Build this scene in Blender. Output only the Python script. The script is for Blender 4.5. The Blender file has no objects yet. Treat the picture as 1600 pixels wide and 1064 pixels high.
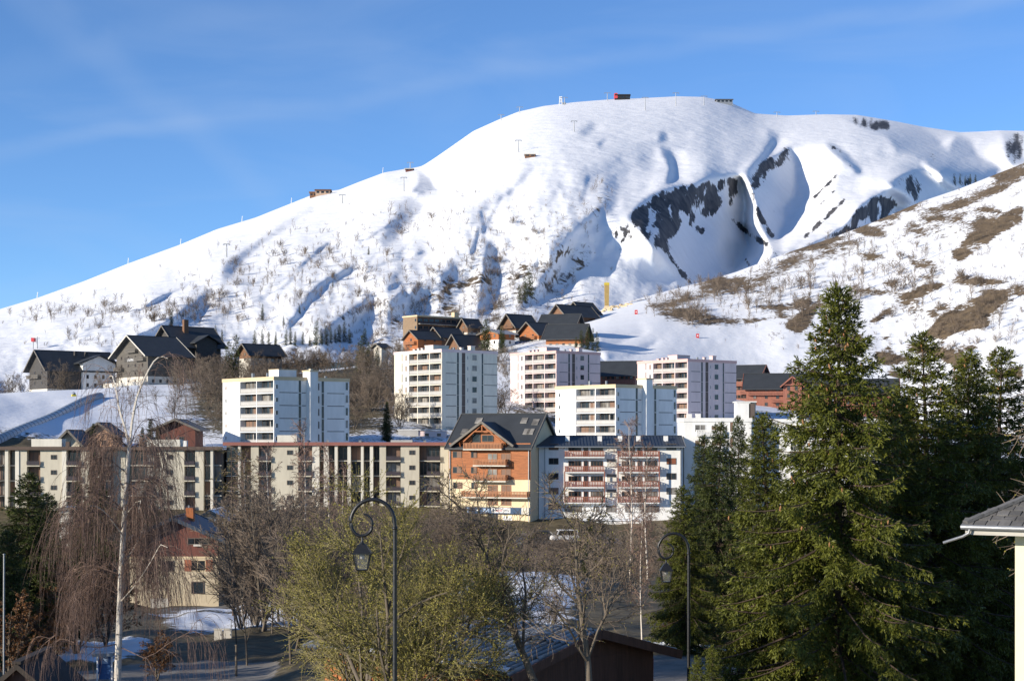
import bpy, math, random
import numpy as np

random.seed(7); rng = np.random.default_rng(7)
SC = bpy.context.scene
COL = SC.collection
R = math.radians

# ---------------------------------------------------------------- camera, sky, sun, exposure
F, HZ = 2600.0, 685.0          # focal length and horizon row, in photograph pixels (1600 wide)
cam_data = bpy.data.cameras.new('camera')
cam = bpy.data.objects.new('camera', cam_data); COL.objects.link(cam)
cam.location = (0, 0, 0); cam.rotation_euler = (R(90), 0, 0)
cam_data.sensor_width = 36; cam_data.lens = 36 * F / 1600
cam_data.shift_y = (HZ - 532) / 1600
cam_data.clip_start = 0.5; cam_data.clip_end = 20000
SC.camera = cam

SUN_EL, SUN_AZ = R(15.5), R(58)    # elevation; azimuth measured from straight behind the camera towards the left
SUN = np.array([-math.sin(SUN_AZ) * math.cos(SUN_EL), -math.cos(SUN_AZ) * math.cos(SUN_EL), math.sin(SUN_EL)])
world = bpy.data.worlds.new('World'); SC.world = world; world.use_nodes = True
wn = world.node_tree.nodes; wl = world.node_tree.links; wn.clear()
sky = wn.new('ShaderNodeTexSky'); sky.sky_type = 'NISHITA'; sky.sun_disc = False
sky.sun_elevation = SUN_EL; sky.sun_rotation = math.atan2(SUN[0], SUN[1]) % (2 * math.pi)
sky.altitude = 1700; sky.air_density = 0.8; sky.dust_density = 0.0; sky.ozone_density = 5.0
bg = wn.new('ShaderNodeBackground'); bg.inputs[1].default_value = 0.112
wo = wn.new('ShaderNodeOutputWorld')
# thin cirrus and old contrails, spread over the whole sky
tc = wn.new('ShaderNodeTexCoord'); mp = wn.new('ShaderNodeMapping'); mp.inputs['Rotation'].default_value = (0.25, 0.5, 0.35); mp.inputs['Scale'].default_value = (3.2, 3.2, 15)
nz = wn.new('ShaderNodeTexNoise'); nz.inputs['Scale'].default_value = 1.3; nz.inputs['Detail'].default_value = 7; nz.inputs['Distortion'].default_value = 0.9
rp = wn.new('ShaderNodeMapRange'); rp.inputs[1].default_value = 0.46; rp.inputs[2].default_value = 0.8; rp.inputs[4].default_value = 0.2
mx = wn.new('ShaderNodeMixRGB'); mx.inputs[2].default_value = (3.4, 4.3, 5.8, 1)
hs = wn.new('ShaderNodeHueSaturation'); hs.inputs['Saturation'].default_value = 1.0; hs.inputs['Value'].default_value = 1.25
wl.new(tc.outputs['Generated'], mp.inputs[0]); wl.new(mp.outputs[0], nz.inputs['Vector']); wl.new(nz.outputs[0], rp.inputs[0])
fac = rp.outputs[0]
def streak(a, b, width, amount):       # an old contrail: a thin great-circle band, frayed by noise
    global fac
    va, vb = [np.array([(q[0] - 800) / F, 1.0, (HZ - q[1]) / F]) for q in (a, b)]; n_ = np.cross(va, vb); n_ /= np.linalg.norm(n_)
    dt = wn.new('ShaderNodeVectorMath'); dt.operation = 'DOT_PRODUCT'; dt.inputs[1].default_value = tuple(n_); wl.new(tc.outputs['Generated'], dt.inputs[0])
    n2 = wn.new('ShaderNodeTexNoise'); n2.inputs['Scale'].default_value = 14; n2.inputs['Detail'].default_value = 6; wl.new(tc.outputs['Generated'], n2.inputs['Vector'])
    sh_ = wn.new('ShaderNodeMath'); sh_.operation = 'MULTIPLY_ADD'; sh_.inputs[1].default_value = width * 2.2; sh_.inputs[2].default_value = -width * 1.1; wl.new(n2.outputs[0], sh_.inputs[0])
    ad = wn.new('ShaderNodeMath'); ad.operation = 'ADD'; wl.new(dt.outputs['Value'], ad.inputs[0]); wl.new(sh_.outputs[0], ad.inputs[1])
    ab = wn.new('ShaderNodeMath'); ab.operation = 'ABSOLUTE'; wl.new(ad.outputs[0], ab.inputs[0])
    mr = wn.new('ShaderNodeMapRange'); mr.inputs[1].default_value = width; mr.inputs[2].default_value = 0.0; mr.inputs[4].default_value = amount; mr.interpolation_type = 'SMOOTHSTEP'; wl.new(ab.outputs[0], mr.inputs[0])
    m2 = wn.new('ShaderNodeMath'); m2.operation = 'MULTIPLY'; wl.new(mr.outputs[0], m2.inputs[0]); wl.new(n2.outputs[0], m2.inputs[1])
    a2 = wn.new('ShaderNodeMath'); a2.operation = 'ADD'; wl.new(fac, a2.inputs[0]); wl.new(m2.outputs[0], a2.inputs[1]); fac = a2.outputs[0]
streak((40, 0), (330, 225), 0.016, 0.17); streak((340, 185), (1400, 20), 0.009, 0.19); streak((250, 60), (800, -60), 0.014, 0.10)
wl.new(fac, mx.inputs[0]); wl.new(sky.outputs[0], hs.inputs['Color']); wl.new(hs.outputs[0], mx.inputs[1]); wl.new(mx.outputs[0], bg.inputs[0]); wl.new(bg.outputs[0], wo.inputs[0])

sun_data = bpy.data.lights.new('sun', 'SUN'); sun_data.energy = 5.0; sun_data.angle = R(0.5); sun_data.color = (1.0, 0.90, 0.75)
sun = bpy.data.objects.new('sun', sun_data); COL.objects.link(sun)
sun.rotation_euler = (math.pi / 2 - SUN_EL, 0, math.atan2(SUN[0], -SUN[1]))
SC.view_settings.view_transform = 'Standard'; SC.view_settings.look = 'None'
SC.view_settings.exposure = 0.42; SC.view_settings.gamma = 1.0; SC.view_settings.use_curve_mapping = False
SC.render.engine = 'CYCLES'
SC.cycles.use_denoising = True; SC.cycles.denoiser = 'OPENIMAGEDENOISE'
SC.cycles.max_bounces = 5; SC.cycles.diffuse_bounces = 3; SC.cycles.transparent_max_bounces = 8

# ---------------------------------------------------------------- helpers
def P(px, py, Y):
    """world point seen at photograph pixel (px, py) when it stands Y metres away"""
    return np.array([(px - 800) / F * Y, Y, (HZ - py) / F * Y])

def tag(o, label=None, cat=None, group=None, kind=None):
    if label: o['label'] = label
    if cat: o['category'] = cat
    if group: o['group'] = group
    if kind: o['kind'] = kind
    return o

def link(o, parent=None):
    COL.objects.link(o)
    if parent is not None: o.parent = parent
    return o

def empty(name, loc=(0, 0, 0), rz=0.0):
    o = bpy.data.objects.new(name, None); o.location = loc; o.rotation_euler = (0, 0, rz)
    o.empty_display_size = 0.5
    return link(o)

def mesh_np(name, verts, faces, mats=(), smooth=False, fm=None):
    """mesh from numpy arrays; faces is (n,3) or (n,4)"""
    me = bpy.data.meshes.new(name)
    v = np.ascontiguousarray(verts, dtype=np.float32); f = np.ascontiguousarray(faces, dtype=np.int32)
    n, k = f.shape
    me.vertices.add(len(v)); me.vertices.foreach_set('co', v.ravel())
    me.loops.add(n * k); me.loops.foreach_set('vertex_index', f.ravel())
    me.polygons.add(n); me.polygons.foreach_set('loop_start', np.arange(0, n * k, k, dtype=np.int32))
    for m in mats: me.materials.append(m)
    if fm is not None: me.polygons.foreach_set('material_index', np.asarray(fm, dtype=np.int32))
    me.update(calc_edges=True)
    me.polygons.foreach_set('use_smooth', np.full(n, bool(smooth)))
    return me

def ob(name, me, parent=None, loc=None, rot=None):
    o = bpy.data.objects.new(name, me)
    if loc is not None: o.location = loc
    if rot is not None: o.rotation_euler = rot
    return link(o, parent)

# ---------------------------------------------------------------- materials
MATS = {}
def nodes(name):
    m = bpy.data.materials.new(name); m.use_nodes = True
    nt = m.node_tree; nt.nodes.clear()
    out = nt.nodes.new('ShaderNodeOutputMaterial'); b = nt.nodes.new('ShaderNodeBsdfPrincipled')
    nt.links.new(b.outputs[0], out.inputs[0])
    MATS[name] = m
    return m, nt, b, out
def noise(nt, scale, detail=4, vec=None, rough=0.55, dist=0.0):
    n = nt.nodes.new('ShaderNodeTexNoise'); n.inputs['Scale'].default_value = scale; n.inputs['Detail'].default_value = detail
    n.inputs['Roughness'].default_value = rough; n.inputs['Distortion'].default_value = dist
    if vec is not None: nt.links.new(vec, n.inputs['Vector'])
    return n.outputs[0]
def pos(nt, scale=(1, 1, 1), rot=(0, 0, 0), obj=False):
    if obj: g = nt.nodes.new('ShaderNodeTexCoord').outputs['Object']
    else: g = nt.nodes.new('ShaderNodeNewGeometry').outputs['Position']
    mp = nt.nodes.new('ShaderNodeMapping'); mp.inputs['Scale'].default_value = scale; mp.inputs['Rotation'].default_value = rot
    nt.links.new(g, mp.inputs[0]); return mp.outputs[0]
def rng_(nt, v, a, b, c=0.0, d=1.0):
    r = nt.nodes.new('ShaderNodeMapRange')
    for i, x in zip((1, 2, 3, 4), (a, b, c, d)): r.inputs[i].default_value = x
    nt.links.new(v, r.inputs[0]); return r.outputs[0]
def mixc(nt, f, a, b):
    m = nt.nodes.new('ShaderNodeMixRGB')
    for i, x in ((0, f), (1, a), (2, b)):
        if isinstance(x, (tuple, list)): m.inputs[i].default_value = (*x[:3], 1)
        elif isinstance(x, (int, float)): m.inputs[i].default_value = x
        else: nt.links.new(x, m.inputs[i])
    return m.outputs[0]
def math_(nt, op, a, b=None):
    m = nt.nodes.new('ShaderNodeMath'); m.operation = op
    for i, x in ((0, a), (1, b)):
        if x is None: continue
        if isinstance(x, (int, float)): m.inputs[i].default_value = x
        else: nt.links.new(x, m.inputs[i])
    return m.outputs[0]
def bump(nt, b, h, strength=0.3, dist=0.1):
    bm = nt.nodes.new('ShaderNodeBump'); bm.inputs['Strength'].default_value = strength; bm.inputs['Distance'].default_value = dist
    nt.links.new(h, bm.inputs['Height']); nt.links.new(bm.outputs[0], b.inputs['Normal'])
def attr(nt, name):
    a = nt.nodes.new('ShaderNodeAttribute'); a.attribute_name = name; return a.outputs['Fac']

def mat(name, col, rough=0.8, var=0.25, scale=0.8, fine=9.0, stretch=(1, 1, 1), bmp=0.15, metal=0.0, rnd=0.0, spec=0.3):
    """plain weathered surface: base colour varied by two octaves of noise, with fine relief"""
    if name in MATS: return MATS[name]
    m, nt, b, out = nodes(name)
    p = pos(nt, stretch)
    n1 = noise(nt, scale, 4, p); n2 = noise(nt, fine, 3, p)
    s = math_(nt, 'ADD', math_(nt, 'MULTIPLY', n1, 0.65), math_(nt, 'MULTIPLY', n2, 0.35))
    f = rng_(nt, s, 0.3, 0.7)
    lo = tuple(c * (1 - var) for c in col); hi = tuple(min(1, c * (1 + var * 0.6)) for c in col)
    c = mixc(nt, f, lo, hi)
    if rnd:
        oi = nt.nodes.new('ShaderNodeObjectInfo')
        k = rng_(nt, oi.outputs['Random'], 0, 1, 1 - rnd, 1 + rnd)
        hs = nt.nodes.new('ShaderNodeHueSaturation'); nt.links.new(c, hs.inputs['Color']); nt.links.new(k, hs.inputs['Value']); c = hs.outputs[0]
    nt.links.new(c, b.inputs['Base Color'])
    b.inputs['Roughness'].default_value = rough; b.inputs['Metallic'].default_value = metal
    b.inputs['Specular IOR Level'].default_value = spec
    if bmp: bump(nt, b, n2, bmp, 0.05)
    return m

def terrain_mat(name, snow_col, ground_a, ground_b, rock_a, rock_b, fine=0.35):
    m, nt, b, out = nodes(name)
    p = pos(nt)
    mid = noise(nt, 0.11, 4, p); sm = noise(nt, fine, 5, p)
    n = math_(nt, 'ADD', math_(nt, 'MULTIPLY', mid, 0.35), math_(nt, 'MULTIPLY', sm, 0.65))
    nn = rng_(nt, n, 0.28, 0.72)
    # each cover attribute (0..1) is eaten away by noise so that its edge is ragged
    def cover(a):
        v = math_(nt, 'SUBTRACT', math_(nt, 'MULTIPLY', a, 1.7), nn)
        return rng_(nt, v, 0.0, 0.16)
    snow = mixc(nt, rng_(nt, mid, 0.35, 0.7), tuple(c * 0.95 for c in snow_col), snow_col)
    gr = mixc(nt, rng_(nt, sm, 0.35, 0.65), ground_a, ground_b)
    gr = mixc(nt, rng_(nt, mid, 0.5, 0.7), gr, tuple(c * 0.45 for c in ground_a))
    pr = pos(nt, (0.10, 0.05, 0.035), (0, 0.2, 0.3))
    st = noise(nt, 1.0, 6, pr, 0.65, 1.2)
    rk = mixc(nt, rng_(nt, st, 0.4, 0.62), rock_a, rock_b)
    c = mixc(nt, cover(attr(nt, 'grass')), snow, gr)
    sr = noise(nt, 1.0, 5, pos(nt, (0.42, 0.16, 0.11), (0, 0.25, 0)), 0.72)
    c = mixc(nt, rng_(nt, math_(nt, 'SUBTRACT', math_(nt, 'MULTIPLY', attr(nt, 'rock'), 1.5), rng_(nt, sr, 0.25, 0.75)), 0.0, 0.1), c, rk)
    asph = mixc(nt, rng_(nt, sm, 0.3, 0.7), (0.17, 0.155, 0.135), (0.26, 0.24, 0.21))
    c = mixc(nt, cover(attr(nt, 'road')), c, asph)
    nt.links.new(c, b.inputs['Base Color'])
    b.inputs['Roughness'].default_value = 0.75; b.inputs['Specular IOR Level'].default_value = 0.2
    bump(nt, b, noise(nt, 0.07 if fine < 0.5 else 0.5, 4, p), 0.45, 3.0 if fine < 0.5 else 0.4)
    return m

# ---------------------------------------------------------------- terrain rasters (for the shape of the slopes)
def in_poly(X, Y, poly):
    c = np.zeros(X.shape, bool); n = len(poly)
    for i in range(n):
        x1, y1 = poly[i]; x2, y2 = poly[(i + 1) % n]
        if y1 == y2: continue
        t = ((y1 > Y) != (y2 > Y)) & (X < (x2 - x1) * (Y - y1) / (y2 - y1) + x1)
        c ^= t
    return c
def blur(a, sx, sy):
    """gaussian blur through the FFT, reflecting at the edges"""
    h, w = a.shape; py_, px_ = int(3 * sy) + 2, int(3 * sx) + 2
    b = np.pad(a, ((py_, py_), (px_, px_)), mode='edge')
    ky = np.fft.fftfreq(b.shape[0])[:, None]; kx = np.fft.rfftfreq(b.shape[1])[None, :]
    g = np.exp(-2 * (math.pi ** 2) * ((kx * sx) ** 2 + (ky * sy) ** 2))
    return np.fft.irfft2(np.fft.rfft2(b) * g, b.shape)[py_:py_ + h, px_:px_ + w]
def fnoise(shape, sx, sy, seed):
    a = np.random.default_rng(seed).standard_normal(shape)
    a = blur(a, sx, sy); return a / (a.std() + 1e-9)
class Raster:
    def __init__(s, x0, x1, y0, y1, dx, dy):
        s.x0, s.y0, s.dx, s.dy = x0, y0, dx, dy
        s.xs = np.arange(x0, x1 + dx, dx); s.ys = np.arange(y0, y1 + dy, dy)
        s.X, s.Y = np.meshgrid(s.xs, s.ys); s.shape = s.X.shape
    def poly(s, pts, soft=1.0):
        return blur(in_poly(s.X, s.Y, pts).astype(float), soft / s.dx, soft / s.dy)
    def stroke(s, pts, w, soft=1.0):
        d = np.full(s.shape, 1e9)
        for (ax, ay), (bx, by) in zip(pts[:-1], pts[1:]):
            vx, vy = bx - ax, by - ay; L = vx * vx + vy * vy + 1e-9
            t = np.clip(((s.X - ax) * vx + (s.Y - ay) * vy) / L, 0, 1)
            d = np.minimum(d, np.hypot(s.X - ax - t * vx, s.Y - ay - t * vy))
        return np.clip((w - d) / soft + 0.5, 0, 1)
    def sample(s, a, px, py):
        i = np.clip((px - s.x0) / s.dx, 0, a.shape[1] - 1.001); j = np.clip((py - s.y0) / s.dy, 0, a.shape[0] - 1.001)
        i0, j0 = i.astype(int), j.astype(int); u, v = i - i0, j - j0
        return (a[j0, i0] * (1 - u) * (1 - v) + a[j0, i0 + 1] * u * (1 - v) + a[j0 + 1, i0] * (1 - u) * v + a[j0 + 1, i0 + 1] * u * v)
    def integrate(s, p, step, w=0.12, eps=2e-5):
        """depth field whose slope across the view is p (least squares, softly held to zero mean)"""
        pad = 60; b = np.pad(p * step * s.dx, pad, mode='constant')
        ky = 2 * math.pi * np.fft.fftfreq(b.shape[0])[:, None]; kx = 2 * math.pi * np.fft.rfftfreq(b.shape[1])[None, :]
        den = kx ** 2 + w * ky ** 2 + eps
        D = np.fft.irfft2(np.fft.rfft2(b) * (-1j * kx) / den, b.shape)
        return D[pad:-pad, pad:-pad]

def add_attr(me, name, vals):
    a = me.attributes.new(name, 'FLOAT', 'POINT'); a.data.foreach_set('value', np.ascontiguousarray(vals, dtype=np.float32).ravel())
def grid_faces(nr, nc):
    i = np.arange(nr - 1)[:, None] * nc + np.arange(nc - 1)[None, :]
    return np.stack([i, i + 1, i + nc + 1, i + nc], -1).reshape(-1, 4)
def lut(pts):
    a = np.array(pts, float); return lambda x: np.interp(x, a[:, 0], a[:, 1])

class Slope:
    """a mountainside: a straight-to-domed profile from a foot line up to a crest line, with carved relief"""
    def __init__(s, name, crest, crestY, foot, footY, xr, nc, nr, dome, ras, D, covers, material, back=400, drop=300):
        s.ras, s.D = ras, D
        px = np.linspace(xr[0], xr[1], nc); tau = np.linspace(0, 1, nr) ** 0.9
        ct, cY, fb, fY = lut(crest)(px), lut(crestY)(px), lut(foot)(px), lut(footY)(px)
        def smooth(a, k):
            w = np.hanning(k + 2)[1:-1]; return np.convolve(np.pad(a, k // 2, mode='reflect', reflect_type='odd'), w / w.sum(), 'valid')
        cY, fb, fY = smooth(cY, 121), smooth(fb, 61), smooth(fY, 61); ct, cfine = smooth(ct, 71), smooth(ct, 3)
        zt, zb = (HZ - ct) / F * cY, (HZ - fb) / F * fY
        g = tau * ((1 + dome) - dome * tau)
        Yb = fY[None] + (cY - fY)[None] * tau[:, None]; Z = zb[None] + (zt - zb)[None] * g[:, None]
        PY = HZ - F * Z / Yb + (cfine - ct)[None] * (tau[:, None] ** 7); PX = np.broadcast_to(px, PY.shape)
        d = ras.sample(D, PX, PY)
        Y = Yb + d
        X = (PX - 800) / F * Y; Z2 = (HZ - PY) / F * Y
        s.PX, s.PY, s.Yd = PX, PY, Y
        V = np.stack([X, Y, Z2], -1)
        # far side, falling away behind the crest
        b1 = V[-1] + np.array([0, back * 0.3, -drop * 0.12]); b2 = V[-1] + np.array([0, back, -drop])
        V = np.concatenate([V, b1[None], b2[None]], 0)
        me = mesh_np(name, V.reshape(-1, 3), grid_faces(nr + 2, nc), [material], smooth=True)
        for nm in ('rock', 'grass', 'road'):
            a = covers.get(nm)
            v = ras.sample(a, PX, PY) if a is not None else np.zeros(PY.shape)
            v = np.concatenate([v, np.zeros((2, nc))], 0)
            add_attr(me, nm, v)
        s.o = tag(ob(name, me), kind='structure')
    def at(s, px, py):
        """world point of the surface along a sight line (nearest grid vertex)"""
        c = int(round((px - s.PX[0, 0]) / (s.PX[0, 1] - s.PX[0, 0]))); c = max(0, min(c, s.PX.shape[1] - 1))
        col = s.PY[:, c]; Y = float(np.interp(-py, -col, s.Yd[:, c]))
        return P(px, py, Y)
# ---------------------------------------------------------------- the mountain
M_SNOW = terrain_mat('mountain_snow', (0.87, 0.885, 0.91), (0.11, 0.085, 0.06), (0.19, 0.145, 0.09), (0.035, 0.04, 0.05), (0.12, 0.115, 0.115), fine=0.25)
M_HILL = terrain_mat('hillside_snow', (0.87, 0.885, 0.91), (0.12, 0.09, 0.06), (0.20, 0.145, 0.085), (0.05, 0.05, 0.055), (0.14, 0.12, 0.1), fine=0.55)
M_GROUND = terrain_mat('village_ground', (0.86, 0.88, 0.91), (0.085, 0.07, 0.04), (0.16, 0.13, 0.075), (0.05, 0.05, 0.05), (0.1, 0.1, 0.1), fine=1.1)

ras = Raster(-300, 1900, 130, 700, 2.5, 2.0)
crest = [(-300, 590), (-100, 514), (0, 483), (60, 465), (130, 440), (200, 412), (280, 383), (340, 358), (400, 340), (470, 312), (500, 300), (530, 297), (560, 285), (600, 270),
         (635, 264), (660, 262), (690, 240), (740, 205), (780, 187), (810, 175), (850, 166), (900, 160), (950, 156), (1000, 154), (1060, 151), (1100, 152), (1140, 160), (1180, 178),
         (1230, 181), (1290, 179), (1340, 180), (1400, 190), (1440, 198), (1500, 207), (1530, 206), (1560, 204), (1600, 205), (1700, 212), (1900, 250)]
crestY = [(-300, 900), (0, 1100), (350, 1350), (520, 1500), (640, 1560), (720, 1780), (900, 1880), (1150, 1900), (1250, 1915), (1450, 1950), (1600, 1990), (1900, 2000)]
foot = [(-300, 640), (0, 630), (200, 590), (300, 570), (600, 565), (900, 540), (1000, 520), (1300, 520), (1900, 520)]
footY = [(-300, 560), (0, 600), (300, 690), (600, 720), (900, 760), (1100, 900), (1900, 1000)]

SH = [  # slopes turned away from the sun: outline, how steeply they turn, softness
    ([(980, 340), (1000, 315), (1021, 299), (1089, 284), (1138, 275), (1156, 280), (1164, 325), (1166, 370), (1154, 400), (1138, 434), (1085, 448), (1051, 418), (1028, 394), (1000, 362)], 2.3, 2),
    ([(1166, 273), (1200, 250), (1235, 229), (1245, 280), (1240, 310), (1224, 322), (1226, 345), (1215, 374), (1200, 366), (1180, 325)], 3.8, 2),
    ([(1138, 300), (1148, 340), (1165, 362), (1198, 380), (1200, 392), (1190, 400), (1172, 400), (1150, 372)], 3.5, 2),
    ([(1165, 390), (1180, 395), (1178, 412), (1165, 418), (1160, 405)], 3.0, 2),
    ([(1255, 388), (1290, 372), (1322, 352), (1345, 322), (1362, 308), (1390, 304), (1404, 314), (1395, 334), (1378, 350), (1330, 366), (1260, 396)], 4.0, 2),
    ([(1288, 222), (1305, 226), (1322, 238), (1348, 269), (1342, 274), (1326, 256), (1300, 240)], 4.4, 2),
    ([(1310, 182), (1389, 188), (1438, 198), (1460, 211), (1476, 231), (1497, 211), (1517, 220), (1528, 246), (1566, 262), (1543, 290), (1524, 296), (1494, 294), (1475, 281), (1460, 264), (1430, 243), (1400, 235), (1385, 212), (1350, 200)], 5.2, 2.5),
    ([(1385, 285), (1425, 266), (1452, 272), (1484, 300), (1450, 320), (1436, 322), (1415, 304)], 3.8, 2),
    ([(1566, 206), (1582, 204), (1596, 240), (1610, 262), (1580, 258), (1570, 235)], 3.5, 2),
    ([(942, 276), (955, 272), (966, 285), (968, 312), (955, 330), (930, 350), (905, 368), (890, 388), (875, 418), (868, 442), (845, 458), (838, 478), (812, 484), (820, 455), (860, 420), (880, 380), (915, 340), (945, 315)], 1.2, 3),
    ([(1030, 228), (1050, 238), (1055, 252), (1053, 282), (1040, 288), (1046, 262), (1035, 242)], 4.2, 2),
    ([(1028, 206), (1040, 208), (1044, 220), (1030, 222)], 3.6, 2),
    ([(1052, 150), (1150, 160), (1190, 180), (1225, 184), (1185, 192), (1120, 176)], 1.4, 6),
    ([(652, 266), (668, 275), (684, 298), (660, 303), (642, 300), (655, 285)], 5.2, 1.5),
    ([(615, 318), (640, 311), (668, 318), (650, 337), (628, 357), (622, 374), (600, 386), (590, 377), (608, 350), (622, 330)], 3.2, 2.5),
    ([(345, 430), (352, 410), (375, 395), (410, 370), (445, 345), (488, 320), (492, 326), (452, 354), (415, 380), (390, 400), (374, 414), (360, 436)], 3.4, 2),
    ([(205, 530), (240, 514), (270, 495), (300, 470), (322, 450), (336, 456), (322, 478), (300, 497), (262, 514), (240, 532), (215, 545)], 3.4, 3),
    ([(548, 415), (562, 406), (548, 427), (514, 442), (502, 457), (487, 472), (472, 492), (455, 512), (440, 520), (468, 482), (485, 455), (510, 432)], 3.2, 2),
    ([(500, 520), (530, 500), (560, 472), (590, 450), (596, 458), (570, 490), (545, 520), (515, 540)], 2.8, 3),
    ([(762, 376), (773, 385), (767, 410), (771, 440), (757, 482), (744, 500), (750, 450), (754, 415)], 3.0, 2),
    ([(690, 430), (715, 395), (740, 388), (745, 410), (730, 450), (705, 480), (680, 500)], 1.6, 4),
    ([(600, 480), (650, 450), (700, 420), (690, 455), (640, 490), (600, 520)], 2.0, 5),
    ([(805, 480), (825, 463), (845, 448), (865, 418), (882, 392), (893, 386), (878, 427), (864, 447), (846, 466), (822, 484)], 1.8, 2),
    ([(902, 204), (925, 190), (932, 203), (910, 215)], 2.8, 3), ([(868, 235), (890, 228), (880, 240)], 1.6, 3),
    ([(793, 300), (828, 254), (836, 262), (812, 294), (796, 306)], 2.8, 3), ([(932, 224), (946, 216), (938, 234)], 3.2, 2),
    ([(745, 318), (782, 298), (800, 300), (760, 330)], 2.6, 2.5),
    ([(1198, 200), (1217, 210), (1212, 226), (1197, 247), (1180, 266), (1160, 272), (1188, 242), (1201, 222)], 3.6, 2.5),
    ([(1236, 200), (1262, 192), (1300, 196), (1262, 206)], 1.3, 5),
    ([(740, 362), (800, 328), (900, 270), (985, 228), (1000, 234), (920, 286), (850, 337), (784, 364)], 0.45, 3),
    ([(720, 322), (745, 322), (765, 345), (772, 362), (745, 350)], 1.0, 3),
]
LIT = [  # ribs turned towards the sun
    ([(990, 322), (960, 350), (925, 392), (890, 430), (858, 470), (880, 500), (960, 480), (1040, 460), (1070, 446), (1030, 402), (1000, 368)], -1.0, 6),
    ([(1022, 240), (1036, 262), (1040, 288), (985, 316), (960, 340), (968, 300), (985, 262)], -0.9, 6), ([(1055, 232), (1090, 240), (1100, 275), (1060, 280)], -1.0, 6),
    ([(668, 318), (700, 300), (690, 340), (640, 380), (625, 378), (652, 340)], -1.5, 4), ([(1205, 245), (1222, 215), (1240, 222), (1200, 248)], -2.0, 3),
    ([(1158, 274), (1171, 290), (1181, 322), (1180, 350), (1197, 378), (1206, 394), (1190, 420), (1150, 444), (1140, 434), (1158, 408), (1169, 382), (1162, 352), (1167, 318)], -11.0, 2.0),
    ([(1247, 280), (1258, 236), (1290, 222), (1310, 250), (1300, 300), (1285, 340), (1255, 372), (1225, 392), (1217, 376), (1230, 345), (1244, 312)], -2.6, 5),
    ([(1330, 270), (1352, 270), (1390, 250), (1400, 290), (1380, 304), (1350, 312), (1335, 300)], -1.6, 6),
    ([(1436, 240), (1456, 262), (1478, 278), (1462, 280), (1440, 258)], -2.5, 3), ([(1470, 226), (1492, 208), (1482, 240)], -3.0, 2), ([(1535, 240), (1566, 208), (1572, 245), (1566, 262)], -2.5, 3)]
p = np.zeros(ras.shape)
for poly, k, soft in LIT: p += ras.poly(poly, soft) * k
for poly, k, soft in SH: p += ras.poly(poly, soft) * k * (0.62 if max(q[0] for q in poly) < 900 and k < 5 else 1.0)
gq = np.random.default_rng(404)
for _ in range(60):      # small gullies running down the lower flank
    x0 = gq.uniform(140, 930); y0 = gq.uniform(float(lut(crest)(x0)) + 65, 532); L_ = gq.uniform(18, 60); a_ = 0.62 + gq.normal(0, 0.22) if x0 < 700 else 1.25 + gq.normal(0, 0.2)
    pts = [(x0, y0), (x0 - L_ * 0.5 * math.cos(a_) + gq.normal(0, 2), y0 + L_ * 0.5 * math.sin(a_)), (x0 - L_ * math.cos(a_), y0 + L_ * math.sin(a_))]
    x_, y_ = int((min(q[0] for q in pts) - 20 - ras.x0) / ras.dx), int((y0 - 15 - ras.y0) / ras.dy); x2, y2 = x_ + int((L_ + 45) / ras.dx), y_ + int((L_ + 30) / ras.dy)
    sub = Raster.__new__(Raster); sub.X, sub.Y, sub.shape = ras.X[y_:y2, x_:x2], ras.Y[y_:y2, x_:x2], ras.X[y_:y2, x_:x2].shape
    p[y_:y2, x_:x2] += sub.stroke(pts, gq.uniform(0.8, 3.0), 3.5) * gq.uniform(0.6, 1.9)
# diagonal ribs on the scrubby lower flanks, and small-scale relief
low = np.clip((ras.Y - (lut(crest)(ras.X) + 60)) / 90, 0, 1) * np.clip((1000 - ras.X) / 120, 0, 1)
sk = (ras.X + 0.9 * ras.Y)
ribs = fnoise(ras.shape, 5, 5, 11) * 0.55 + fnoise(ras.shape, 2.2, 2.2, 12) * 0.5
pn = low * ribs * 0.8
pn += fnoise(ras.shape, 14, 10, 13) * 0.22 + fnoise(ras.shape, 6, 5, 141) * 0.26 + fnoise(ras.shape, 2.2, 1.6, 14) * 0.16
pn += fnoise(ras.shape, 1.1, 0.9, 143) * (0.12 + 0.34 * low)
right = np.clip((ras.X - 940) / 60, 0, 1) * np.clip((ras.Y - lut(crest)(ras.X) - 30) / 60, 0, 1)
pn += right * (fnoise(ras.shape, 3.0, 7, 19) * 0.55 + fnoise(ras.shape, 7, 12, 20) * 0.5)
step = np.full(ras.shape, 1500 / F)
D = ras.integrate(p, step) + ras.integrate(pn, step, w=0.8)
rock = np.zeros(ras.shape)
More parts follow.
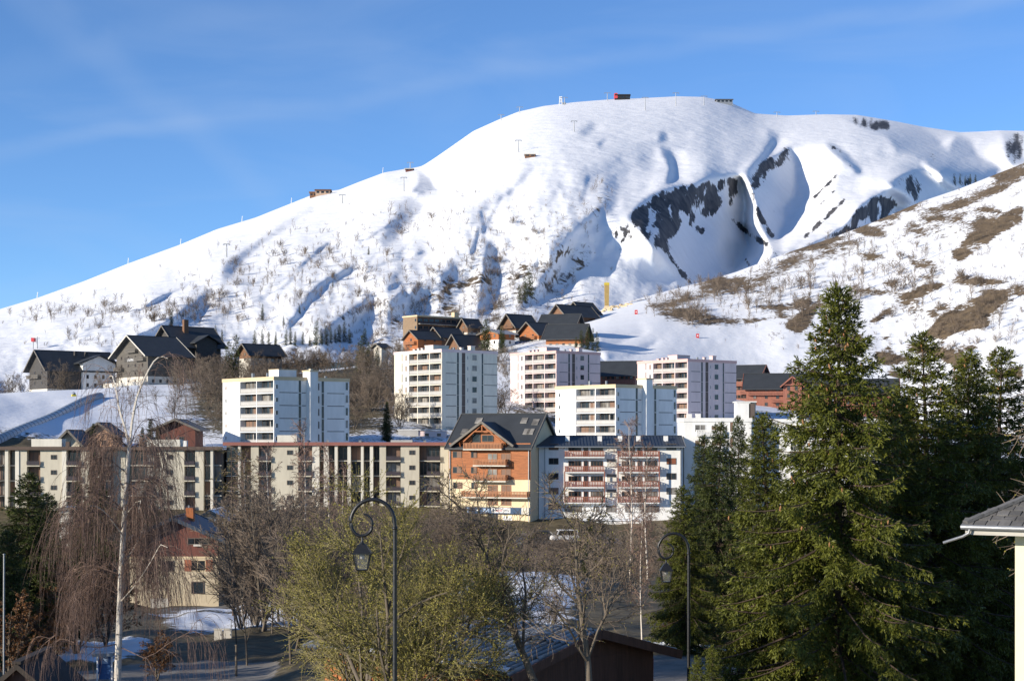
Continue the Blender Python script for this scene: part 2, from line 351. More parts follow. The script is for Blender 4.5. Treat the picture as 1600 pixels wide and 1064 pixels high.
for poly, k in [
    ([(983, 338), (1021, 301), (1089, 287), (1138, 277), (1153, 283), (1150, 312), (1125, 325), (1112, 342), (1098, 335), (1090, 320), (1065, 345), (1056, 370), (1042, 380), (1048, 398), (1036, 396), (1020, 384), (1005, 365)], 0.78),
    ([(950, 372), (975, 345), (990, 350), (995, 370), (970, 385)], 0.42),
    ([(1168, 270), (1200, 248), (1236, 228), (1238, 250), (1215, 262), (1196, 275), (1192, 300), (1178, 300)], 0.66),
    ([(1314, 181), (1350, 182), (1389, 190), (1388, 206), (1340, 196)], 0.95),
    ([(1268, 384), (1290, 374), (1322, 354), (1347, 322), (1362, 310), (1388, 306), (1402, 315), (1394, 330), (1380, 346), (1330, 364)], 0.85),
    ([(1395, 282), (1425, 268), (1440, 290), (1432, 316), (1410, 300)], 0.55), ([(1480, 272), (1500, 270), (1524, 278), (1520, 290), (1490, 290)], 0.6),
    ([(1566, 208), (1598, 206), (1600, 240), (1590, 258), (1574, 250)], 0.44), ([(1440, 240), (1470, 232), (1490, 262), (1470, 276)], 0.25)]:
    rock = np.maximum(rock, ras.poly(poly, 4.5) * k * 1.05)
for pts, w, k in [([(1139, 305), (1147, 345), (1168, 364), (1197, 382)], 3.5, 0.85), ([(1176, 305), (1188, 340), (1206, 368)], 3.5, 0.8), ([(1197, 298), (1210, 330)], 2.5, 0.7),
                  ([(1040, 390), (1060, 422), (1082, 444)], 4, 0.75), ([(1273, 308), (1300, 282), (1325, 258)], 2.0, 0.75), ([(1282, 318), (1304, 298)], 1.5, 0.7), ([(1258, 370), (1290, 340), (1322, 310)], 3, 0.75),
                  ([(1290, 225), (1312, 236), (1328, 258)], 3, 0.5), ([(1205, 388), (1216, 404), (1208, 412)], 2.5, 0.55), ([(940, 376), (905, 400), (880, 430), (850, 455)], 1.2, 0.5),
                  ([(1165, 405), (1172, 416)], 2, 0.6), ([(1080, 300), (1082, 350), (1096, 360)], 6, 0.5)]:
    rock = np.maximum(rock, ras.stroke(pts, w, 3) * k)
rock *= np.clip(0.72 + 0.30 * fnoise(ras.shape, 0.9, 2.4, 17) + 0.16 * fnoise(ras.shape, 3, 4, 18), 0.25, 1.3)
grass = 0.62 * low * np.clip(0.30 + 0.16 * fnoise(ras.shape, 4, 3, 15), 0, 0.62) * np.clip(0.45 + 0.5 * fnoise(ras.shape, 22, 12, 16), 0.1, 1)
for poly, k in [([(700, 470), (740, 385), (772, 395), (760, 470), (720, 500)], 0.2), ([(815, 480), (830, 420), (870, 380), (885, 390), (850, 460)], 0.2), ([(280, 520), (340, 470), (350, 490), (300, 530)], 0.22),
                ([(590, 380), (620, 330), (660, 318), (640, 350), (605, 385)], 0.2), ([(900, 360), (945, 290), (965, 300), (940, 345)], 0.22), ([(0, 478), (60, 466), (130, 441), (60, 474)], 0.33)]:
    grass = np.maximum(grass, ras.poly(poly, 4) * k)
MOUNT = Slope('mountain', crest, crestY, foot, footY, (-300, 1900), 860, 225, 0.35, ras, D, dict(rock=rock, grass=grass), M_SNOW, back=900, drop=500)

# ---------------------------------------------------------------- the nearer hillside on the right, with the piste at its foot
hr = Raster(840, 1960, 180, 800, 2.5, 2.0)
hcrest = [(840, 520), (900, 500), (940, 484), (960, 478), (1000, 466), (1060, 450), (1100, 440), (1150, 425), (1230, 395), (1300, 372), (1370, 345), (1440, 315), (1500, 295), (1600, 255), (1700, 215), (1960, 140)]
hcrestY = [(840, 720), (960, 780), (1100, 830), (1300, 900), (1600, 950), (1960, 980)]
hfoot = [(840, 610), (1000, 632), (1150, 646), (1400, 660), (1600, 700), (1960, 740)]
hfootY = [(840, 520), (1000, 505), (1150, 550), (1400, 556), (1600, 510), (1960, 470)]
hp = fnoise(hr.shape, 16, 12, 21) * 0.25 + fnoise(hr.shape, 5, 3.5, 22) * 0.28 + fnoise(hr.shape, 1.6, 1.1, 27) * 0.2
for poly, k, soft in [([(935, 520), (975, 517), (1010, 518), (985, 528), (960, 540), (940, 545)], 3.6, 2), ([(945, 548), (985, 540), (1030, 532), (1010, 545), (985, 556), (950, 562)], 3.6, 2)]:
    hp += hr.poly(poly, soft) * k
hD = hr.integrate(hp, np.full(hr.shape, 700 / F), w=0.5)
piste = hr.poly([(900, 490), (985, 470), (1040, 500), (1100, 512), (1200, 540), (1330, 560), (1420, 590), (1450, 620), (1200, 640), (900, 640)], 8)
hg = np.clip(0.24 + 0.20 * fnoise(hr.shape, 9, 3.5, 23) + 0.12 * fnoise(hr.shape, 3, 1.6, 24), 0, 0.7) * np.clip(0.75 + 0.35 * fnoise(hr.shape, 30, 14, 25), 0.3, 1.2) * (1 - piste)
for poly, k in [([(1465, 500), (1490, 478), (1535, 460), (1580, 450), (1575, 470), (1550, 490), (1545, 510), (1520, 515), (1500, 520), (1470, 530), (1440, 528)], 0.78),
                ([(1350, 510), (1385, 480), (1400, 462), (1440, 448), (1480, 436), (1475, 450), (1420, 470), (1385, 498)], 0.75), ([(1225, 510), (1245, 490), (1282, 470), (1270, 500), (1250, 525)], 0.7),
                ([(1365, 552), (1395, 552), (1425, 556), (1420, 566), (1385, 572), (1370, 566)], 0.8), ([(1290, 545), (1345, 520), (1355, 545), (1330, 575), (1300, 565)], 0.7), ([(1500, 535), (1540, 540), (1535, 546), (1508, 544)], 0.8),
                ([(1540, 560), (1565, 530), (1560, 545), (1548, 570)], 0.75), ([(1380, 545), (1405, 530), (1385, 552)], 0.8), ([(1415, 545), (1450, 525), (1445, 545), (1420, 552)], 0.7),
                ([(1380, 575), (1415, 580), (1420, 592), (1390, 588)], 0.75), ([(1480, 400), (1530, 350), (1600, 320), (1600, 345), (1550, 375), (1500, 410)], 0.66), ([(1420, 340), (1500, 305), (1600, 268), (1600, 285), (1500, 330)], 0.5),
                ([(1160, 430), (1240, 398), (1320, 372), (1400, 340), (1400, 352), (1300, 400), (1200, 440)], 0.44), ([(1030, 470), (1100, 440), (1180, 430), (1160, 460), (1090, 470), (1040, 482)], 0.40),
                ([(1060, 515), (1090, 502), (1085, 512)], 0.6), ([(1550, 585), (1600, 570), (1600, 590), (1560, 596)], 0.7), ([(960, 476), (1005, 465), (1060, 450), (1062, 453), (1005, 470), (962, 482)], 0.6)]:
    hg = np.maximum(hg, hr.poly(poly, 4) * k * np.clip(0.88 + 0.22 * fnoise(hr.shape, 4, 2, 26), 0.4, 1.15))
HILL = Slope('hillside', hcrest, hcrestY, hfoot, hfootY, (840, 1960), 430, 200, 0.25, hr, hD, dict(grass=hg), M_HILL, back=300, drop=220)

# ---------------------------------------------------------------- village ground: a smooth sheet through surveyed heights (pixel column, distance, height)
GC = np.array([(-400, 10, -9), (800, 10, -8.2), (2000, 10, -8), (-300, 42, -10), (300, 42, -9.5), (617, 42, -8.5), (1100, 42, -9), (1600, 42, -9), (1900, 42, -9),
    (-300, 80, -12), (0, 80, -12), (400, 80, -12), (700, 58, -10.2), (900, 58, -10.2), (1000, 75, -10.2), (1200, 75, -10.2), (1600, 75, -10), (1900, 75, -10),
    (-300, 130, -14), (100, 130, -14), (350, 130, -14.5), (560, 120, -13), (800, 130, -10.9), (1000, 130, -12), (1300, 130, -12), (1800, 130, -11),
    (-300, 190, -18), (0, 190, -18), (300, 190, -19), (450, 190, -18.5), (700, 190, -15), (1000, 190, -16), (1400, 190, -14), (1900, 190, -12),
    (-300, 270, -14), (0, 300, -13.5), (400, 300, -13.5), (780, 290, -15), (1000, 300, -14.5), (1200, 310, -12), (1600, 310, -8), (1900, 310, -5),
    (-300, 330, -2), (0, 345, 0), (120, 400, 4), (-300, 460, 12), (0, 480, 12), (170, 500, 14.5), (60, 560, 15), (210, 550, 17.5), (320, 560, 18.5), (-300, 600, 15), (0, 620, 14), (0, 760, 14), (300, 760, 26),
    (430, 352, -3), (960, 367, -2), (430, 430, 6), (480, 480, 13), (480, 560, 21), (480, 640, 25), (600, 780, 34), (690, 415, 2.4), (860, 470, 7), (1060, 440, 5), (690, 520, 17), (650, 640, 32), (780, 610, 33), (870, 600, 35), (900, 690, 46), (900, 780, 42),
    (1000, 545, 18), (1150, 530, 11.5), (1400, 540, 6), (1600, 505, -1), (1900, 490, -5), (1100, 400, -1), (1400, 400, 0), (1600, 400, -3), (1200, 720, 15), (1600, 760, 10), (1900, 760, 5)], float)
def gkey(px, Y): return np.stack([np.asarray(px, float) / 420.0, np.log(np.asarray(Y, float)) * 2.2], -1)
_A = gkey(GC[:, 0], GC[:, 1])
def _phi(r2): return 0.5 * r2 * np.log(r2 + 1e-12)
_K = _phi(((_A[:, None] - _A[None]) ** 2).sum(-1)) + np.eye(len(_A)) * 0.02
_Q = np.concatenate([np.ones((len(_A), 1)), _A], 1)
_W = np.linalg.solve(np.block([[_K, _Q], [_Q.T, np.zeros((3, 3))]]), np.concatenate([GC[:, 2], np.zeros(3)]))
def ground_z(px, Y):
    px, Y = np.atleast_1d(np.asarray(px, float)), np.atleast_1d(np.asarray(Y, float))
    a = gkey(px, Y); out = np.empty(len(a))
    for i in range(0, len(a), 8000):
        b = a[i:i + 8000]; out[i:i + 8000] = _phi(((b[:, None] - _A[None]) ** 2).sum(-1)) @ _W[:-3] + _W[-3] + b @ _W[-2:]
    return out
def gz(px, Y): return float(ground_z([px], [Y])[0])
def gp(px, Y, dz=0.0):
    """point on the village ground in pixel column px at distance Y"""
    return ((px - 800) / F * Y, Y, gz(px, Y) + dz)
nr_, nc_ = 280, 350
gY = np.geomspace(9, 770, nr_); gX = np.linspace(-420, 2020, nc_)
GX, GY = np.meshgrid(gX, gY)
GZ = ground_z(GX.ravel(), GY.ravel()).reshape(GX.shape)
GPY = HZ - F * GZ / GY
lumps = fnoise(GX.shape, 6, 5, 31) * 0.10 + fnoise(GX.shape, 2, 2, 32) * 0.05
flat = np.zeros(GX.shape)
def gpoly(pts, soft=2.0): return blur(in_poly(GX, GY, pts).astype(float), soft, soft)   # pts in (column, distance)
road = np.maximum.reduce([gpoly([(930, 66), (1250, 66), (1250, 79), (930, 77)], 1.0), gpoly([(60, 80), (420, 82), (440, 92), (330, 96), (120, 88)], 1.2),
                          gpoly([(810, 262), (960, 262), (960, 280), (810, 280)], 1.5), gpoly([(250, 168), (470, 205), (470, 212), (250, 176)], 1)])
gsnow = np.maximum.reduce([gpoly([(690, 95), (900, 85), (930, 150), (860, 200), (720, 190), (670, 130)], 5) * 0.95, gpoly([(960, 79), (1200, 79), (1200, 84), (960, 84)], 0.8),
                           gpoly([(270, 112), (480, 115), (480, 168), (300, 158), (230, 128)], 3) * 0.85, gpoly([(50, 90), (230, 94), (260, 112), (80, 104)], 2) * 0.9,
                           gpoly([(220, 150), (480, 178), (480, 196), (220, 168)], 2) * 0.9, gpoly([(330, 200), (420, 200), (420, 290), (330, 290)], 4) * 0.6,
                           np.clip((GY - 330) / 30, 0, 1) * (0.78 + 0.12 * fnoise(GX.shape, 8, 5, 34)), gpoly([(-420, 345), (200, 345), (190, 540), (-420, 560)], 3),
                           np.clip((GX - 930) / 40, 0, 1) * np.clip((GY - 480) / 20, 0, 1)])
wood = gpoly([(280, 380), (620, 380), (640, 640), (340, 640), (280, 520)], 6)
ggrass = np.clip(1.0 - gsnow - 0.08 * fnoise(GX.shape, 7, 5, 33), 0, 1); ggrass = np.maximum(ggrass, wood * 0.62)
GZ2 = GZ + lumps * np.clip(GY / 60, 0.4, 3) * (1 - road) + np.where(gsnow > 0.5, 0.12, 0) * (1 - road)
gme = mesh_np('ground', np.stack([(GX - 800) / F * GY, GY, GZ2], -1).reshape(-1, 3), grid_faces(nr_, nc_), [M_GROUND], smooth=True)
add_attr(gme, 'grass', ggrass); add_attr(gme, 'road', road); add_attr(gme, 'rock', np.zeros(GX.shape))
GROUND = tag(ob('ground', gme), kind='structure')
# ---------------------------------------------------------------- building materials
def wood(name, col, plank=7.0, horiz=True, var=0.35):
    if name in MATS: return MATS[name]
    m, nt, b, out = nodes(name)
    st = (0.5, 0.5, plank) if horiz else (plank, plank, 0.35)
    p = pos(nt, st); n1 = noise(nt, 1.0, 3, p); n2 = noise(nt, 4.0, 2, p)
    s = math_(nt, 'ADD', math_(nt, 'MULTIPLY', n1, 0.6), math_(nt, 'MULTIPLY', n2, 0.4))
    c = mixc(nt, rng_(nt, s, 0.34, 0.66), tuple(x * (1 - var) for x in col), tuple(x * (1 + var * 0.7) for x in col))
    nt.links.new(c, b.inputs['Base Color']); b.inputs['Roughness'].default_value = 0.7
    bump(nt, b, s, 0.3, 0.04)
    return m
def glass(name, col=(0.02, 0.026, 0.032), rough=0.08):
    if name in MATS: return MATS[name]
    m, nt, b, out = nodes(name)
    p = pos(nt, (0.7, 0.7, 0.7)); n = noise(nt, 0.6, 2, p)
    nt.links.new(mixc(nt, rng_(nt, n, 0.35, 0.7), tuple(c * 0.5 for c in col), tuple(c * 2.0 for c in col)), b.inputs['Base Color'])
    b.inputs['Roughness'].default_value = rough; b.inputs['Specular IOR Level'].default_value = 0.45
    return m
CREAM = mat('cream_render', (0.74, 0.69, 0.58), 0.85, 0.18, 0.25, 1.5, (1, 1, 0.35))
WHITE = mat('white_render', (0.78, 0.77, 0.74), 0.85, 0.16, 0.25, 1.5, (1, 1, 0.3))
PINK = mat('pink_render', (0.74, 0.59, 0.56), 0.85, 0.15, 0.25, 1.5, (1, 1, 0.3))
PINKT = mat('pink_trim', (0.66, 0.42, 0.38), 0.85, 0.12)
OCHRE = mat('ochre_trim', (0.62, 0.49, 0.31), 0.85, 0.12)
CONC = mat('weathered_concrete', (0.54, 0.495, 0.395), 0.9, 0.22, 0.35, 2.0, (1, 1, 0.25))
CONCW = mat('pale_concrete', (0.66, 0.62, 0.53), 0.9, 0.2, 0.35, 2.0, (1, 1, 0.2))
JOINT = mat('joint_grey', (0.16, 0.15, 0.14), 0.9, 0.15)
REDF = mat('red_fascia', (0.27, 0.115, 0.095), 0.8, 0.15)
BROWNF = mat('brown_fascia', (0.11, 0.08, 0.065), 0.8, 0.2)
ROOFD = mat('anthracite_roof', (0.045, 0.05, 0.056), 0.55, 0.22, 0.4, 5, (1, 1, 1))
ROOFB = mat('bitumen_roof', (0.10, 0.10, 0.105), 0.9, 0.3)
ROOFN = mat('slate_blue_roof', (0.045, 0.06, 0.085), 0.5, 0.2, 0.4, 5)
ORANGE = wood('orange_larch', (0.34, 0.115, 0.036), 5.0)
ORANGE2 = wood('orange_balcony_wood', (0.36, 0.15, 0.065), 6.0, False)
REDWOOD = wood('red_stained_wood', (0.28, 0.105, 0.068), 6.0, False)
REDWALL = wood('dark_red_cladding', (0.135, 0.042, 0.028), 4.0, False)
DARKW = wood('dark_timber', (0.055, 0.05, 0.046), 4.0, True)
BROWNW = wood('brown_timber', (0.17, 0.085, 0.045), 4.0, True)
GREYW = wood('grey_timber', (0.15, 0.135, 0.115), 4.0, True)
GLASS = glass('window_glass'); GLASSB = glass('window_glass_curtained', (0.16, 0.15, 0.135), 0.3)
BLIND = mat('brown_blind', (0.20, 0.125, 0.09), 0.7, 0.2); SHUT = wood('shutter_wood', (0.26, 0.085, 0.04), 6, False)
GREYP = mat('grey_balcony_panel', (0.42, 0.41, 0.39), 0.6, 0.12); DARKP = mat('dark_balcony_panel', (0.05, 0.042, 0.05), 0.6, 0.2)
METAL = mat('grey_metal', (0.30, 0.31, 0.32), 0.45, 0.15, metal=0.5); BLACKM = mat('black_iron', (0.012, 0.013, 0.015), 0.42, 0.2, spec=0.5)
SNOWC = mat('snow_cover', (0.86, 0.88, 0.91), 0.7, 0.05)
BROWNTRIM = mat('taupe_window_strip', (0.13, 0.10, 0.085), 0.7, 0.25)
HOTELW = wood('hotel_grey_timber', (0.095, 0.085, 0.072), 4.0, True)
STONE = mat('pale_stone', (0.55, 0.52, 0.46), 0.9, 0.2)

# ---------------------------------------------------------------- building kit
_CUBE_F = np.array([(0, 3, 2, 1), (4, 5, 6, 7), (0, 1, 5, 4), (1, 2, 6, 5), (2, 3, 7, 6), (3, 0, 4, 7)])
def cube_v(lo, hi):
    x0, y0, z0 = lo; x1, y1, z1 = hi
    return np.array([(x0, y0, z0), (x1, y0, z0), (x1, y1, z0), (x0, y1, z0), (x0, y0, z1), (x1, y0, z1), (x1, y1, z1), (x0, y1, z1)], float)
MESH = {}
def boxes_mesh(name, lst, m):
    """one mesh out of several boxes, cached by its dimensions"""
    key = (tuple(tuple(round(float(c), 3) for c in lo) + tuple(round(float(c), 3) for c in hi) for lo, hi in lst), m.name)
    if key not in MESH:
        V = np.concatenate([cube_v(lo, hi) for lo, hi in lst]); Fc = np.concatenate([_CUBE_F + 8 * i for i in range(len(lst))])
        MESH[key] = mesh_np(name, V, Fc, [m])
    return MESH[key]
def box(name, parent, lo, hi, m):
    lo, hi = np.minimum(lo, hi), np.maximum(lo, hi)
    return ob(name, boxes_mesh(name, [((0, 0, 0), tuple(hi - lo))], m), parent, tuple(lo))
def hull(name, parent, bottom, top, m):
    """solid between two polygons with the same number of corners (counter-clockwise)"""
    n = len(bottom); V = np.array(list(bottom) + list(top), float)
    me = bpy.data.meshes.new(name)
    fs = [tuple(range(n - 1, -1, -1)), tuple(range(n, 2 * n))] + [(i, (i + 1) % n, n + (i + 1) % n, n + i) for i in range(n)]
    me.from_pydata([tuple(v) for v in V], [], fs); me.materials.append(m); me.update()
    return ob(name, me, parent)
def slab(name, parent, a, b, c, d, t, m):
    """sloping sheet of thickness t with corners a b c d"""
    q = [np.array(x, float) for x in (a, b, c, d)]
    return hull(name, parent, [x - np.array([0, 0, t]) for x in q], q, m)
def beam(name, parent, p, q, w, h, m):
    """straight square beam between two points"""
    p, q = np.array(p, float), np.array(q, float); d = q - p; L = np.linalg.norm(d); d /= L
    up = np.array([0, 0, 1.0]) if abs(d[2]) < 0.95 else np.array([1.0, 0, 0])
    s = np.cross(d, up); s /= np.linalg.norm(s); u = np.cross(s, d)
    c = [(-w / 2, -h / 2), (w / 2, -h / 2), (w / 2, h / 2), (-w / 2, h / 2)]
    return hull(name, parent, [p + s * a + u * b for a, b in c][::-1], [q + s * a + u * b for a, b in c][::-1], m)

class Bld:
    def __init__(s, name, label, cat, px, Y, z, rz=0.0, group=None):
        x = (px - 800) / F * Y; s.x0, s.Y, s.rz, s.px = x, Y, rz, px
        s.e = tag(empty(name, (x, Y, z), rz), label, cat, group); s.z = z; s.W = 0; s.Dp = 0
    def wid_right(s, px):      # length along the front that ends in pixel column px
        k = (px - 800) / F; return (k * s.Y - s.x0) / (math.cos(s.rz) - k * math.sin(s.rz))
    def wid_left(s, px):       # length along the left flank that ends in pixel column px
        k = (px - 800) / F; return (k * s.Y - s.x0) / (-math.sin(s.rz) - k * math.cos(s.rz))
    def zpy(s, py): return (HZ - py) / F * s.Y - s.z     # local height of photograph row py at the near corner
    def box(s, name, x0, x1, y0, y1, z0, z1, m, parent=None): return box(name, parent or s.e, (x0, y0, z0), (x1, y1, z1), m)
    def place(s, face, u, z, off=0.0):
        if face == 'F': return (u, off, z), 0.0
        if face == 'L': return (off, u, z), -math.pi / 2
        return (s.W - off, u, z), math.pi / 2
    def window(s, face, u, z, w, h, frame=None, pane=None, bars=1, off=0.0, name='window', sill=False):
        frame = frame or WHITE; pane = pane or GLASS
        loc, r = s.place(face, u, z, off); t = min(0.09, w * 0.12)
        L = [((-w / 2, -0.06, 0), (-w / 2 + t, 0.02, h)), ((w / 2 - t, -0.06, 0), (w / 2, 0.02, h)), ((-w / 2 + t, -0.06, 0), (w / 2 - t, 0.02, t)), ((-w / 2 + t, -0.06, h - t), (w / 2 - t, 0.02, h))]
        for i in range(1, bars + 1 if bars > 0 else 0):
            if bars and i <= bars - 0:
                xc = -w / 2 + w * i / (bars + 1); L.append(((xc - t * 0.4, -0.055, t), (xc + t * 0.4, 0.018, h - t)))
        if sill: L.append(((-w / 2 - 0.1, -0.16, -0.08), (w / 2 + 0.1, 0.02, 0)))
        o = ob(name, boxes_mesh('window', L, frame), s.e, loc, (0, 0, r))
        ob('pane', boxes_mesh('pane', [((-w / 2 + t * 0.9, -0.02, t * 0.9), (w / 2 - t * 0.9, 0.012, h - t * 0.9))], pane), o)
        return o
    def railing(s, face, u0, u1, z, off, m, h=1.0, kind='bars', name='railing'):
        w = u1 - u0; loc, r = s.place(face, (u0 + u1) / 2, z, off)
        if kind == 'panel': L = [((-w / 2, -0.03, 0.10), (w / 2, 0.03, h - 0.14)), ((-w / 2, -0.05, h - 0.07), (w / 2, 0.05, h))]
        else:
            n = max(3, int(w / 0.28)); L = [((-w / 2, -0.05, h - 0.1), (w / 2, 0.05, h)), ((-w / 2, -0.04, 0.08), (w / 2, 0.04, 0.18))]
            for i in range(n):
                xc = -w / 2 + w * (i + 0.5) / n; L.append(((xc - 0.085, -0.02, 0.18), (xc + 0.085, 0.02, h - 0.1)))
        return ob(name, boxes_mesh('railing', L, m), s.e, loc, (0, 0, r))
    def balcony(s, face, u0, u1, z, depth, m, slabm=None, h=1.0, kind='bars'):
        """projecting balcony: slab, front rail and two end rails"""
        loc, r = s.place(face, (u0 + u1) / 2, z, 0.0); w = u1 - u0
        o = ob('balcony', boxes_mesh('balcony', [((-w / 2, -depth, -0.2), (w / 2, -0.003, 0))], slabm or CONCW), s.e, loc, (0, 0, r))
        def rl(L, x, y, rz):
            n = max(2, int(L / 0.28)); B = [((-L / 2, -0.05, h - 0.1), (L / 2, 0.05, h)), ((-L / 2, -0.04, 0.06), (L / 2, 0.04, 0.16))]
            if kind == 'panel': B = [((-L / 2, -0.03, 0.05), (L / 2, 0.03, h))]
            else:
                for i in range(n):
                    xc = -L / 2 + L * (i + 0.5) / n; B.append(((xc - 0.09, -0.02, 0.16), (xc + 0.09, 0.02, h - 0.1)))
            ob('railing', boxes_mesh('railing', B, m), o, (x, y, 0), (0, 0, rz))
        rl(w, 0, -depth + 0.06, 0)
        for sx in (-1, 1): rl(depth - 0.2, sx * (w / 2 - 0.06), -depth / 2 - 0.02, math.pi / 2)
        return o
    def flat_roof(s, x0, x1, y0, y1, z, m, trim, th=0.5, oh=0.12):
        s.box('roof', x0 + 0.2, x1 - 0.2, y0 + 0.2, y1 - 0.2, z - 0.15, z + 0.05, m)
        for a in [(x0 - oh, x1 + oh, y0 - oh, y0 + 0.22), (x0 - oh, x1 + oh, y1 - 0.22, y1 + oh), (x0 - oh, x0 + 0.22, y0 + 0.225, y1 - 0.225), (x1 - 0.22, x1 + oh, y0 + 0.225, y1 - 0.225)]:
            s.box('parapet', *a, z - th * 0.6, z + th * 0.4, trim)
    def gable_roof(s, W, Dp, ze, zr, axis, oh, m, fascia, t=0.28, x0=0.0, y0=0.0, rake=None, barge=True, ohr=None):
        """two roof slopes, bargeboards along the verges and a ridge cap"""
        rk = oh if rake is None else rake
        def q(a, b, z): return (x0 + a, y0 + b, z) if axis == 'x' else (x0 + b, y0 + a, z)
        Lr, Sp = (W, Dp) if axis == 'x' else (Dp, W)
        sl = (zr - ze) / (Sp / 2); zo = ze - sl * oh
        f = (lambda a, b, c, d: (a, b, c, d)) if axis == 'x' else (lambda a, b, c, d: (d, c, b, a))
        slab('roof_slope', s.e, *f(q(-rk, -oh, zo), q(Lr + rk, -oh, zo), q(Lr + rk, Sp / 2, zr), q(-rk, Sp / 2, zr)), t, m)
        slab('roof_slope', s.e, *f(q(-rk, Sp / 2, zr), q(Lr + rk, Sp / 2, zr), q(Lr + rk, Sp + oh, zo), q(-rk, Sp + oh, zo)), t, m)
        if barge:
            for a in (-rk - 0.08, Lr + rk + 0.08):
                for b in (-oh, Sp + oh):
                    beam('bargeboard', s.e, q(a, b, zo - t * 0.45), q(a, Sp / 2, zr - t * 0.45), 0.14, 0.42, fascia)
        beam('ridge_cap', s.e, q(-rk, Sp / 2, zr + 0.02), q(Lr + rk, Sp / 2, zr + 0.02), 0.35, 0.12, m)
    def gable_wall(s, W, Dp, z0, ze, zr, axis, m, x0=0.0, y0=0.0, name='wall'):
        """walls from z0 up, with the gable triangles"""
        def q(a, b, z): return (x0 + a, y0 + b, z) if axis == 'x' else (x0 + b, y0 + a, z)
        Lr, Sp = (W, Dp) if axis == 'x' else (Dp, W); e = 0.12
        ring = [(0, z0), (Sp, z0), (Sp, ze - e), (Sp / 2, zr - e - 0.15), (0, ze - e)]
        A = [q(0, b, z) for b, z in ring]; B = [q(Lr, b, z) for b, z in ring]
        if axis == 'x': A, B = A[::-1], B[::-1]
        return hull(name, s.e, B, A, m) if axis == 'x' else hull(name, s.e, B[::1], A[::1], m)

# ---------------------------------------------------------------- tower blocks and slab blocks, seen on the corner
TH = R(40)
def corner_block(name, label, px, Y, pytop, n, h, pxl, pxr, wall, trim, loggia, lwin, lblank, panels, strips, squares, roofbits, railm=None, group=None, shaft=None, rz=TH):
    b = Bld(name, label, 'apartment block', px, Y, 0, rz, group)
    ztop = (HZ - pytop) / F * Y; H = n * h; b.e.location.z = ztop - H; b.z = ztop - H
    wl, wr = b.wid_left(pxl), b.wid_right(pxr); b.W = wr; b.Dp = wl; dp = 1.35
    ly = loggia[-1] * wl
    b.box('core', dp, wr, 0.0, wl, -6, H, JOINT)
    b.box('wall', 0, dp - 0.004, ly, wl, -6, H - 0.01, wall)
    for f in loggia:
        y = f * wl; y0 = 0.004 if f == 0 else y - 0.11
        if f < loggia[-1]: b.box('fin', 0, dp - 0.005, y0, y0 + 0.22, -6, H - 0.02, wall)
    for k in range(n + 1):
        z = k * h
        if k < n or True: b.box('slab', -0.06, dp - 0.008, 0.23, ly - 0.002, z - 0.24, z - 0.02, wall)
    blinds = [BLIND, GLASS, GLASSB, BLIND, GLASS, BROWNTRIM]
    for k in range(n):
        z = k * h
        for f0, f1 in zip(loggia[:-1], loggia[1:]):
            a, c = f0 * wl + 0.16, f1 * wl - 0.16; m = (a + c) / 2; w = c - a
            b.railing('L', a, c, z - 0.02, 0.06, railm or GREYP, 1.05, 'panel')
            b.window('L', a + w * 0.27, z + 0.05, w * 0.46, h - 0.4, random.choice([BROWNTRIM, WHITE, BROWNTRIM]), random.choice(blinds), 1, off=dp, name='balcony_door')
            b.window('L', a + w * 0.76, z + 0.05, w * 0.42, h - 0.4, BROWNTRIM, random.choice([GLASS, GLASS, BLIND, GLASSB]), 1, off=dp, name='balcony_door')
        for f, w, hh in lwin: b.window('L', f * wl, z + h * 0.3, w, hh, WHITE, random.choice([GLASS, GLASS, BLIND]), 0)
        for f0, f1 in lblank: b.box('panel', -0.05, -0.004, f0 * wl, f1 * wl, z + 0.07, z + h - 0.07, wall)
        for f0, f1 in panels: b.box('panel', f0 * wr, f1 * wr, -0.06, -0.004, z + 0.085, z + h - 0.085, wall)
        for f, w, hh, m in strips: b.window('F', f * wr, z + (h - hh) * 0.5, w, hh, m, GLASS if m is not BROWNTRIM else BROWNTRIM, 0, off=-0.03, name='slot_window')
        for f, w, hh in squares: b.window('F', f * wr, z + 0.7, w, hh, wall, random.choice([GLASS, GLASS, GLASSB]), 0, off=-0.06)
    # render between the panels on the shaded flank
    used = sorted([(f0, f1) for f0, f1 in panels]); prev = 0
    for f0, f1 in used + [(1, 1)]:
        if f0 - prev > 0.01: b.box('wall', prev * wr + 0.003, f0 * wr - 0.003, -0.045, -0.004, -6, H - 0.01, wall)
        prev = f1
    b.flat_roof(0, wr, 0, wl, H + 0.3, ROOFB, trim, 0.75)
    if shaft:
        f0, f1, hh = shaft
        b.box('stair_shaft', f0 * wr, f1 * wr, -1.3, 1.6, -6, H + hh, wall); b.box('shaft_cap', f0 * wr - 0.15, f1 * wr + 0.15, -1.45, 1.75, H + hh + 0.003, H + hh + 0.3, trim)
    for kind, fx, fy, w, d, hh in roofbits:
        m = {'lift_house': wall, 'chimney': wall, 'vent': METAL}[kind]
        b.box(kind, fx * wr, fx * wr + w, fy * wl, fy * wl + d, H + 0.36, H + 0.36 + hh, m)
        if kind != 'vent': b.box('cap', fx * wr - 0.1, fx * wr + w + 0.1, fy * wl - 0.1, fy * wl + d + 0.1, H + 0.365 + hh, H + 0.365 + hh + 0.14, trim)
    return b

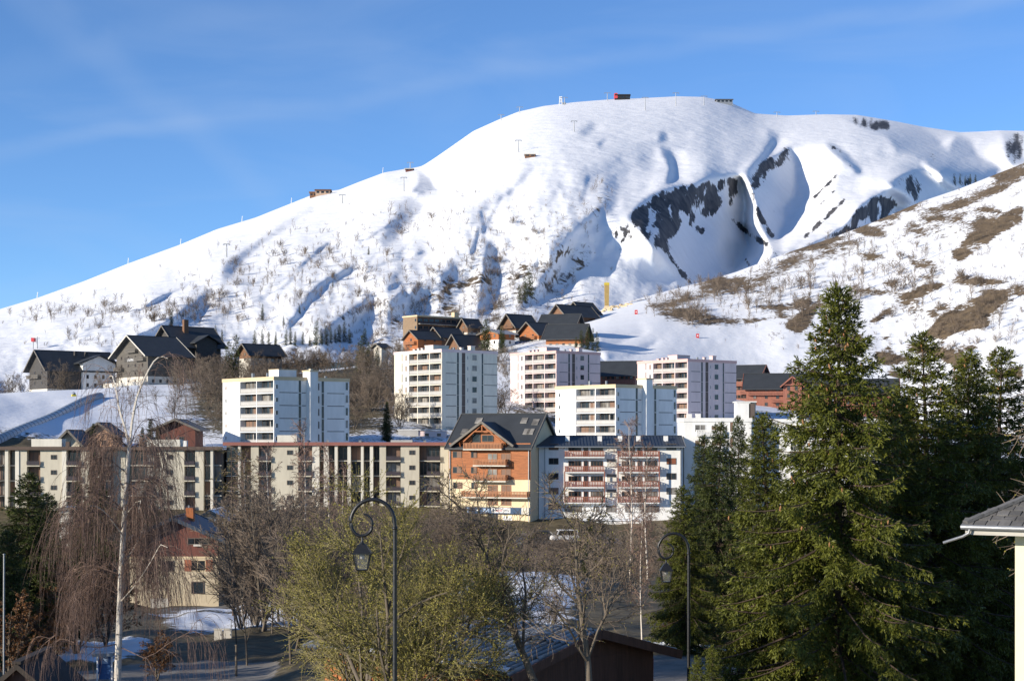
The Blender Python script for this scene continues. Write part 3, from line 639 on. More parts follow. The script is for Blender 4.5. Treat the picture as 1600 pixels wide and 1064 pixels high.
TL = dict(loggia=(0, 0.25, 0.5, 0.68), lwin=[(0.74, 0.75, 1.5), (0.825, 0.35, 2.2)], lblank=[(0.85, 0.995)], panels=[(0.005, 0.255), (0.755, 0.995)],
          strips=[(0.285, 0.55, 2.66, JOINT), (0.385, 1.05, 2.66, BROWNTRIM), (0.46, 0.25, 0.9, WHITE), (0.725, 0.45, 2.66, JOINT)], squares=[(0.58, 1.6, 1.5)])
roof_t = [('lift_house', 0.15, 0.35, 5, 3.5, 1.5), ('chimney', 0.02, 0.42, 0.6, 0.6, 0.7), ('chimney', 0.02, 0.5, 0.6, 0.6, 0.7), ('chimney', 0.05, 0.62, 0.7, 0.7, 0.6), ('chimney', 0.56, 0.05, 1.4, 1.2, 1.3), ('chimney', 0.4, 0.06, 0.7, 0.7, 0.8), ('vent', 0.3, 0.1, 0.4, 0.4, 0.9), ('vent', 0.75, 0.3, 0.5, 0.5, 0.6)]
tw = corner_block('tower_block', 'tall cream tower block with white loggias and blue-grey shaded flank, leftmost of the three towers', 690, 415, 549, 9, 2.71, 616, 777, CREAM, PINK, roofbits=roof_t, group='tower blocks', **TL)
corner_block('tower_block', 'tall pinkish tower block standing between the cream tower and the brown chalet roofs', 869, 470, 551, 9, 2.73, 797.5, 938, PINK, PINKT, roofbits=roof_t, group='tower blocks', **TL)
corner_block('tower_block', 'tall pinkish tower block nearest the piste, rightmost of the three towers', 1074.5, 446, 564, 10, 2.74, 996, 1150.5, PINK, PINKT, roofbits=roof_t, group='tower blocks', **TL)
# low annexe at the foot of the cream tower
an = Bld('tower_annexe', 'low pale pink annexe at the foot of the cream tower', 'annexe', 622, 398, (HZ - 690) / F * 398, 0)
an.W = an.wid_right(697); an.box('wall', 0, an.W * 0.42, 0, 5, -3, an.zpy(672), GREYP); an.box('pink_wall', an.W * 0.42 + 0.004, an.W, 0.3, 5, -3, an.zpy(673), PINK); an.box('roof', -0.2, an.W + 0.2, -0.2, 5.2, an.zpy(672) + 0.004, an.zpy(672) + 0.2, WHITE)
for f in (0.6, 0.85): an.window('F', an.W * f, 1.3, 0.9, 0.7, BROWNTRIM, off=0.3)

ML = dict(loggia=(0, 0.33, 0.65), lwin=[(0.93, 0.55, 0.9)], lblank=[(0.66, 0.89), (0.955, 0.995)], panels=[(0.065, 0.31), (0.36, 0.415), (0.70, 0.935)],
          strips=[(0.335, 0.55, 2.6, JOINT), (0.64, 0.55, 2.6, JOINT), (0.57, 0.9, 1.5, BROWNTRIM)], squares=[(0.035, 0.7, 1.0), (0.965, 0.75, 1.8)], shaft=(0.43, 0.535, 1.8))
roof_m = [('lift_house', 0.2, 0.2, 4.5, 4, 1.9), ('vent', 0.03, 0.45, 0.5, 0.5, 1.2), ('vent', 0.05, 0.2, 0.35, 0.35, 1.1), ('chimney', 0.66, 0.25, 0.6, 0.6, 2.2), ('vent', 0.75, 0.1, 0.4, 0.4, 0.7)]
corner_block('slab_block', 'white five-storey block with ochre roof edge and stair shaft, beside the brown thicket', 428, 352, 592.5, 6, 2.75, 348, 545.5, WHITE, OCHRE, roofbits=roof_m, group='slab blocks', **ML)
corner_block('slab_block', 'white five-storey block with ochre roof edge in front of the pinkish towers', 962, 367, 604.5, 6, 2.75, 868, 1057, WHITE, OCHRE, roofbits=roof_m[1:3] + roof_m[4:], group='slab blocks', **ML)

# ---------------------------------------------------------------- long low concrete apartment buildings facing the camera
def long_block(name, label, px0, px1, Y, pytop, n, h, mods, fascia, wallm, depth=11):
    b = Bld(name, label, 'apartment block', px0, Y, 0); ztop = (HZ - pytop) / F * Y; H = n * h
    b.e.location.z = b.z = ztop - H; b.W = (px1 - px0) / F * Y
    b.box('core', 0.02, b.W - 0.02, 1.2, depth, -3, H, JOINT)
    X = lambda p: (p - px0) / F * Y
    for a, c, kind in mods:
        x0, x1 = X(a), X(c); w = x1 - x0; m = (x0 + x1) / 2
        if kind == 'pier': b.box('pier', x0, x1, -0.15, 1.19, -3, H, CONCW)
        elif kind in ('wall', 'wallwin'):
            b.box('wall', x0, x1, 0, 1.19, -3, H, wallm)
            if kind == 'wallwin':
                for k in range(n): b.window('F', x0 + w * 0.62, k * h + 1.05, 1.1, 0.85, BROWNTRIM, GLASS, 1)
        elif kind == 'dark':
            for k in range(n):
                b.window('F', m, k * h + 0.1, w - 0.1, h - 0.35, BROWNTRIM, random.choice([GLASS, GLASS, BLIND, GLASSB]), 1 if w < 2 else 2, off=1.18)
                b.box('slab', x0, x1, 0.55, 1.18, k * h - 0.12, k * h, CONCW)
        elif kind == 'bay':
            for k in range(n):
                b.window('F', m, k * h + 0.1, w - 0.25, h - 0.45, BROWNTRIM, random.choice([GLASS, GLASSB, BLIND]), 2, off=1.17, name='balcony_door')
                b.box('slab', x0, x1, -0.5, 1.18, k * h - 0.2, k * h, wallm)
                b.railing('F', x0 + 0.05, x1 - 0.05, k * h, -0.42, DARKP, 0.85, 'panel')
    b.box('roof', -0.3, b.W + 0.3, -0.55, depth + 0.3, H + 0.24, H + 0.34, ROOFB)
    b.box('fascia', -0.35, b.W + 0.35, -0.62, -0.1, H + 0.003, H + 0.62, fascia)
    return b
r3 = long_block('long_apartment_block', 'long concrete apartment block with red roof edge beside the orange chalet', 352, 701, 304, 696, 5, 2.75,
    [(352, 372, 'dark'), (372, 376, 'pier'), (376, 392, 'dark'), (392, 404, 'wall'), (404, 424, 'bay'), (424, 432, 'wall'), (432, 466, 'wallwin'), (466, 488, 'bay'), (488, 499, 'pier'), (499, 506, 'dark'), (506, 513, 'pier'), (513, 523, 'dark'), (523, 527.5, 'pier'), (527.5, 543, 'dark'), (543, 548, 'pier'), (548, 564, 'dark'), (564, 568, 'pier'), (568, 578, 'dark'),
     (578, 583, 'pier'), (583, 593, 'dark'), (593, 603, 'wall'), (603, 626, 'bay'), (626, 655, 'wallwin'), (655, 667, 'dark'), (667, 688, 'bay'), (688, 701, 'wall')], REDF, CONC)
r3.box('roof_hut', 9.2, 12.8, 2, 6, 3 * 0 + 5 * 2.75 + 0.35, 5 * 2.75 + 1.9, CONCW)
r3.box('roof_hut', 30, 34, 3, 6, 5 * 2.75 + 0.35, 5 * 2.75 + 1.0, GREYP)
for x in (14.5, 18, 24, 36): r3.box('vent', x, x + 0.5, 4, 4.5, 5 * 2.75 + 0.35, 5 * 2.75 + 0.95, METAL)
r1 = long_block('long_apartment_block', 'concrete apartment block with brown roof edge at the left picture edge behind the dark spruces', -60, 172, 300, 703, 5, 2.75,
    [(-60, -30, 'wallwin'), (-30, 0, 'bay'), (0, 8, 'dark'), (8, 13, 'pier'), (13, 24, 'dark'), (24, 30, 'pier'), (30, 42, 'wall'), (42, 63, 'bay'), (63, 97, 'wallwin'), (97, 104, 'pier'), (104, 126, 'bay'), (126, 140, 'wall'), (140, 151, 'dark'), (151, 155, 'pier'), (155, 172, 'dark')], BROWNF, CONC)
r1.box('roof_hut', 12, 17.5, 2, 5, 5 * 2.75 + 0.35, 5 * 2.75 + 2.0, CONCW); r1.box('vent', 18.2, 18.9, 2, 3, 5 * 2.75 + 0.35, 5 * 2.75 + 1.5, BROWNF)
r2 = long_block('long_apartment_block', 'concrete apartment block with brown roof edge behind the weeping birch', 174, 345, 302, 703, 5, 2.75,
    [(174, 196, 'wall'), (196, 226, 'dark'), (226, 245, 'bay'), (245, 278, 'wallwin'), (278, 288, 'wall'), (288, 305, 'bay'), (305, 318, 'wall'), (318, 329, 'dark'), (329, 333, 'pier'), (333, 345, 'dark')], BROWNF, CONC)
r2.box('roof_hut', 6.0, 12, 2, 5, 5 * 2.75 + 0.35, 5 * 2.75 + 1.9, CONCW); r2.box('roof_hut', 12.6, 13.3, 2, 3, 5 * 2.75 + 0.35, 5 * 2.75 + 1.7, WHITE)
# ---------------------------------------------------------------- orange chalet block
c = Bld('chalet_apartments', 'five-storey chalet apartment building with orange wooden front and dark gabled dormer', 'apartment building', 702, 300, -15.6, R(-21))
W = c.W = c.wid_right(829); Dp = 14.0; ze, zr = c.zpy(693), c.zpy(646.5) + 0.1
ZP = lambda py: c.zpy(py)
XP = lambda px: c.wid_right(px)
c.gable_wall(W, Dp, -2, ze, zr, 'x', mat('yellow_cream_render', (0.70, 0.58, 0.38), 0.85, 0.14, 0.3, 2, (1, 1, 0.4)))
c.box('timber_front', -0.02, W + 0.02, -0.14, -0.004, ZP(748), ze + 0.1, ORANGE)
c.gable_roof(W, Dp, ze, zr, 'x', 1.0, ROOFD, GREYW, 0.3, rake=0.45)
cx = XP(757); hw = 6.1; az = ZP(659)
for sx in (-1, 1):
    f, r_, bk = -1.5, az - 0.0, 6.2
    q = [(cx, f, az), (cx + sx * hw, f, ze - 0.35), (cx + sx * hw, 1.0, ze - 0.35), (cx, bk, az)]
    slab('dormer_slope', c.e, *(q if sx < 0 else q[::-1]), 0.28, ROOFD)
    beam('dormer_bargeboard', c.e, (cx, f - 0.07, az - 0.1), (cx + sx * hw, f - 0.07, ze - 0.45), 0.14, 0.4, GREYW)
    beam('truss_strut', c.e, (cx, -1.2, az - 0.5), (cx + sx * 3.6, -1.2, ze + 0.35), 0.18, 0.22, ORANGE)
    beam('bracket', c.e, (cx + sx * 4.4, -0.1, ze - 1.2), (cx + sx * 4.4, -1.2, ze + 0.3), 0.2, 0.2, ORANGE)
hull('dormer_wall', c.e, [(cx - hw + 0.7, -0.12, ze), (cx + hw - 0.7, -0.12, ze), (cx, -0.12, az - 0.45)], [(cx - hw + 0.7, 0.9, ze), (cx + hw - 0.7, 0.9, ze), (cx, 4.0, az - 0.45)], ORANGE)
beam('truss_beam', c.e, (cx - 2.3, -1.2, ZP(674)), (cx + 2.3, -1.2, ZP(674)), 0.2, 0.22, ORANGE); beam('truss_post', c.e, (cx, -1.2, ZP(674)), (cx, -1.2, az - 0.3), 0.2, 0.2, ORANGE)
c.window('F', cx + 0.7, ZP(690), 2.2, 1.2, BROWNTRIM, GLASS, 1, off=-0.16)
c.window('F', cx - 1.5, ZP(691), 1.6, 1.5, BROWNTRIM, GLASS, 0, off=-0.16)
for (a, d, py, dep) in [(729, 789, 702, 1.7), (744, 795, 727, 1.6), (743, 795, 751, 1.6), (726, 829, 776, 1.7)]:
    c.balcony('F', XP(a), XP(d), ZP(py) + 0.1, dep, ORANGE2, CONCW, 1.05)
for i, py in enumerate((715, 739, 763)):
    for px, w in ((715, 1.75), (741, 1.15)):
        c.window('F', XP(px), ZP(py), w, 1.15, BROWNTRIM, GLASS, 1, off=-0.15 if py < 748 else 0.0)
        o_ = c.place('F', XP(px) + w * 0.2, ZP(py), -0.2 if py < 748 else -0.06)[0]; box('shutter', c.e, (o_[0] - w * 0.22, o_[1] - 0.06, o_[2] + 0.03), (o_[0] + w * 0.3, o_[1], o_[2] + 1.12), BLIND)
for py in (725, 749, 774, 788.5):
    for px in (770, 791):
        c.window('F', XP(px), ZP(py) + 0.03, 1.9, 1.95, ORANGE2, BLIND if px == 791 or py > 760 else GLASSB, 1, off=-0.15 if py < 751 else 0.0, name='balcony_door')
for px, py in ((731, 657.5), (803, 657.5), (822, 660), (717, 675), (815, 675), (821, 675)):
    x = XP(px); k = (ZP(py) - ze) / (zr - ze) * Dp / 2
    slab('skylight', c.e, (x - 0.6, k - 0.6, ZP(py) - 0.33), (x + 0.6, k - 0.6, ZP(py) - 0.33), (x + 0.6, k + 0.55, ZP(py) + 0.62), (x - 0.6, k + 0.55, ZP(py) + 0.62), 0.12, GLASSB)
# illustrated shop band on the first-floor balcony edge
SIGNB = mat('sign_blue', (0.035, 0.075, 0.15), 0.6, 0.1); SIGNW = mat('sign_white', (0.75, 0.75, 0.74), 0.6, 0.05); SIGNR = mat('sign_red', (0.55, 0.06, 0.07), 0.6, 0.1); SIGNC = mat('sign_pale_blue', (0.30, 0.40, 0.56), 0.6, 0.3, 1.2)
sg = box('shop_sign', None, (0, 0, 0), (XP(817) - XP(728), 0.12, 1.15), SIGNB)
sg.parent = c.e; sg.location = (XP(728), -0.5, ZP(801)); sg['label'] = 'blue, white and red shop band on brackets'
SL = XP(817) - XP(728)
def sgn(a, b_, z0, z1, m): box('sign_mark', sg, (SL * a, -0.02, z0), (SL * b_, -0.004, z1), m)
sgn(0.045, 0.06, 0.15, 0.95, SIGNC); beam('arrow', sg, (SL * 0.052, -0.012, 1.0), (SL * 0.03, -0.012, 0.72), 0.02, 0.12, SIGNC); beam('arrow', sg, (SL * 0.052, -0.012, 1.0), (SL * 0.075, -0.012, 0.72), 0.02, 0.12, SIGNC)
sgn(0.32, 0.43, 0.25, 0.95, SIGNC); sgn(0.2, 0.24, 0.4, 0.7, SIGNW); sgn(0.47, 0.80, 0.18, 1.06, SIGNW)
for i in range(9): sgn(0.545 + i * 0.0135, 0.553 + i * 0.0135, 0.35, 0.8, SIGNR)
sgn(0.49, 0.515, 0.3, 0.95, SIGNB)
for i in range(6): sgn(0.685 + i * 0.018, 0.697 + i * 0.018, 0.45, 0.78, SIGNB)
c.box('balcony_band', XP(817) + 0.05, W, -0.9, -0.004, ZP(801), ZP(791), CONCW)
c.box('poster', XP(786), XP(800), -0.07, -0.004, ZP(815), ZP(804), SIGNW)
c.window('F', XP(742), ZP(816), 2.2, 2.0, BROWNTRIM, GLASS, 2, name='shop_window'); c.window('F', XP(770), ZP(816), 2.0, 2.0, BROWNTRIM, GLASS, 2, name='shop_window')
beam('downpipe', c.e, (0.25, -0.3, -1), (0.25, -0.3, ze - 0.4), 0.12, 0.12, METAL); beam('downpipe', c.e, (W - 0.25, -0.3, -1), (W - 0.25, -0.3, ze - 0.4), 0.12, 0.12, METAL)

# ---------------------------------------------------------------- white block with red wooden balconies
w = Bld('balcony_block', 'white apartment building with four rows of red wooden balconies and a blue slate roof', 'apartment building', 842, 298, -15.5)
X = lambda px: (px - 842) / F * 298
W = w.W = X(1067); ze, zr = w.zpy(694.5), w.zpy(680.5)
w.gable_wall(W, 12, -2, ze, zr, 'x', WHITE); w.gable_roof(W, 12, ze, zr, 'x', 0.9, ROOFN, METAL, 0.25, rake=0.3)
beam('gutter', w.e, (-0.3, -1.0, ze - 0.42), (W + 0.3, -1.0, ze - 0.42), 0.16, 0.16, METAL)
for i in range(46):
    x = -0.2 + (W + 0.4) * i / 45; beam('roof_seam', w.e, (x, -0.85, ze - 0.16), (x, 5.8, zr + 0.03), 0.05, 0.06, ROOFN)
SLABS = (713.5, 737, 760.5, 784.5)
for bi, (a, d) in enumerate(((882, 944), (965, 1029))):
    for k, py in enumerate(SLABS):
        w.balcony('F', X(a), X(d), w.zpy(py), 1.35, REDWOOD, WHITE, 1.05)
        z = w.zpy(py) + 0.05
        for f0, f1, nb in ((0.1, 0.42, 3), (0.66, 0.97, 3)):
            w.window('F', X(a + (d - a) * (f0 + f1) / 2), z + 0.95, (f1 - f0) * X(a + (d - a)) * 0 + (f1 - f0) * (d - a) / F * 298, 0.95, BROWNW, random.choice([GLASS, GLASSB, GLASS]), nb)
        w.window('F', X(a + (d - a) * 0.54), z + 0.0, 0.85, 1.9, REDWOOD, GLASS, 0, name='balcony_door')
    for f in (0.0, 1.0):
        x = X(a + (d - a) * f); w.box('post', x - 0.1, x + 0.1, -1.36, -1.2, w.zpy(784.5), w.zpy(704) if bi else w.zpy(736), REDWOOD)
for py in SLABS:
    w.box('landing', X(948), X(963), -0.5, -0.004, w.zpy(py) + 1.0, w.zpy(py) + 1.7, CONCW); w.box('stair_opening', X(948), X(963), -0.05, -0.004, w.zpy(py) + 1.705, w.zpy(py) + 2.3, JOINT)
for py in (703, 725.5, 749, 772, 796):
    w.window('F', X(865), w.zpy(py), 1.75, 1.15, BROWNTRIM, random.choice([GLASS, BLIND]), 1); 
    if py < 790: w.window('F', X(1049), w.zpy(py), 1.75, 1.15, BROWNTRIM, random.choice([SHUT, GLASSB, GLASS]), 1)
for a, d, nb in ((887, 909, 4), (931, 936, 0), (947, 963, 1), (977, 984, 0), (1004, 1030, 3)):
    w.window('F', X((a + d) / 2), w.zpy(800), (d - a) / F * 298, 1.15 if d - a > 8 else 1.0, BROWNTRIM, GLASSB, nb)
for px in (884, 935, 967, 996, 1039):
    w.box('chimney', X(px), X(px) + 0.75, 2.2, 2.9, w.zpy(690), w.zpy(681), WHITE)
w.box('garage', X(905), X(1000), -3.2, -0.01, -2, w.zpy(812), WHITE); w.box('garage_roof', X(904), X(1001), -3.5, 0.0, w.zpy(812) + 0.004, w.zpy(812) + 0.25, SNOWC)
beam('downpipe', w.e, (W - 0.4, -0.15, -1), (W - 0.4, -0.15, ze - 0.3), 0.14, 0.14, METAL); beam('downpipe', w.e, (X(851), -0.15, -1), (X(851), -0.15, ze - 0.3), 0.14, 0.14, METAL)

# ---------------------------------------------------------------- white modern block behind the spruces
m = Bld('white_modern_block', 'bright white flat-roofed block with penthouse box behind the young spruces', 'apartment building', 1069, 303, -13)
X = lambda px: (px - 1069) / F * 303
m.W = X(1400); zt = m.zpy(657)
m.box('wall', 0, X(1174), 0, 12, -3, zt, WHITE); m.box('wing_wall', X(1174) + 0.004, X(1400), 3.5, 14, -3, zt - 0.05, WHITE)
m.flat_roof(0, X(1174), 0, 12, zt + 0.2, ROOFB, WHITE, 0.7, 0.15); m.flat_roof(X(1174) + 0.5, X(1400), 3.3, 14, zt + 0.1, ROOFB, WHITE, 0.6, 0.1)
m.box('penthouse', X(1155), X(1176), 3, 7, zt + 0.26, m.zpy(628), WHITE); m.box('penthouse_cap', X(1155) - 0.15, X(1186), 2.85, 8, m.zpy(628) + 0.004, m.zpy(628) + 0.2, WHITE); m.box('penthouse_flank', X(1176) + 0.004, X(1185), 3.4, 7, zt + 0.26, m.zpy(628), CONCW)
m.box('lift_door', X(1174), X(1183), 3.0, 3.38, zt + 0.3, m.zpy(630), BROWNTRIM)
for k in range(5):
    z = zt - 3.0 - 2.85 * k
    m.window('F', X(1094), z + 0.9, 2.0, 1.4, WHITE, random.choice([GLASSB, BLIND]), 1); m.window('F', X(1120), z + 0.9, 2.1, 1.2, WHITE, BLIND, 1); m.window('F', X(1143), z + 0.9, 0.7, 1.9, WHITE, BLIND, 0)
    m.balcony('F', X(1087), X(1128), z + 0.35, 0.9, WHITE, WHITE, 0.95)
    for px in (1193, 1250, 1310, 1360):
        m.window('F', X(px), z + 0.3, 2.4, 1.9, WHITE, GLASS, 1, off=3.5, name='balcony_door')
        loc = (X(px), 3.49, z + 0.2); o_ = ob('balcony', boxes_mesh('balcony', [((-1.5, -1.0, -0.18), (1.5, -0.003, 0))], WHITE), m.e, loc)
        ob('railing', boxes_mesh('railing', [((-1.5, -1.0, 0.9), (1.5, -0.94, 0.97))] + [((x - 0.02, -0.99, 0), (x + 0.02, -0.95, 0.9)) for x in np.arange(-1.4, 1.5, 0.35)], CONCW), o_)
for px in (1078, 1092, 1245): m.box('vent', X(px), X(px) + 0.9, 5, 6, zt + 0.26, zt + 1.3, WHITE)

# ---------------------------------------------------------------- generic chalet seen on the corner
def chalet(name, label, px, Y, base_py, pxl, pxr, eave_py, ridge_py, axis, lower, upper, split=0.4, roof=None, fascia=None, oh=1.0, rz=TH, wins=(3, 4), storeys=2, balc=None, depth=None, group=None, cat='chalet', winw=0.9, winh=1.1, pane=None):
    b = Bld(name, label, cat, px, Y, (HZ - base_py) / F * Y, rz, group)
    W = b.wid_right(pxr); Dp = b.wid_left(pxl) if pxl is not None else depth
    b.W, b.Dp = W, Dp; ze, zr = b.zpy(eave_py), b.zpy(ridge_py) 
    b.gable_wall(W, Dp, -7, ze, zr, axis, upper)
    if lower is not None and split > 0:
        e = 0.05; zs = ze * split
        b.box('base_wall', -e, W + e, -e, Dp + e, -7, zs, lower)
    b.gable_roof(W, Dp, ze, zr, axis, oh, roof or ROOFD, fascia or GREYW, 0.26)
    hs = ze / storeys
    for k in range(storeys):
        z = k * hs + hs * 0.35
        for face, L, n in (('L', Dp, wins[0]), ('F', W, wins[1])):
            if face == 'L' and rz < 0: face = 'R'
            for i in range(n):
                b.window(face, L * (i + 0.75) / (n + 0.5), z, winw, min(winh, hs * 0.55), BROWNTRIM, pane or random.choice([GLASS, GLASSB, GLASS]), 1, off=-0.06)
    if balc:
        for face, f0, f1, zf, mm in balc:
            L = Dp if face in 'LR' else W; b.balcony(face, L * f0, L * f1, ze * zf, 1.3, mm, mm, 1.0)
    return b
h1 = chalet('hotel', 'dark timber hotel wing with white cross gable, leftmost building on the ski slope', 74, 572, 622, 46, 180, 573, 545.5, 'x', STONE, DARKW, 0.30, oh=1.6, wins=(2, 6), storeys=3, fascia=GREYW, cat='hotel', group='hotel on the slope', balc=[('L', 0.35, 1.0, 0.66, GREYW)])
xw = h1.wid_right(127); we = h1.wid_right(178)
h1.box('white_wing', xw, we, -1.2, 3, -4, h1.zpy(566), WHITE)
for sx, x0_, x1_ in ((-1, xw - 2.0, (xw + we) / 2), (1, we + 2.0, (xw + we) / 2)):
    q = [(x0_, -2.6, h1.zpy(566)), (x1_, -2.6, h1.zpy(552)), (x1_, 5, h1.zpy(552)), (x0_, 5, h1.zpy(566))]
    slab('wing_roof', h1.e, *(q if sx < 0 else q[::-1]), 0.26, ROOFD)
hull('wing_gable', h1.e, [(xw, -1.19, h1.zpy(566)), (we, -1.19, h1.zpy(566)), ((xw + we) / 2, -1.19, h1.zpy(554))], [(xw, 2, h1.zpy(566)), (we, 2, h1.zpy(566)), ((xw + we) / 2, 2, h1.zpy(554))], WHITE)
for k in range(3):
    for i in range(4): h1.window('F', xw + (we - xw) * (i + 0.6) / 4.2, 1.2 + k * 2.9, 0.9, 1.3, BROWNTRIM, GLASS, 1, off=-1.2)
for x in (12, 16): h1.box('chimney', x, x + 1, 4, 5, h1.zpy(553), h1.zpy(546), DARKW)
h2 = chalet('hotel', 'dark timber hotel gable carrying white lettering, between the two other hotel wings', 231, 556, 602, 182, 292, 551, 521.5, 'x', STONE, HOTELW, 0.28, oh=2.0, wins=(4, 5), storeys=4, fascia=STONE, cat='hotel', group='hotel on the slope', balc=[('L', 0.05, 0.35, 0.78, GREYW), ('L', 0.3, 0.62, 1.05, GREYW), ('L', 0.75, 1.0, 0.5, GREYW)])
txt = bpy.data.curves.new('hotel_lettering', 'FONT'); txt.body = "L'ALPINIA"; txt.size = 1.25; txt.extrude = 0.05; txt.align_x = 'CENTER'
tmp = bpy.data.objects.new('tmp', txt); COL.objects.link(tmp); dg = bpy.context.evaluated_depsgraph_get(); tme = bpy.data.meshes.new_from_object(tmp.evaluated_get(dg)); bpy.data.objects.remove(tmp)
tme.materials.clear(); tme.materials.append(SIGNW)
ob('lettering', tme, h2.e, (-0.14, h2.Dp * 0.52, h2.zpy(562.5)), (R(90), 0, -math.pi / 2))
h2.box('sign_board', -0.10, -0.055, h2.Dp * 0.30, h2.Dp * 0.74, h2.zpy(563.2), h2.zpy(556.5), DARKW)
h2.box('terrace_wall', -3.0, -0.06, -1, h2.Dp + 4, -3, 1.2, STONE)
h3 = chalet('hotel', 'tall dark timber hotel wing with brick chimney, rightmost of the hotel wings', 277, 592, 604, 242, 345, 536, 507, 'x', STONE, DARKW, 0.25, oh=1.8, wins=(3, 7), storeys=5, fascia=GREYW, cat='hotel', group='hotel on the slope')
h3.box('chimney', 5.5, 7.3, 5, 6.4, h3.zpy(525), h3.zpy(497), BROWNW)
xa, xb = h3.wid_right(303), h3.wid_right(334)
h3.box('cross_wing', xa, xb, -2.0, 4, -4, h3.zpy(533), DARKW)
for sx, x0_ in ((-1, xa - 1.5), (1, xb + 1.5)):
    q = [(x0_, -3.5, h3.zpy(535)), ((xa + xb) / 2, -3.5, h3.zpy(522)), ((xa + xb) / 2, 6, h3.zpy(522)), (x0_, 6, h3.zpy(535))]
    slab('wing_roof', h3.e, *(q if sx < 0 else q[::-1]), 0.26, ROOFD)
hull('wing_gable', h3.e, [(xa, -1.99, h3.zpy(533)), (xb, -1.99, h3.zpy(533)), ((xa + xb) / 2, -1.99, h3.zpy(524.5))], [(xa, 2, h3.zpy(533)), (xb, 2, h3.zpy(533)), ((xa + xb) / 2, 2, h3.zpy(524.5))], DARKW)
h3.box('white_base', -0.4, xb + 2, -2.6, -0.2, -4, h3.zpy(578), WHITE)

# ---------------------------------------------------------------- upper village
bb = Bld('brown_flat_block', 'long flat-roofed brown block with dark blue balconies, at the top of the village', 'apartment block', 652, 655, (HZ - 548) / F * 655, TH)
W, Dp = bb.W, bb.Dp = bb.wid_right(722), bb.wid_left(630); zt = bb.zpy(494)
bb.box('wall', 0, W, 0, Dp, -3, zt, BROWNW); bb.box('side_wall', -0.06, -0.004, 0, Dp, -3, zt - 0.01, mat('taupe_render', (0.24, 0.17, 0.11), 0.9, 0.15)); bb.flat_roof(0, W, 0, Dp, zt + 0.2, ROOFB, OCHRE, 0.6, 0.3)
for k in range(4):
    z = zt - 2.9 * (k + 1)
    bb.box('balcony_deck', 0.5, W - 0.5, -1.2, -0.005, z - 0.15, z, CONCW); bb.railing('F', 0.5, W - 0.5, z, -1.15, DARKP, 1.0, 'panel')
    for i in range(8): bb.window('F', W * (i + 0.5) / 8, z + 0.1, 2.2, 2.0, BROWNTRIM, GLASS, 1)
    bb.window('L', 1.0, z + 0.8, 1.0, 1.2, BROWNTRIM, GLASS, 0, off=-0.06)
bb.box('chimney', W * 0.86, W * 0.86 + 2.2, 1, 3, zt + 0.3, bb.zpy(484), OCHRE)
chalet('mountain_chalet', 'small orange timber chalet in front of the brown flat block', 653, 632, 545, 632, 690, 527, 515, 'x', None, ORANGE, 0, wins=(1, 2), rz=TH, balc=[('L', 0.1, 0.9, 0.45, ORANGE2)])
chalet('mountain_chalet', 'dark-roofed low chalet between the brown flat block and the arched gable', 690, 640, 543, 670, 724, 524, 510, 'x', None, BROWNW, 0, wins=(1, 2))
chalet('mountain_chalet', 'chalet with sweeping dark roof and pale gable above the cream tower', 722, 605, 556, 700, 760, 541, 521.5, 'x', STONE, BROWNW, 0.4, wins=(2, 2), oh=1.6, balc=[('L', 0.1, 0.9, 0.35, SIGNR)])
chalet('mountain_chalet', 'brown timber house at the right end of the brown flat block', 731, 660, 524, 718, 751, 508, 497, 'x', STONE, BROWNW, 0.3, wins=(1, 2))
chalet('village_house', 'pale house with orange timber upper storey and light flat roof, above the towers', 779, 606, 540, 750, 804, 520, 514, 'x', WHITE, ORANGE, 0.48, wins=(3, 2), roof=mat('grey_snowy_roof', (0.35, 0.36, 0.38), 0.7, 0.3), cat='house')
chalet('mountain_chalet', 'tall chalet with balconied pale gable left of the big dark roofs', 806, 642, 522, 785, 836, 506, 489.5, 'x', STONE, BROWNW, 0.35, wins=(2, 2), storeys=3, oh=1.6, balc=[('L', 0.05, 0.95, 0.62, BROWNW)])
chalet('mountain_chalet', 'orange timber chalet with stone base in front of the big dark roofs', 842, 612, 541, 812, 866, 519, 502, 'x', STONE, ORANGE, 0.5, wins=(2, 2), oh=1.5, balc=[('L', 0.1, 0.9, 0.55, ORANGE2)])
chalet('mountain_chalet', 'wide dark-roofed orange chalet, nearest of the two big dark roofs', 853, 596, 545, None, 908, 526, 505, 'x', STONE, ORANGE, 0.35, rz=R(-16), depth=13, wins=(2, 5), oh=1.4)
chalet('mountain_chalet', 'wide dark-roofed chalet showing above the nearer dark roof', 845, 625, 530, None, 896, 507, 489.5, 'x', STONE, BROWNW, 0.35, rz=R(-16), depth=13, wins=(2, 4), oh=1.4)
chalet('mountain_chalet', 'highest brown chalet, beside the yellow drilling mast', 884, 700, 506, 862, 930, 489, 474.5, 'x', STONE, BROWNW, 0.25, wins=(2, 3), oh=1.6)
chalet('mountain_chalet', 'brown chalet gable tucked behind the highest chalet', 912, 712, 506, 888, 934, 486, 470.5, 'x', None, DARKW, 0, wins=(1, 2), oh=1.6)
chalet('mountain_chalet', 'low timber chalet with wide dark roof inside the brown thicket', 392, 565, 566, 374, 440, 550, 536, 'x', STONE, BROWNW, 0.4, wins=(1, 3), oh=1.4)
chalet('mountain_chalet', 'tiny pale hut between bare trees left of the cream tower', 596, 590, 550, 584, 606, 541, 536, 'x', None, STONE, 0, wins=(1, 1), storeys=1)

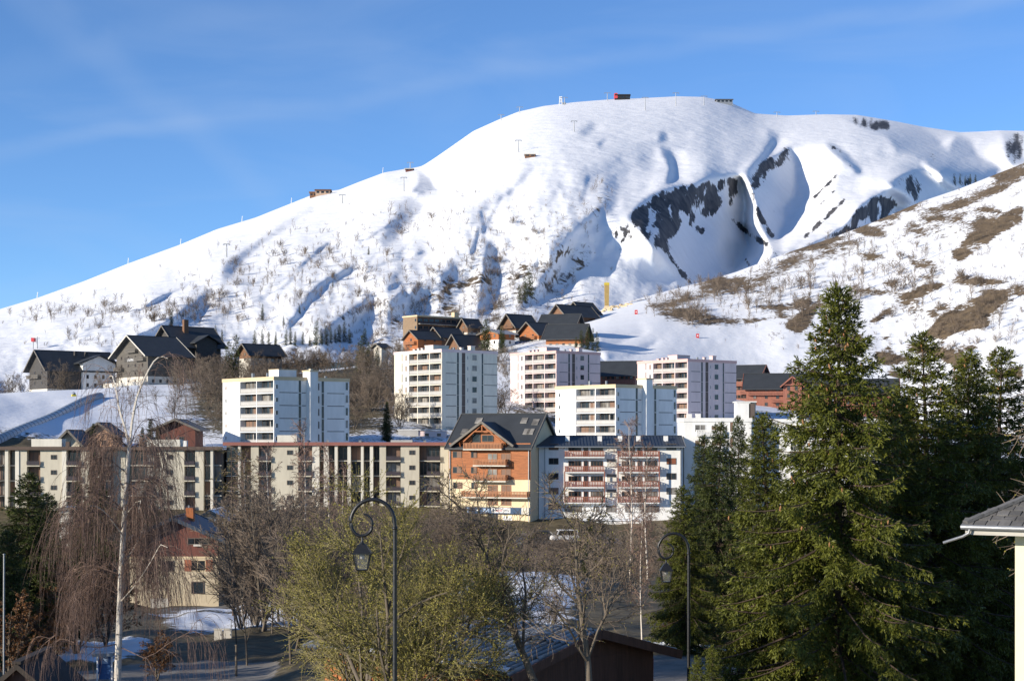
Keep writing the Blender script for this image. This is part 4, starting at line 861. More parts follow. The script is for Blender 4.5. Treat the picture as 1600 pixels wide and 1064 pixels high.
# resort chalets beside the piste
def resort(name, label, px, pxr, Y, base_py, eave, ridge, rz, cross=None, depth=13, group='red timber resort buildings'):
    b = chalet(name, label, px, Y, base_py, None, pxr, eave, ridge, 'x', None, REDWOOD, 0, rz=rz, depth=depth, wins=(2, 7), storeys=4, oh=1.2, fascia=REDWOOD, cat='resort building', group=group)
    ze = b.zpy(eave)
    for zf, f0, f1 in ((0.72, 0.02, 0.98), (0.47, 0.3, 0.75), (0.22, 0.3, 0.75)): b.balcony('F', b.W * f0, b.W * f1, ze * zf, 1.2, REDWOOD, REDWOOD, 0.95)
    if cross:
        a, d, ap = cross; xa, xb = b.wid_right(a), b.wid_right(d); mx_ = (xa + xb) / 2
        hull('cross_gable', b.e, [(xa + 0.6, -1.5, -3), (xb - 0.6, -1.5, -3), (xb - 0.6, -1.5, ze), (mx_, -1.5, b.zpy(ap) - 0.4), (xa + 0.6, -1.5, ze)], [(xa + 0.6, 3, -3), (xb - 0.6, 3, -3), (xb - 0.6, 3, ze), (mx_, 3, b.zpy(ap) - 0.4), (xa + 0.6, 3, ze)], REDWOOD)
        for sx, x0_ in ((-1, xa - 0.3), (1, xb + 0.3)):
            q = [(x0_, -2.6, ze - 0.2), (mx_, -2.6, b.zpy(ap)), (mx_, 5.5, b.zpy(ap)), (x0_, 5.5, ze - 0.2)]
            slab('cross_roof', b.e, *(q if sx < 0 else q[::-1]), 0.25, ROOFD); beam('bargeboard', b.e, (x0_, -2.68, ze - 0.3), (mx_, -2.68, b.zpy(ap) - 0.1), 0.14, 0.4, REDWOOD)
        beam('tie_beam', b.e, (xa + 0.5, -2.4, ze + 0.4), (xb - 0.5, -2.4, ze + 0.4), 0.2, 0.25, REDWOOD); beam('king_post', b.e, (mx_, -2.4, ze + 0.4), (mx_, -2.4, b.zpy(ap) - 0.3), 0.2, 0.2, REDWOOD)
        for k in range(4):
            for f in (0.33, 0.67): b.window('F', xa + (xb - xa) * f, 1.0 + k * ze / 4, 0.9, 1.3, BROWNTRIM, GLASS, 1, off=-1.5)
    return b
resort('resort_building', 'long red timber resort building with cross gable behind the tallest spruce', 1166, 1300, 525, 650, 604, 582.5, R(-12), (1221, 1256, 589))
resort('resort_building', 'red timber resort building with dark gable end at the right of the tallest spruce', 1302, 1400, 520, 660, 612, 591, R(-12))
resort('resort_building', 'red timber building squeezed against the rightmost pinkish tower', 1146, 1184, 545, 640, 588, 569.5, R(-24), depth=12)
resort('resort_building', 'red timber building with dark roof between two pinkish towers', 938, 992, 505, 640, 583.5, 563, R(-14))

# ---------------------------------------------------------------- houses lower down on the left
def front_gable(name, label, px0, px1, Y, base_py, eave_py, ridge_py, wall, roof, oh=1.0, depth=9, rz=0.0, wins=(), cat='house', fascia=None, barge=True):
    b = Bld(name, label, cat, px0, Y, (HZ - base_py) / F * Y, rz); W = b.W = b.wid_right(px1); ze, zr = b.zpy(eave_py), b.zpy(ridge_py)
    b.gable_wall(W, depth, -3, ze, zr, 'y', wall); b.gable_roof(W, depth, ze, zr, 'y', oh, roof, fascia or GREYW, 0.25, barge=barge)
    for f, z, ww, hh in wins: b.window('F', W * f, z, ww, hh, BROWNTRIM, GLASS, 1)
    return b
PEACH = mat('peach_render', (0.55, 0.34, 0.22), 0.85, 0.12)
front_gable('village_house', 'peach-coloured house with dark gable roof behind the left apartment block', 132, 176, 350, 700, 676, 660, PEACH, ROOFD, wins=[(0.35, 0.6, 1.0, 1.1), (0.7, 0.6, 1.0, 1.1)])
front_gable('village_house', 'dark red timber house with grey roof right of the weeping birch top', 244, 305, 352, 702, 668, 654.5, REDWALL, mat('grey_roof', (0.16, 0.16, 0.17), 0.7, 0.25), wins=[(0.3, 1.5, 1.1, 1.2), (0.65, 1.5, 1.1, 1.2)], oh=1.2)
front_gable('village_house', 'low house with deep blue slate roof at the foot of the piste', 92, 124, 335, 700, 688, 671.5, CONC, ROOFN, oh=1.4)
sh = Bld('hillside_house', 'three-storey house with dark red boarded top floor and cream walls beside the larches', 'house', 204, 192, -20.5)
X = lambda px: (px - 204) / F * 192
sh.W = X(341); ze, zr = sh.zpy(838), sh.zpy(807)
sh.gable_wall(sh.W, 10, -2, ze, zr, 'y', REDWALL); sh.box('cream_wall', -0.06, sh.W + 0.06, -0.06, 10, -2, sh.zpy(871), mat('cream_plaster', (0.52, 0.44, 0.31), 0.9, 0.2, 0.4, 2)); sh.gable_roof(sh.W, 10, ze, zr, 'y', 1.0, ROOFN, ROOFN, 0.35)
sh.box('floor_beam', -0.1, sh.W + 0.1, -0.14, -0.07, sh.zpy(872), sh.zpy(869), OCHRE)
sh.window('F', X(310), sh.zpy(851), 2.5, 0.8, BROWNTRIM, GLASS, 2, off=-0.01); sh.window('F', X(309), sh.zpy(892), 1.9, 1.3, OCHRE, GLASS, 1, off=-0.07); sh.window('F', X(309), sh.zpy(927), 1.5, 1.4, BROWNTRIM, GLASS, 0, off=-0.07)
for px in (294, 327): sh.box('shutter', X(px) - 0.4, X(px) + 0.4, -0.14, -0.07, sh.zpy(892), sh.zpy(874), SHUT)
sh.box('flower_box', X(303), X(316), -0.35, -0.08, sh.zpy(853), sh.zpy(850), STONE)
sh.box('brick_chimney', X(282), X(294), 3, 4, sh.zpy(822), sh.zpy(795), mat('orange_brick', (0.38, 0.13, 0.05), 0.85, 0.2)); sh.box('chimney_pot', X(285), X(287), 3.3, 3.6, sh.zpy(795), sh.zpy(791), METAL)
for px in (232, 262): sh.window('F', X(px), sh.zpy(892), 1.4, 1.2, BROWNTRIM, GLASS, 1, off=-0.07)
sh.box('garden_wall', X(244), X(272), -3.0, -2.7, -1, sh.zpy(931), STONE)
lw = front_gable('village_house', 'small white house with snow-covered roof behind the boarded house', 296, 362, 235, 855, 817, 797, WHITE, SNOWC, wins=[(0.45, 1.2, 1.2, 1.2), (0.8, 1.2, 1.1, 1.1)], oh=0.8)
front_gable('village_house', 'low white outbuilding with flat snow roof between the left spruce and the apartment block', 92, 112, 240, 830, 794, 792, STONE, SNOWC, oh=0.4, depth=6)
# ---------------------------------------------------------------- vegetation kit
def norm(a): return a / (np.linalg.norm(a, axis=-1, keepdims=True) + 1e-12)
def perp(d, r):
    ref = np.where(np.abs(d[..., 2:3]) < 0.9, np.array([0, 0, 1.0]), np.array([1.0, 0, 0]))
    u = norm(np.cross(d, ref)); v = np.cross(d, u); a = r[..., None]
    return u * np.cos(a) + v * np.sin(a)
def grow(p0, d0, L, n, wob, grav, g, curl=None):
    """grow a batch of branches: n segments each, wandering by wob and pulled down by grav (grows along the branch)"""
    B = len(p0); P_ = np.empty((B, n + 1, 3)); P_[:, 0] = p0; d = norm(d0); st = (np.asarray(L) / n)[:, None]
    for i in range(n):
        pull = grav if np.isscalar(grav) else grav[i]
        d = norm(d + g.standard_normal((B, 3)) * wob + np.array([0, 0, -1.0]) * pull)
        P_[:, i + 1] = P_[:, i] + d * st
    return P_
def taper(r0, n, end=0.25): return np.asarray(r0)[:, None] * np.linspace(1, end, n + 1)[None]
def tubes(P_, Rr, sides):
    B, N, _ = P_.shape
    t = np.empty_like(P_); t[:, 1:-1] = P_[:, 2:] - P_[:, :-2]; t[:, 0] = P_[:, 1] - P_[:, 0]; t[:, -1] = P_[:, -1] - P_[:, -2]; t = norm(t)
    mean = norm(P_[:, -1] - P_[:, 0])[:, None]; ref = np.where(np.abs(mean[..., 2:3]) < 0.9, np.array([0, 0, 1.0]), np.array([1.0, 0, 0]))
    u = norm(np.cross(t, np.broadcast_to(ref, t.shape))); v = np.cross(t, u)
    a = np.arange(sides) * 2 * math.pi / sides
    V = P_[:, :, None] + Rr[:, :, None, None] * (u[:, :, None] * np.cos(a)[:, None] + v[:, :, None] * np.sin(a)[:, None])
    b = (np.arange(B) * N * sides)[:, None, None]; i = (np.arange(N - 1) * sides)[None, :, None]; k = np.arange(sides)[None, None]; k2 = (k + 1) % sides
    Fc = np.stack([b + i + k, b + i + k2, b + i + sides + k2, b + i + sides + k], -1).reshape(-1, 4)
    return V.reshape(-1, 3), Fc
def children(P_, L, per, t0, t1, ang, g, spread=0.25):
    """start points, directions and parent lengths of side shoots"""
    B, N, _ = P_.shape
    t = np.clip(t0 + (t1 - t0) * (np.arange(per)[None] + g.random((B, per))) / per, 0, 0.999); f = t * (N - 1); i = f.astype(int); u = (f - i)[..., None]
    bi = np.arange(B)[:, None]; p = P_[bi, i] * (1 - u) + P_[bi, i + 1] * u; d = norm(P_[bi, i + 1] - P_[bi, i])
    az = (np.arange(per) * 2.4)[None] + g.random((B, 1)) * 6.28 + g.standard_normal((B, per)) * 0.5
    a = ang + g.standard_normal((B, per)) * spread
    dd = d * np.cos(a)[..., None] + perp(d, az) * np.sin(a)[..., None]
    return p.reshape(-1, 3), dd.reshape(-1, 3), np.broadcast_to(np.asarray(L)[:, None], t.shape).reshape(-1), t.reshape(-1)
def join(parts):
    V, Fc, M, o = [], [], [], 0
    for v, f, m in parts: V.append(v); Fc.append(f + o); M.append(np.full(len(f), m)); o += len(v)
    return np.concatenate(V), np.concatenate(Fc), np.concatenate(M)
def blades(p, axis, ln, wd, g):
    """small flat leaves as quads: from p along axis"""
    s = perp(axis, g.random(len(p)) * 6.28); a = p - s * wd[:, None] * 0.3; b = p + s * wd[:, None] * 0.3
    m = p + axis * ln[:, None] * 0.55; c = m + s * wd[:, None] * 0.5; d = p + axis * ln[:, None]
    e = m - s * wd[:, None] * 0.5
    V = np.stack([p, c, d, e], 1).reshape(-1, 3); Fc = np.arange(len(p) * 4).reshape(-1, 4)
    return V, Fc

def leaf_mat(name, lo, hi, rough=0.55, trans=0.25, scale=1.5, rnd=0.12):
    m, nt, b, out = nodes(name)
    p = pos(nt); n = noise(nt, scale, 3, p); n2 = noise(nt, scale * 8, 2, p)
    s = math_(nt, 'ADD', math_(nt, 'MULTIPLY', n, 0.5), math_(nt, 'MULTIPLY', n2, 0.5))
    cc = mixc(nt, rng_(nt, s, 0.32, 0.68), lo, hi)
    oi = nt.nodes.new('ShaderNodeObjectInfo'); hs = nt.nodes.new('ShaderNodeHueSaturation'); nt.links.new(cc, hs.inputs['Color']); nt.links.new(rng_(nt, oi.outputs['Random'], 0, 1, 1 - rnd, 1 + rnd), hs.inputs['Value'])
    nt.links.new(hs.outputs[0], b.inputs['Base Color']); b.inputs['Roughness'].default_value = rough; b.inputs['Specular IOR Level'].default_value = 0.25
    return m
BARK = mat('spruce_bark', (0.085, 0.06, 0.045), 0.9, 0.35, 2.0, 12, rnd=0.1)
BARKG = mat('grey_bark', (0.14, 0.115, 0.088), 0.9, 0.4, 2.0, 12, rnd=0.12)
TWIG = mat('brown_twigs', (0.175, 0.135, 0.102), 0.85, 0.3, 0.5, 3, rnd=0.2)
TWIGP = mat('purplish_birch_twigs', (0.21, 0.14, 0.11), 0.85, 0.3, 0.5, 3, rnd=0.15)
TWIGO = mat('olive_twigs', (0.20, 0.17, 0.08), 0.85, 0.3, 0.5, 3, rnd=0.15)
CONE = mat('spruce_cone', (0.30, 0.15, 0.065), 0.7, 0.25)
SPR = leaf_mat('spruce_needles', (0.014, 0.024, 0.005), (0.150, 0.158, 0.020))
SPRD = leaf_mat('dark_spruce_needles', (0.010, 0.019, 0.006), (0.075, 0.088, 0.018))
BUDS = leaf_mat('willow_catkins', (0.13, 0.12, 0.025), (0.33, 0.29, 0.06))
LARCH = leaf_mat('larch_buds', (0.08, 0.065, 0.02), (0.18, 0.145, 0.045))
def birch_bark():
    m, nt, b, out = nodes('birch_bark')
    p = pos(nt, (2.0, 2.0, 9.0)); n = noise(nt, 1.0, 4, p, 0.6, 0.3); n2 = noise(nt, 1.2, 3, pos(nt))
    cc = mixc(nt, rng_(nt, n, 0.6, 0.66), (0.62, 0.56, 0.48), (0.05, 0.04, 0.035)); cc = mixc(nt, rng_(nt, n2, 0.55, 0.7, 0, 0.6), cc, (0.35, 0.26, 0.2))
    nt.links.new(cc, b.inputs['Base Color']); b.inputs['Roughness'].default_value = 0.75
    return m
BIRCH = birch_bark()

# ---------------------------------------------------------------- Norway spruce
def spruce_meshes(seed, H=15.0, rad=4.6, whorls=30, per=7, twig_gap=0.13, needles=8, nl=0.12, leader=True, droop=1.0):
    g = np.random.default_rng(seed)
    tz = np.linspace(0, H, 14); tr = grow(np.zeros((1, 3)), np.array([[0, 0, 1.0]]), np.array([H]), 13, 0.006, 0, g)
    trunk = tubes(tr, (0.017 * H * (1 - np.linspace(0, 1, 14) ** 0.9 * 0.97))[None], 7)
    hs = H * (0.03 + 0.96 * (np.arange(whorls) / whorls) ** 0.92); hs = np.repeat(hs, per) + g.uniform(-0.15, 0.15, whorls * per) * H / whorls * 1.6
    B = len(hs); f = np.clip(hs / H, 0, 0.995)
    L = rad * (1 - f) ** 0.82 * g.uniform(0.5, 1.18, B) + 0.12
    L *= np.where(f < 0.12, 0.75, 1.0)
    az = np.tile(np.arange(per) * 2 * math.pi / per, whorls) + np.repeat(np.arange(whorls) * 1.1, per) + g.uniform(-0.4, 0.4, B)
    el = np.interp(f, [0, 0.35, 0.75, 0.93, 1], [-0.30, -0.12, 0.22, 0.75, 1.2]) + g.normal(0, 0.12, B)
    d = np.stack([np.cos(az) * np.cos(el), np.sin(az) * np.cos(el), np.sin(el)], -1)
    p0 = np.stack([np.interp(hs, tr[0, :, 2], tr[0, :, 0]), np.interp(hs, tr[0, :, 2], tr[0, :, 1]), hs], -1)
    n = 7; br = grow(p0, d, L, n, 0.05, [0.05 * droop, 0.07 * droop, 0.06 * droop, 0.02, -0.06, -0.12, -0.16], g)
    brt = tubes(br, taper(0.012 + 0.012 * L, n, 0.2), 4)
    # side twigs, both sides, hanging a little
    V, Fc, parts = [], [], []
    mx_ = int(rad / twig_gap) + 1; sp, sd, sl = [], [], []
    for side in (-1, 1):
        k = np.arange(mx_)[None]; t = (k + g.random((B, mx_))) * twig_gap / L[:, None]; ok = (t < 0.98) & (t > 0.08)
        bi, ki = np.nonzero(ok); tt = t[bi, ki]; ff = tt * n; i = np.minimum(ff.astype(int), n - 1); u = (ff - i)[:, None]
        q = br[bi, i] * (1 - u) + br[bi, i + 1] * u; ax = norm(br[bi, i + 1] - br[bi, i])
        s_ = norm(np.cross(ax, np.array([0, 0, 1.0]))) * side
        hang = np.interp(f[bi], [0, 0.55, 0.85, 1.0], [1.0, 0.85, 0.35, 0.0]) * droop
        dd = norm(ax * 0.55 + s_ * (0.75 - 0.35 * hang)[:, None] + np.array([0, 0, -1.0]) * hang[:, None] * 0.9 + g.normal(0, 0.2, q.shape))
        ll = (0.16 + 0.25 * np.sqrt(L[bi])) * np.clip(1.5 * (1 - tt) + 0.35, 0.3, 1.0) * np.minimum(1, 2.2 * tt + 0.3) * g.uniform(0.6, 1.35, len(tt)); ll = np.clip(ll, 0.10, 0.8)
        sp.append(q); sd.append(dd); sl.append(ll)
    sp.append(br[:, -2]); sd.append(norm(br[:, -1] - br[:, -2])); sl.append(np.full(B, 0.25))
    if leader:
        top = tr[0, -1]; sp.append(np.repeat(top[None] - [0, 0, 0.5], 4, 0)); sd.append(norm(np.array([[0, 0, 1.0]] * 4) + g.normal(0, 0.2, (4, 3)))); sl.append(np.full(4, 0.6))
    sp, sd, sl = np.concatenate(sp), np.concatenate(sd), np.concatenate(sl)
    nb = np.maximum(3, (sl / 0.10 * needles * 0.5).astype(int)); idx = np.repeat(np.arange(len(sp)), nb); m_ = len(idx)
    t = g.random(m_) ** 0.9; sag = (t ** 2)[:, None] * np.array([0, 0, -0.12 * droop]) * sl[idx][:, None]
    q = sp[idx] + sd[idx] * (t * sl[idx])[:, None] + sag
    ax = norm(sd[idx] * 0.85 + g.normal(0, 0.42, (m_, 3)))
    nd = blades(q, ax, nl * g.uniform(0.9, 1.8, m_), nl * 0.30 * g.uniform(0.7, 1.3, m_), g)
    return trunk, brt, nd, br, L, f, H
def spruce_kit(name, seed, needle, **kw):
    trunk, brt, nd, br, L, f, H = spruce_meshes(seed, **kw)
    tm = mesh_np(name + '_trunk', trunk[0], trunk[1], [BARK], True)
    V, Fc, M = join([(*brt, 0), (*nd, 1)]); cm = mesh_np(name + '_crown', V, Fc, [BARK, needle], False, M)
    tips = br[(f > 0.45) & (f < 0.97)]
    return dict(trunk=tm, crown=cm, tips=tips, H=H)
cone_P = np.array([[[0, 0, 0], [0, 0, -0.05], [0.004, 0, -0.12], [0.008, 0, -0.155]]]); cone_R = np.array([[0.008, 0.03, 0.026, 0.006]])
CONE_ME = mesh_np('cone', *tubes(cone_P, cone_R, 6), [CONE], True)
def put_tree(kit, name, label, loc, h, rz, wide=1.0, cones=0, cat='spruce', group=None, tilt=0.0, seed=0):
    e = tag(empty(name, loc, rz), label, cat, group); s = h / kit['H']
    e.rotation_euler = (tilt, tilt * 0.5, rz)
    for nm in ('trunk', 'crown'):
        if kit.get(nm):
            o = ob(nm, kit[nm], e); o.scale = (s * wide, s * wide, s)
    if cones:
        g = np.random.default_rng(seed + 5); tp = kit['tips']
        for i in range(cones):
            b = tp[g.integers(len(tp))]; q = b[g.integers(4, 8)] * np.array([s * wide, s * wide, s])
            o = ob('cone', CONE_ME, e, tuple(q - [0, 0, 0.03]), (g.normal(0, 0.15), g.normal(0, 0.15), g.random() * 6)); k = g.uniform(0.8, 1.25); o.scale = (k, k, k)
    return e

# ---------------------------------------------------------------- leafless trees
def bare_kit(name, seed, H, spec, bark, twig, trunks=None, trunk_h=0.7, trunk_r=0.012, trunk_wob=0.03, trunk_seg=10, leaves=None, trunk_sides=7, end=0.15):
    """spec rows: shoots per parent, t0, t1, angle, length ratio (or metres if > 1.5 marked 'm'), droop, wobble, segments, radius ratio, sides"""
    g = np.random.default_rng(seed)
    tr0 = trunks or [((0, 0, 0), (0, 0, 1), 1.0)]
    p0 = np.array([t[0] for t in tr0], float); d0 = np.array([t[1] for t in tr0], float); L = np.array([t[2] for t in tr0]) * H * trunk_h
    tp = grow(p0, d0, L, trunk_seg, trunk_wob, -0.015, g); r = trunk_r * H * np.array([t[2] for t in tr0])
    tmesh = tubes(tp, taper(r, trunk_seg, end), trunk_sides)
    parts = []; Pp, Lp, Rp = tp, L, r; last = None
    for (per, t0, t1, ang, lr, droop, wob, seg, rr, sides) in spec:
        q, dd, pl, tt = children(Pp, Lp, per, t0, t1, ang, g)
        ln = (lr * pl * (1.15 - 0.65 * tt) if lr > 0 else -lr * np.ones(len(q))) * g.uniform(0.65, 1.25, len(q))
        br = grow(q, dd, ln, seg, wob, droop, g)
        rad = np.maximum(np.repeat(Rp, per) * rr * (1.1 - 0.6 * tt), spec_minr)
        parts.append((*tubes(br, taper(rad, seg, 0.3), sides), 0 if len(parts) == 0 and sides >= 4 else 1))
        Pp, Lp, Rp = br, ln, rad
    if leaves:
        cnt, ln, wd = leaves; B, N, _ = Pp.shape
        bi = g.integers(0, B, cnt); f = g.random(cnt) * (N - 1.001); i = f.astype(int); u = (f - i)[:, None]
        q = Pp[bi, i] * (1 - u) + Pp[bi, i + 1] * u; ax = norm(g.standard_normal((cnt, 3)) + [0, 0, 0.3])
        parts.append((*blades(q, ax, ln * g.uniform(0.7, 1.4, cnt), wd * g.uniform(0.7, 1.3, cnt), g), 2))
    V, Fc, M = join(parts)
    mats = [bark, twig] + ([LEAFM] if leaves else [])
    return dict(trunk=mesh_np(name + '_trunk', *tmesh, [bark], True), crown=mesh_np(name + '_crown', V, Fc, mats, False, M), H=float(np.percentile(V[:, 2], 99.8)), tri=len(Fc) * 2)
spec_minr = 0.006; LEAFM = BUDS
# ---------------------------------------------------------------- spruces
SPA = spruce_kit('spruce_a', 101, SPR, H=15.0, rad=4.7, whorls=46, per=7, needles=9)
SPB = spruce_kit('spruce_b', 102, SPR, H=15.0, rad=3.9, whorls=44, per=6, needles=9)
SPD = spruce_kit('spruce_d', 103, SPRD, H=15.0, rad=3.6, whorls=44, per=7, twig_gap=0.18, nl=0.16, needles=6)
def spruce_at(kit, px, top_py, Y, label, wide=1.0, rz=0.0, cones=0, dz=-0.3, group='spruces', seed=0, tilt=0.0):
    x, y, z = gp(px, Y, dz); h = (HZ - top_py) / F * Y - z
    return put_tree(kit, 'spruce', label, (x, y, z), h, rz, wide, cones, 'spruce', group, tilt, seed)
spruce_at(SPA, 1306, 448, 55, 'tallest spruce, sunlit with brown cones and a bare forked tip, right of centre', 1.12, 0.4, 110, seed=1)
big = [o for o in COL.objects if o.get('label', '').startswith('tallest spruce')][0]
_c = [o for o in big.children if o.name.startswith('crown')][0]; _h = SPA['H'] * _c.scale[2]; _g = np.random.default_rng(12)
_a = _g.random(7) * 6.28; _p = grow(np.repeat([[0, 0, _h - 0.1]], 7, 0), np.stack([np.cos(_a) * 0.35, np.sin(_a) * 0.35, np.ones(7)], -1), _g.uniform(0.25, 0.6, 7), 4, 0.05, -0.12, _g)
ob('bare_leader', mesh_np('leader', *tubes(_p, taper(np.full(7, 0.012), 4, 0.5), 4), [BARK]), big)
spruce_at(SPB, 1207, 648, 57, 'short cone-bearing spruce leaning against the left side of the tallest spruce', 1.1, 2.0, 25, seed=2)
spruce_at(SPB, 1456, 520, 60, 'pointed spruce just right of the tallest spruce', 1.3, 1.0, 45, seed=3)
spruce_at(SPA, 1513, 548, 63, 'cone-laden spruce in the middle of the right-hand clump', 1.05, 3.0, 60, seed=4)
spruce_at(SPB, 1552, 546, 66, 'spruce at the right end of the right-hand clump above the tiled roof', 1.35, 4.1, 35, seed=5)
spruce_at(SPB, 1382, 618, 58, 'half-hidden spruce between the tallest spruce and the pointed one', 1.2, 5.0, 20, seed=6)
spruce_at(SPA, 1412, 622, 62, 'low broad spruce filling the gap left of the pointed spruce', 0.9, 2.5, 10, seed=7)
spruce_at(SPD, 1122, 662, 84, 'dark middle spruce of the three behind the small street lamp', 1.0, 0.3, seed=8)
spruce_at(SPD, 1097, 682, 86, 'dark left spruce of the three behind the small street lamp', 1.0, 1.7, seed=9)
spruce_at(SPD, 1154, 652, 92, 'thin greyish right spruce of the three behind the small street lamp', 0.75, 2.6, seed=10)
spruce_at(SPB, 1075, 760, 80, 'low spruce at the foot of the three dark spruces', 1.3, 2.2, seed=20)
spruce_at(SPB, 1090, 1025, 44, 'young spruce tip poking up at the foot of the small street lamp', 1.0, 0.6, dz=-0.2, seed=21)
spruce_at(SPB, 1118, 1008, 45, 'second young spruce tip beside the small street lamp', 0.9, 1.9, dz=-0.2, seed=22)
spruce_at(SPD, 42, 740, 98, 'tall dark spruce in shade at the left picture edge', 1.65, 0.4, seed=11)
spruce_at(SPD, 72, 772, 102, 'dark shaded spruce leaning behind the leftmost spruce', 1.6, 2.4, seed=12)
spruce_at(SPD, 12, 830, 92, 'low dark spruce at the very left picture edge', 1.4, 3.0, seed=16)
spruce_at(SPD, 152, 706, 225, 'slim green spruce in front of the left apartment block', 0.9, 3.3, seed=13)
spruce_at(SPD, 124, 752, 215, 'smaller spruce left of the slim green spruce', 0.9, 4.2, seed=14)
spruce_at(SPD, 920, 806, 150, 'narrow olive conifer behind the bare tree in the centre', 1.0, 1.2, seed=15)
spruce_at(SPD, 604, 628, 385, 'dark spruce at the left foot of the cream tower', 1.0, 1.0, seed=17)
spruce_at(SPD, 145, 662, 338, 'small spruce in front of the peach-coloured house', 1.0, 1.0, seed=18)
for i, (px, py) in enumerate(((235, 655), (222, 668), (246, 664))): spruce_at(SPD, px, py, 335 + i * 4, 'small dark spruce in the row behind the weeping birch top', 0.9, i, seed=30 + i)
SPF = spruce_kit('spruce_far', 104, SPRD, H=12.0, rad=2.5, whorls=18, per=6, twig_gap=0.5, needles=2, nl=0.42)
def far_spruce(px, py, Y, hpx, surf=None, label='small dark conifer in the row above the brown thicket', group='conifer row'):
    p_ = surf.at(px, py) if surf is not None else np.array([(px - 800) / F * Y, Y, (HZ - py) / F * Y])
    h = hpx / F * p_[1]
    if surf is None: g0 = gz(px, Y); h += p_[2] - g0; p_[2] = g0
    put_tree(SPF, 'conifer', label, tuple(p_ - [0, 0, h * 0.04]), h, random.random() * 6, random.uniform(0.75, 1.1), 0, 'conifer', group)
for px, py, hp in [(337, 524, 14), (347, 527, 12), (398, 535, 16), (410, 536, 18), (420, 536, 15), (431, 534, 14), (447, 533, 15), (454, 532, 17), (461, 534, 14), (473, 532, 13), (502, 531, 15), (510, 531, 18), (517, 530, 16), (524, 530, 14), (530, 528, 17), (538, 528, 20), (546, 530, 14), (430, 540, 13), (484, 534, 11), (494, 533, 24), (570, 532, 16)]:
    far_spruce(px, py + 6, 0, hp * 1.6, MOUNT)
for px, py, hp in [(368, 560, 38), (358, 562, 30), (560, 566, 32), (575, 560, 26), (590, 575, 30), (566, 545, 22)]: far_spruce(px, py, 560, hp, None, 'bigger dark spruce standing in the brown thicket', 'thicket spruces')
for px, py, hp in [(443, 508, 15), (410, 500, 26), (268, 510, 28), (468, 490, 14), (576, 398, 14), (820, 470, 40), (828, 462, 44), (812, 474, 30), (520, 448, 10)]: far_spruce(px, py, 0, hp, MOUNT, 'dark conifer standing alone on the snowy flank', 'conifers on the mountain')
for px, py, hp in [(1492, 290, 14), (1500, 288, 16), (1508, 290, 15), (1516, 289, 17), (1524, 288, 15)]: far_spruce(px, py, 0, hp, MOUNT, 'tiny dark conifer by the ridge gully', 'conifers on the ridge')
for px, py, hp in [(762, 520, 22), (757, 524, 26), (785, 538, 30), (784, 540, 26), (908, 545, 30), (918, 550, 40), (926, 548, 36), (933, 552, 34), (900, 552, 26)]: far_spruce(px, py, 590, hp, None, 'dark conifer among the upper village chalets', 'village conifers')

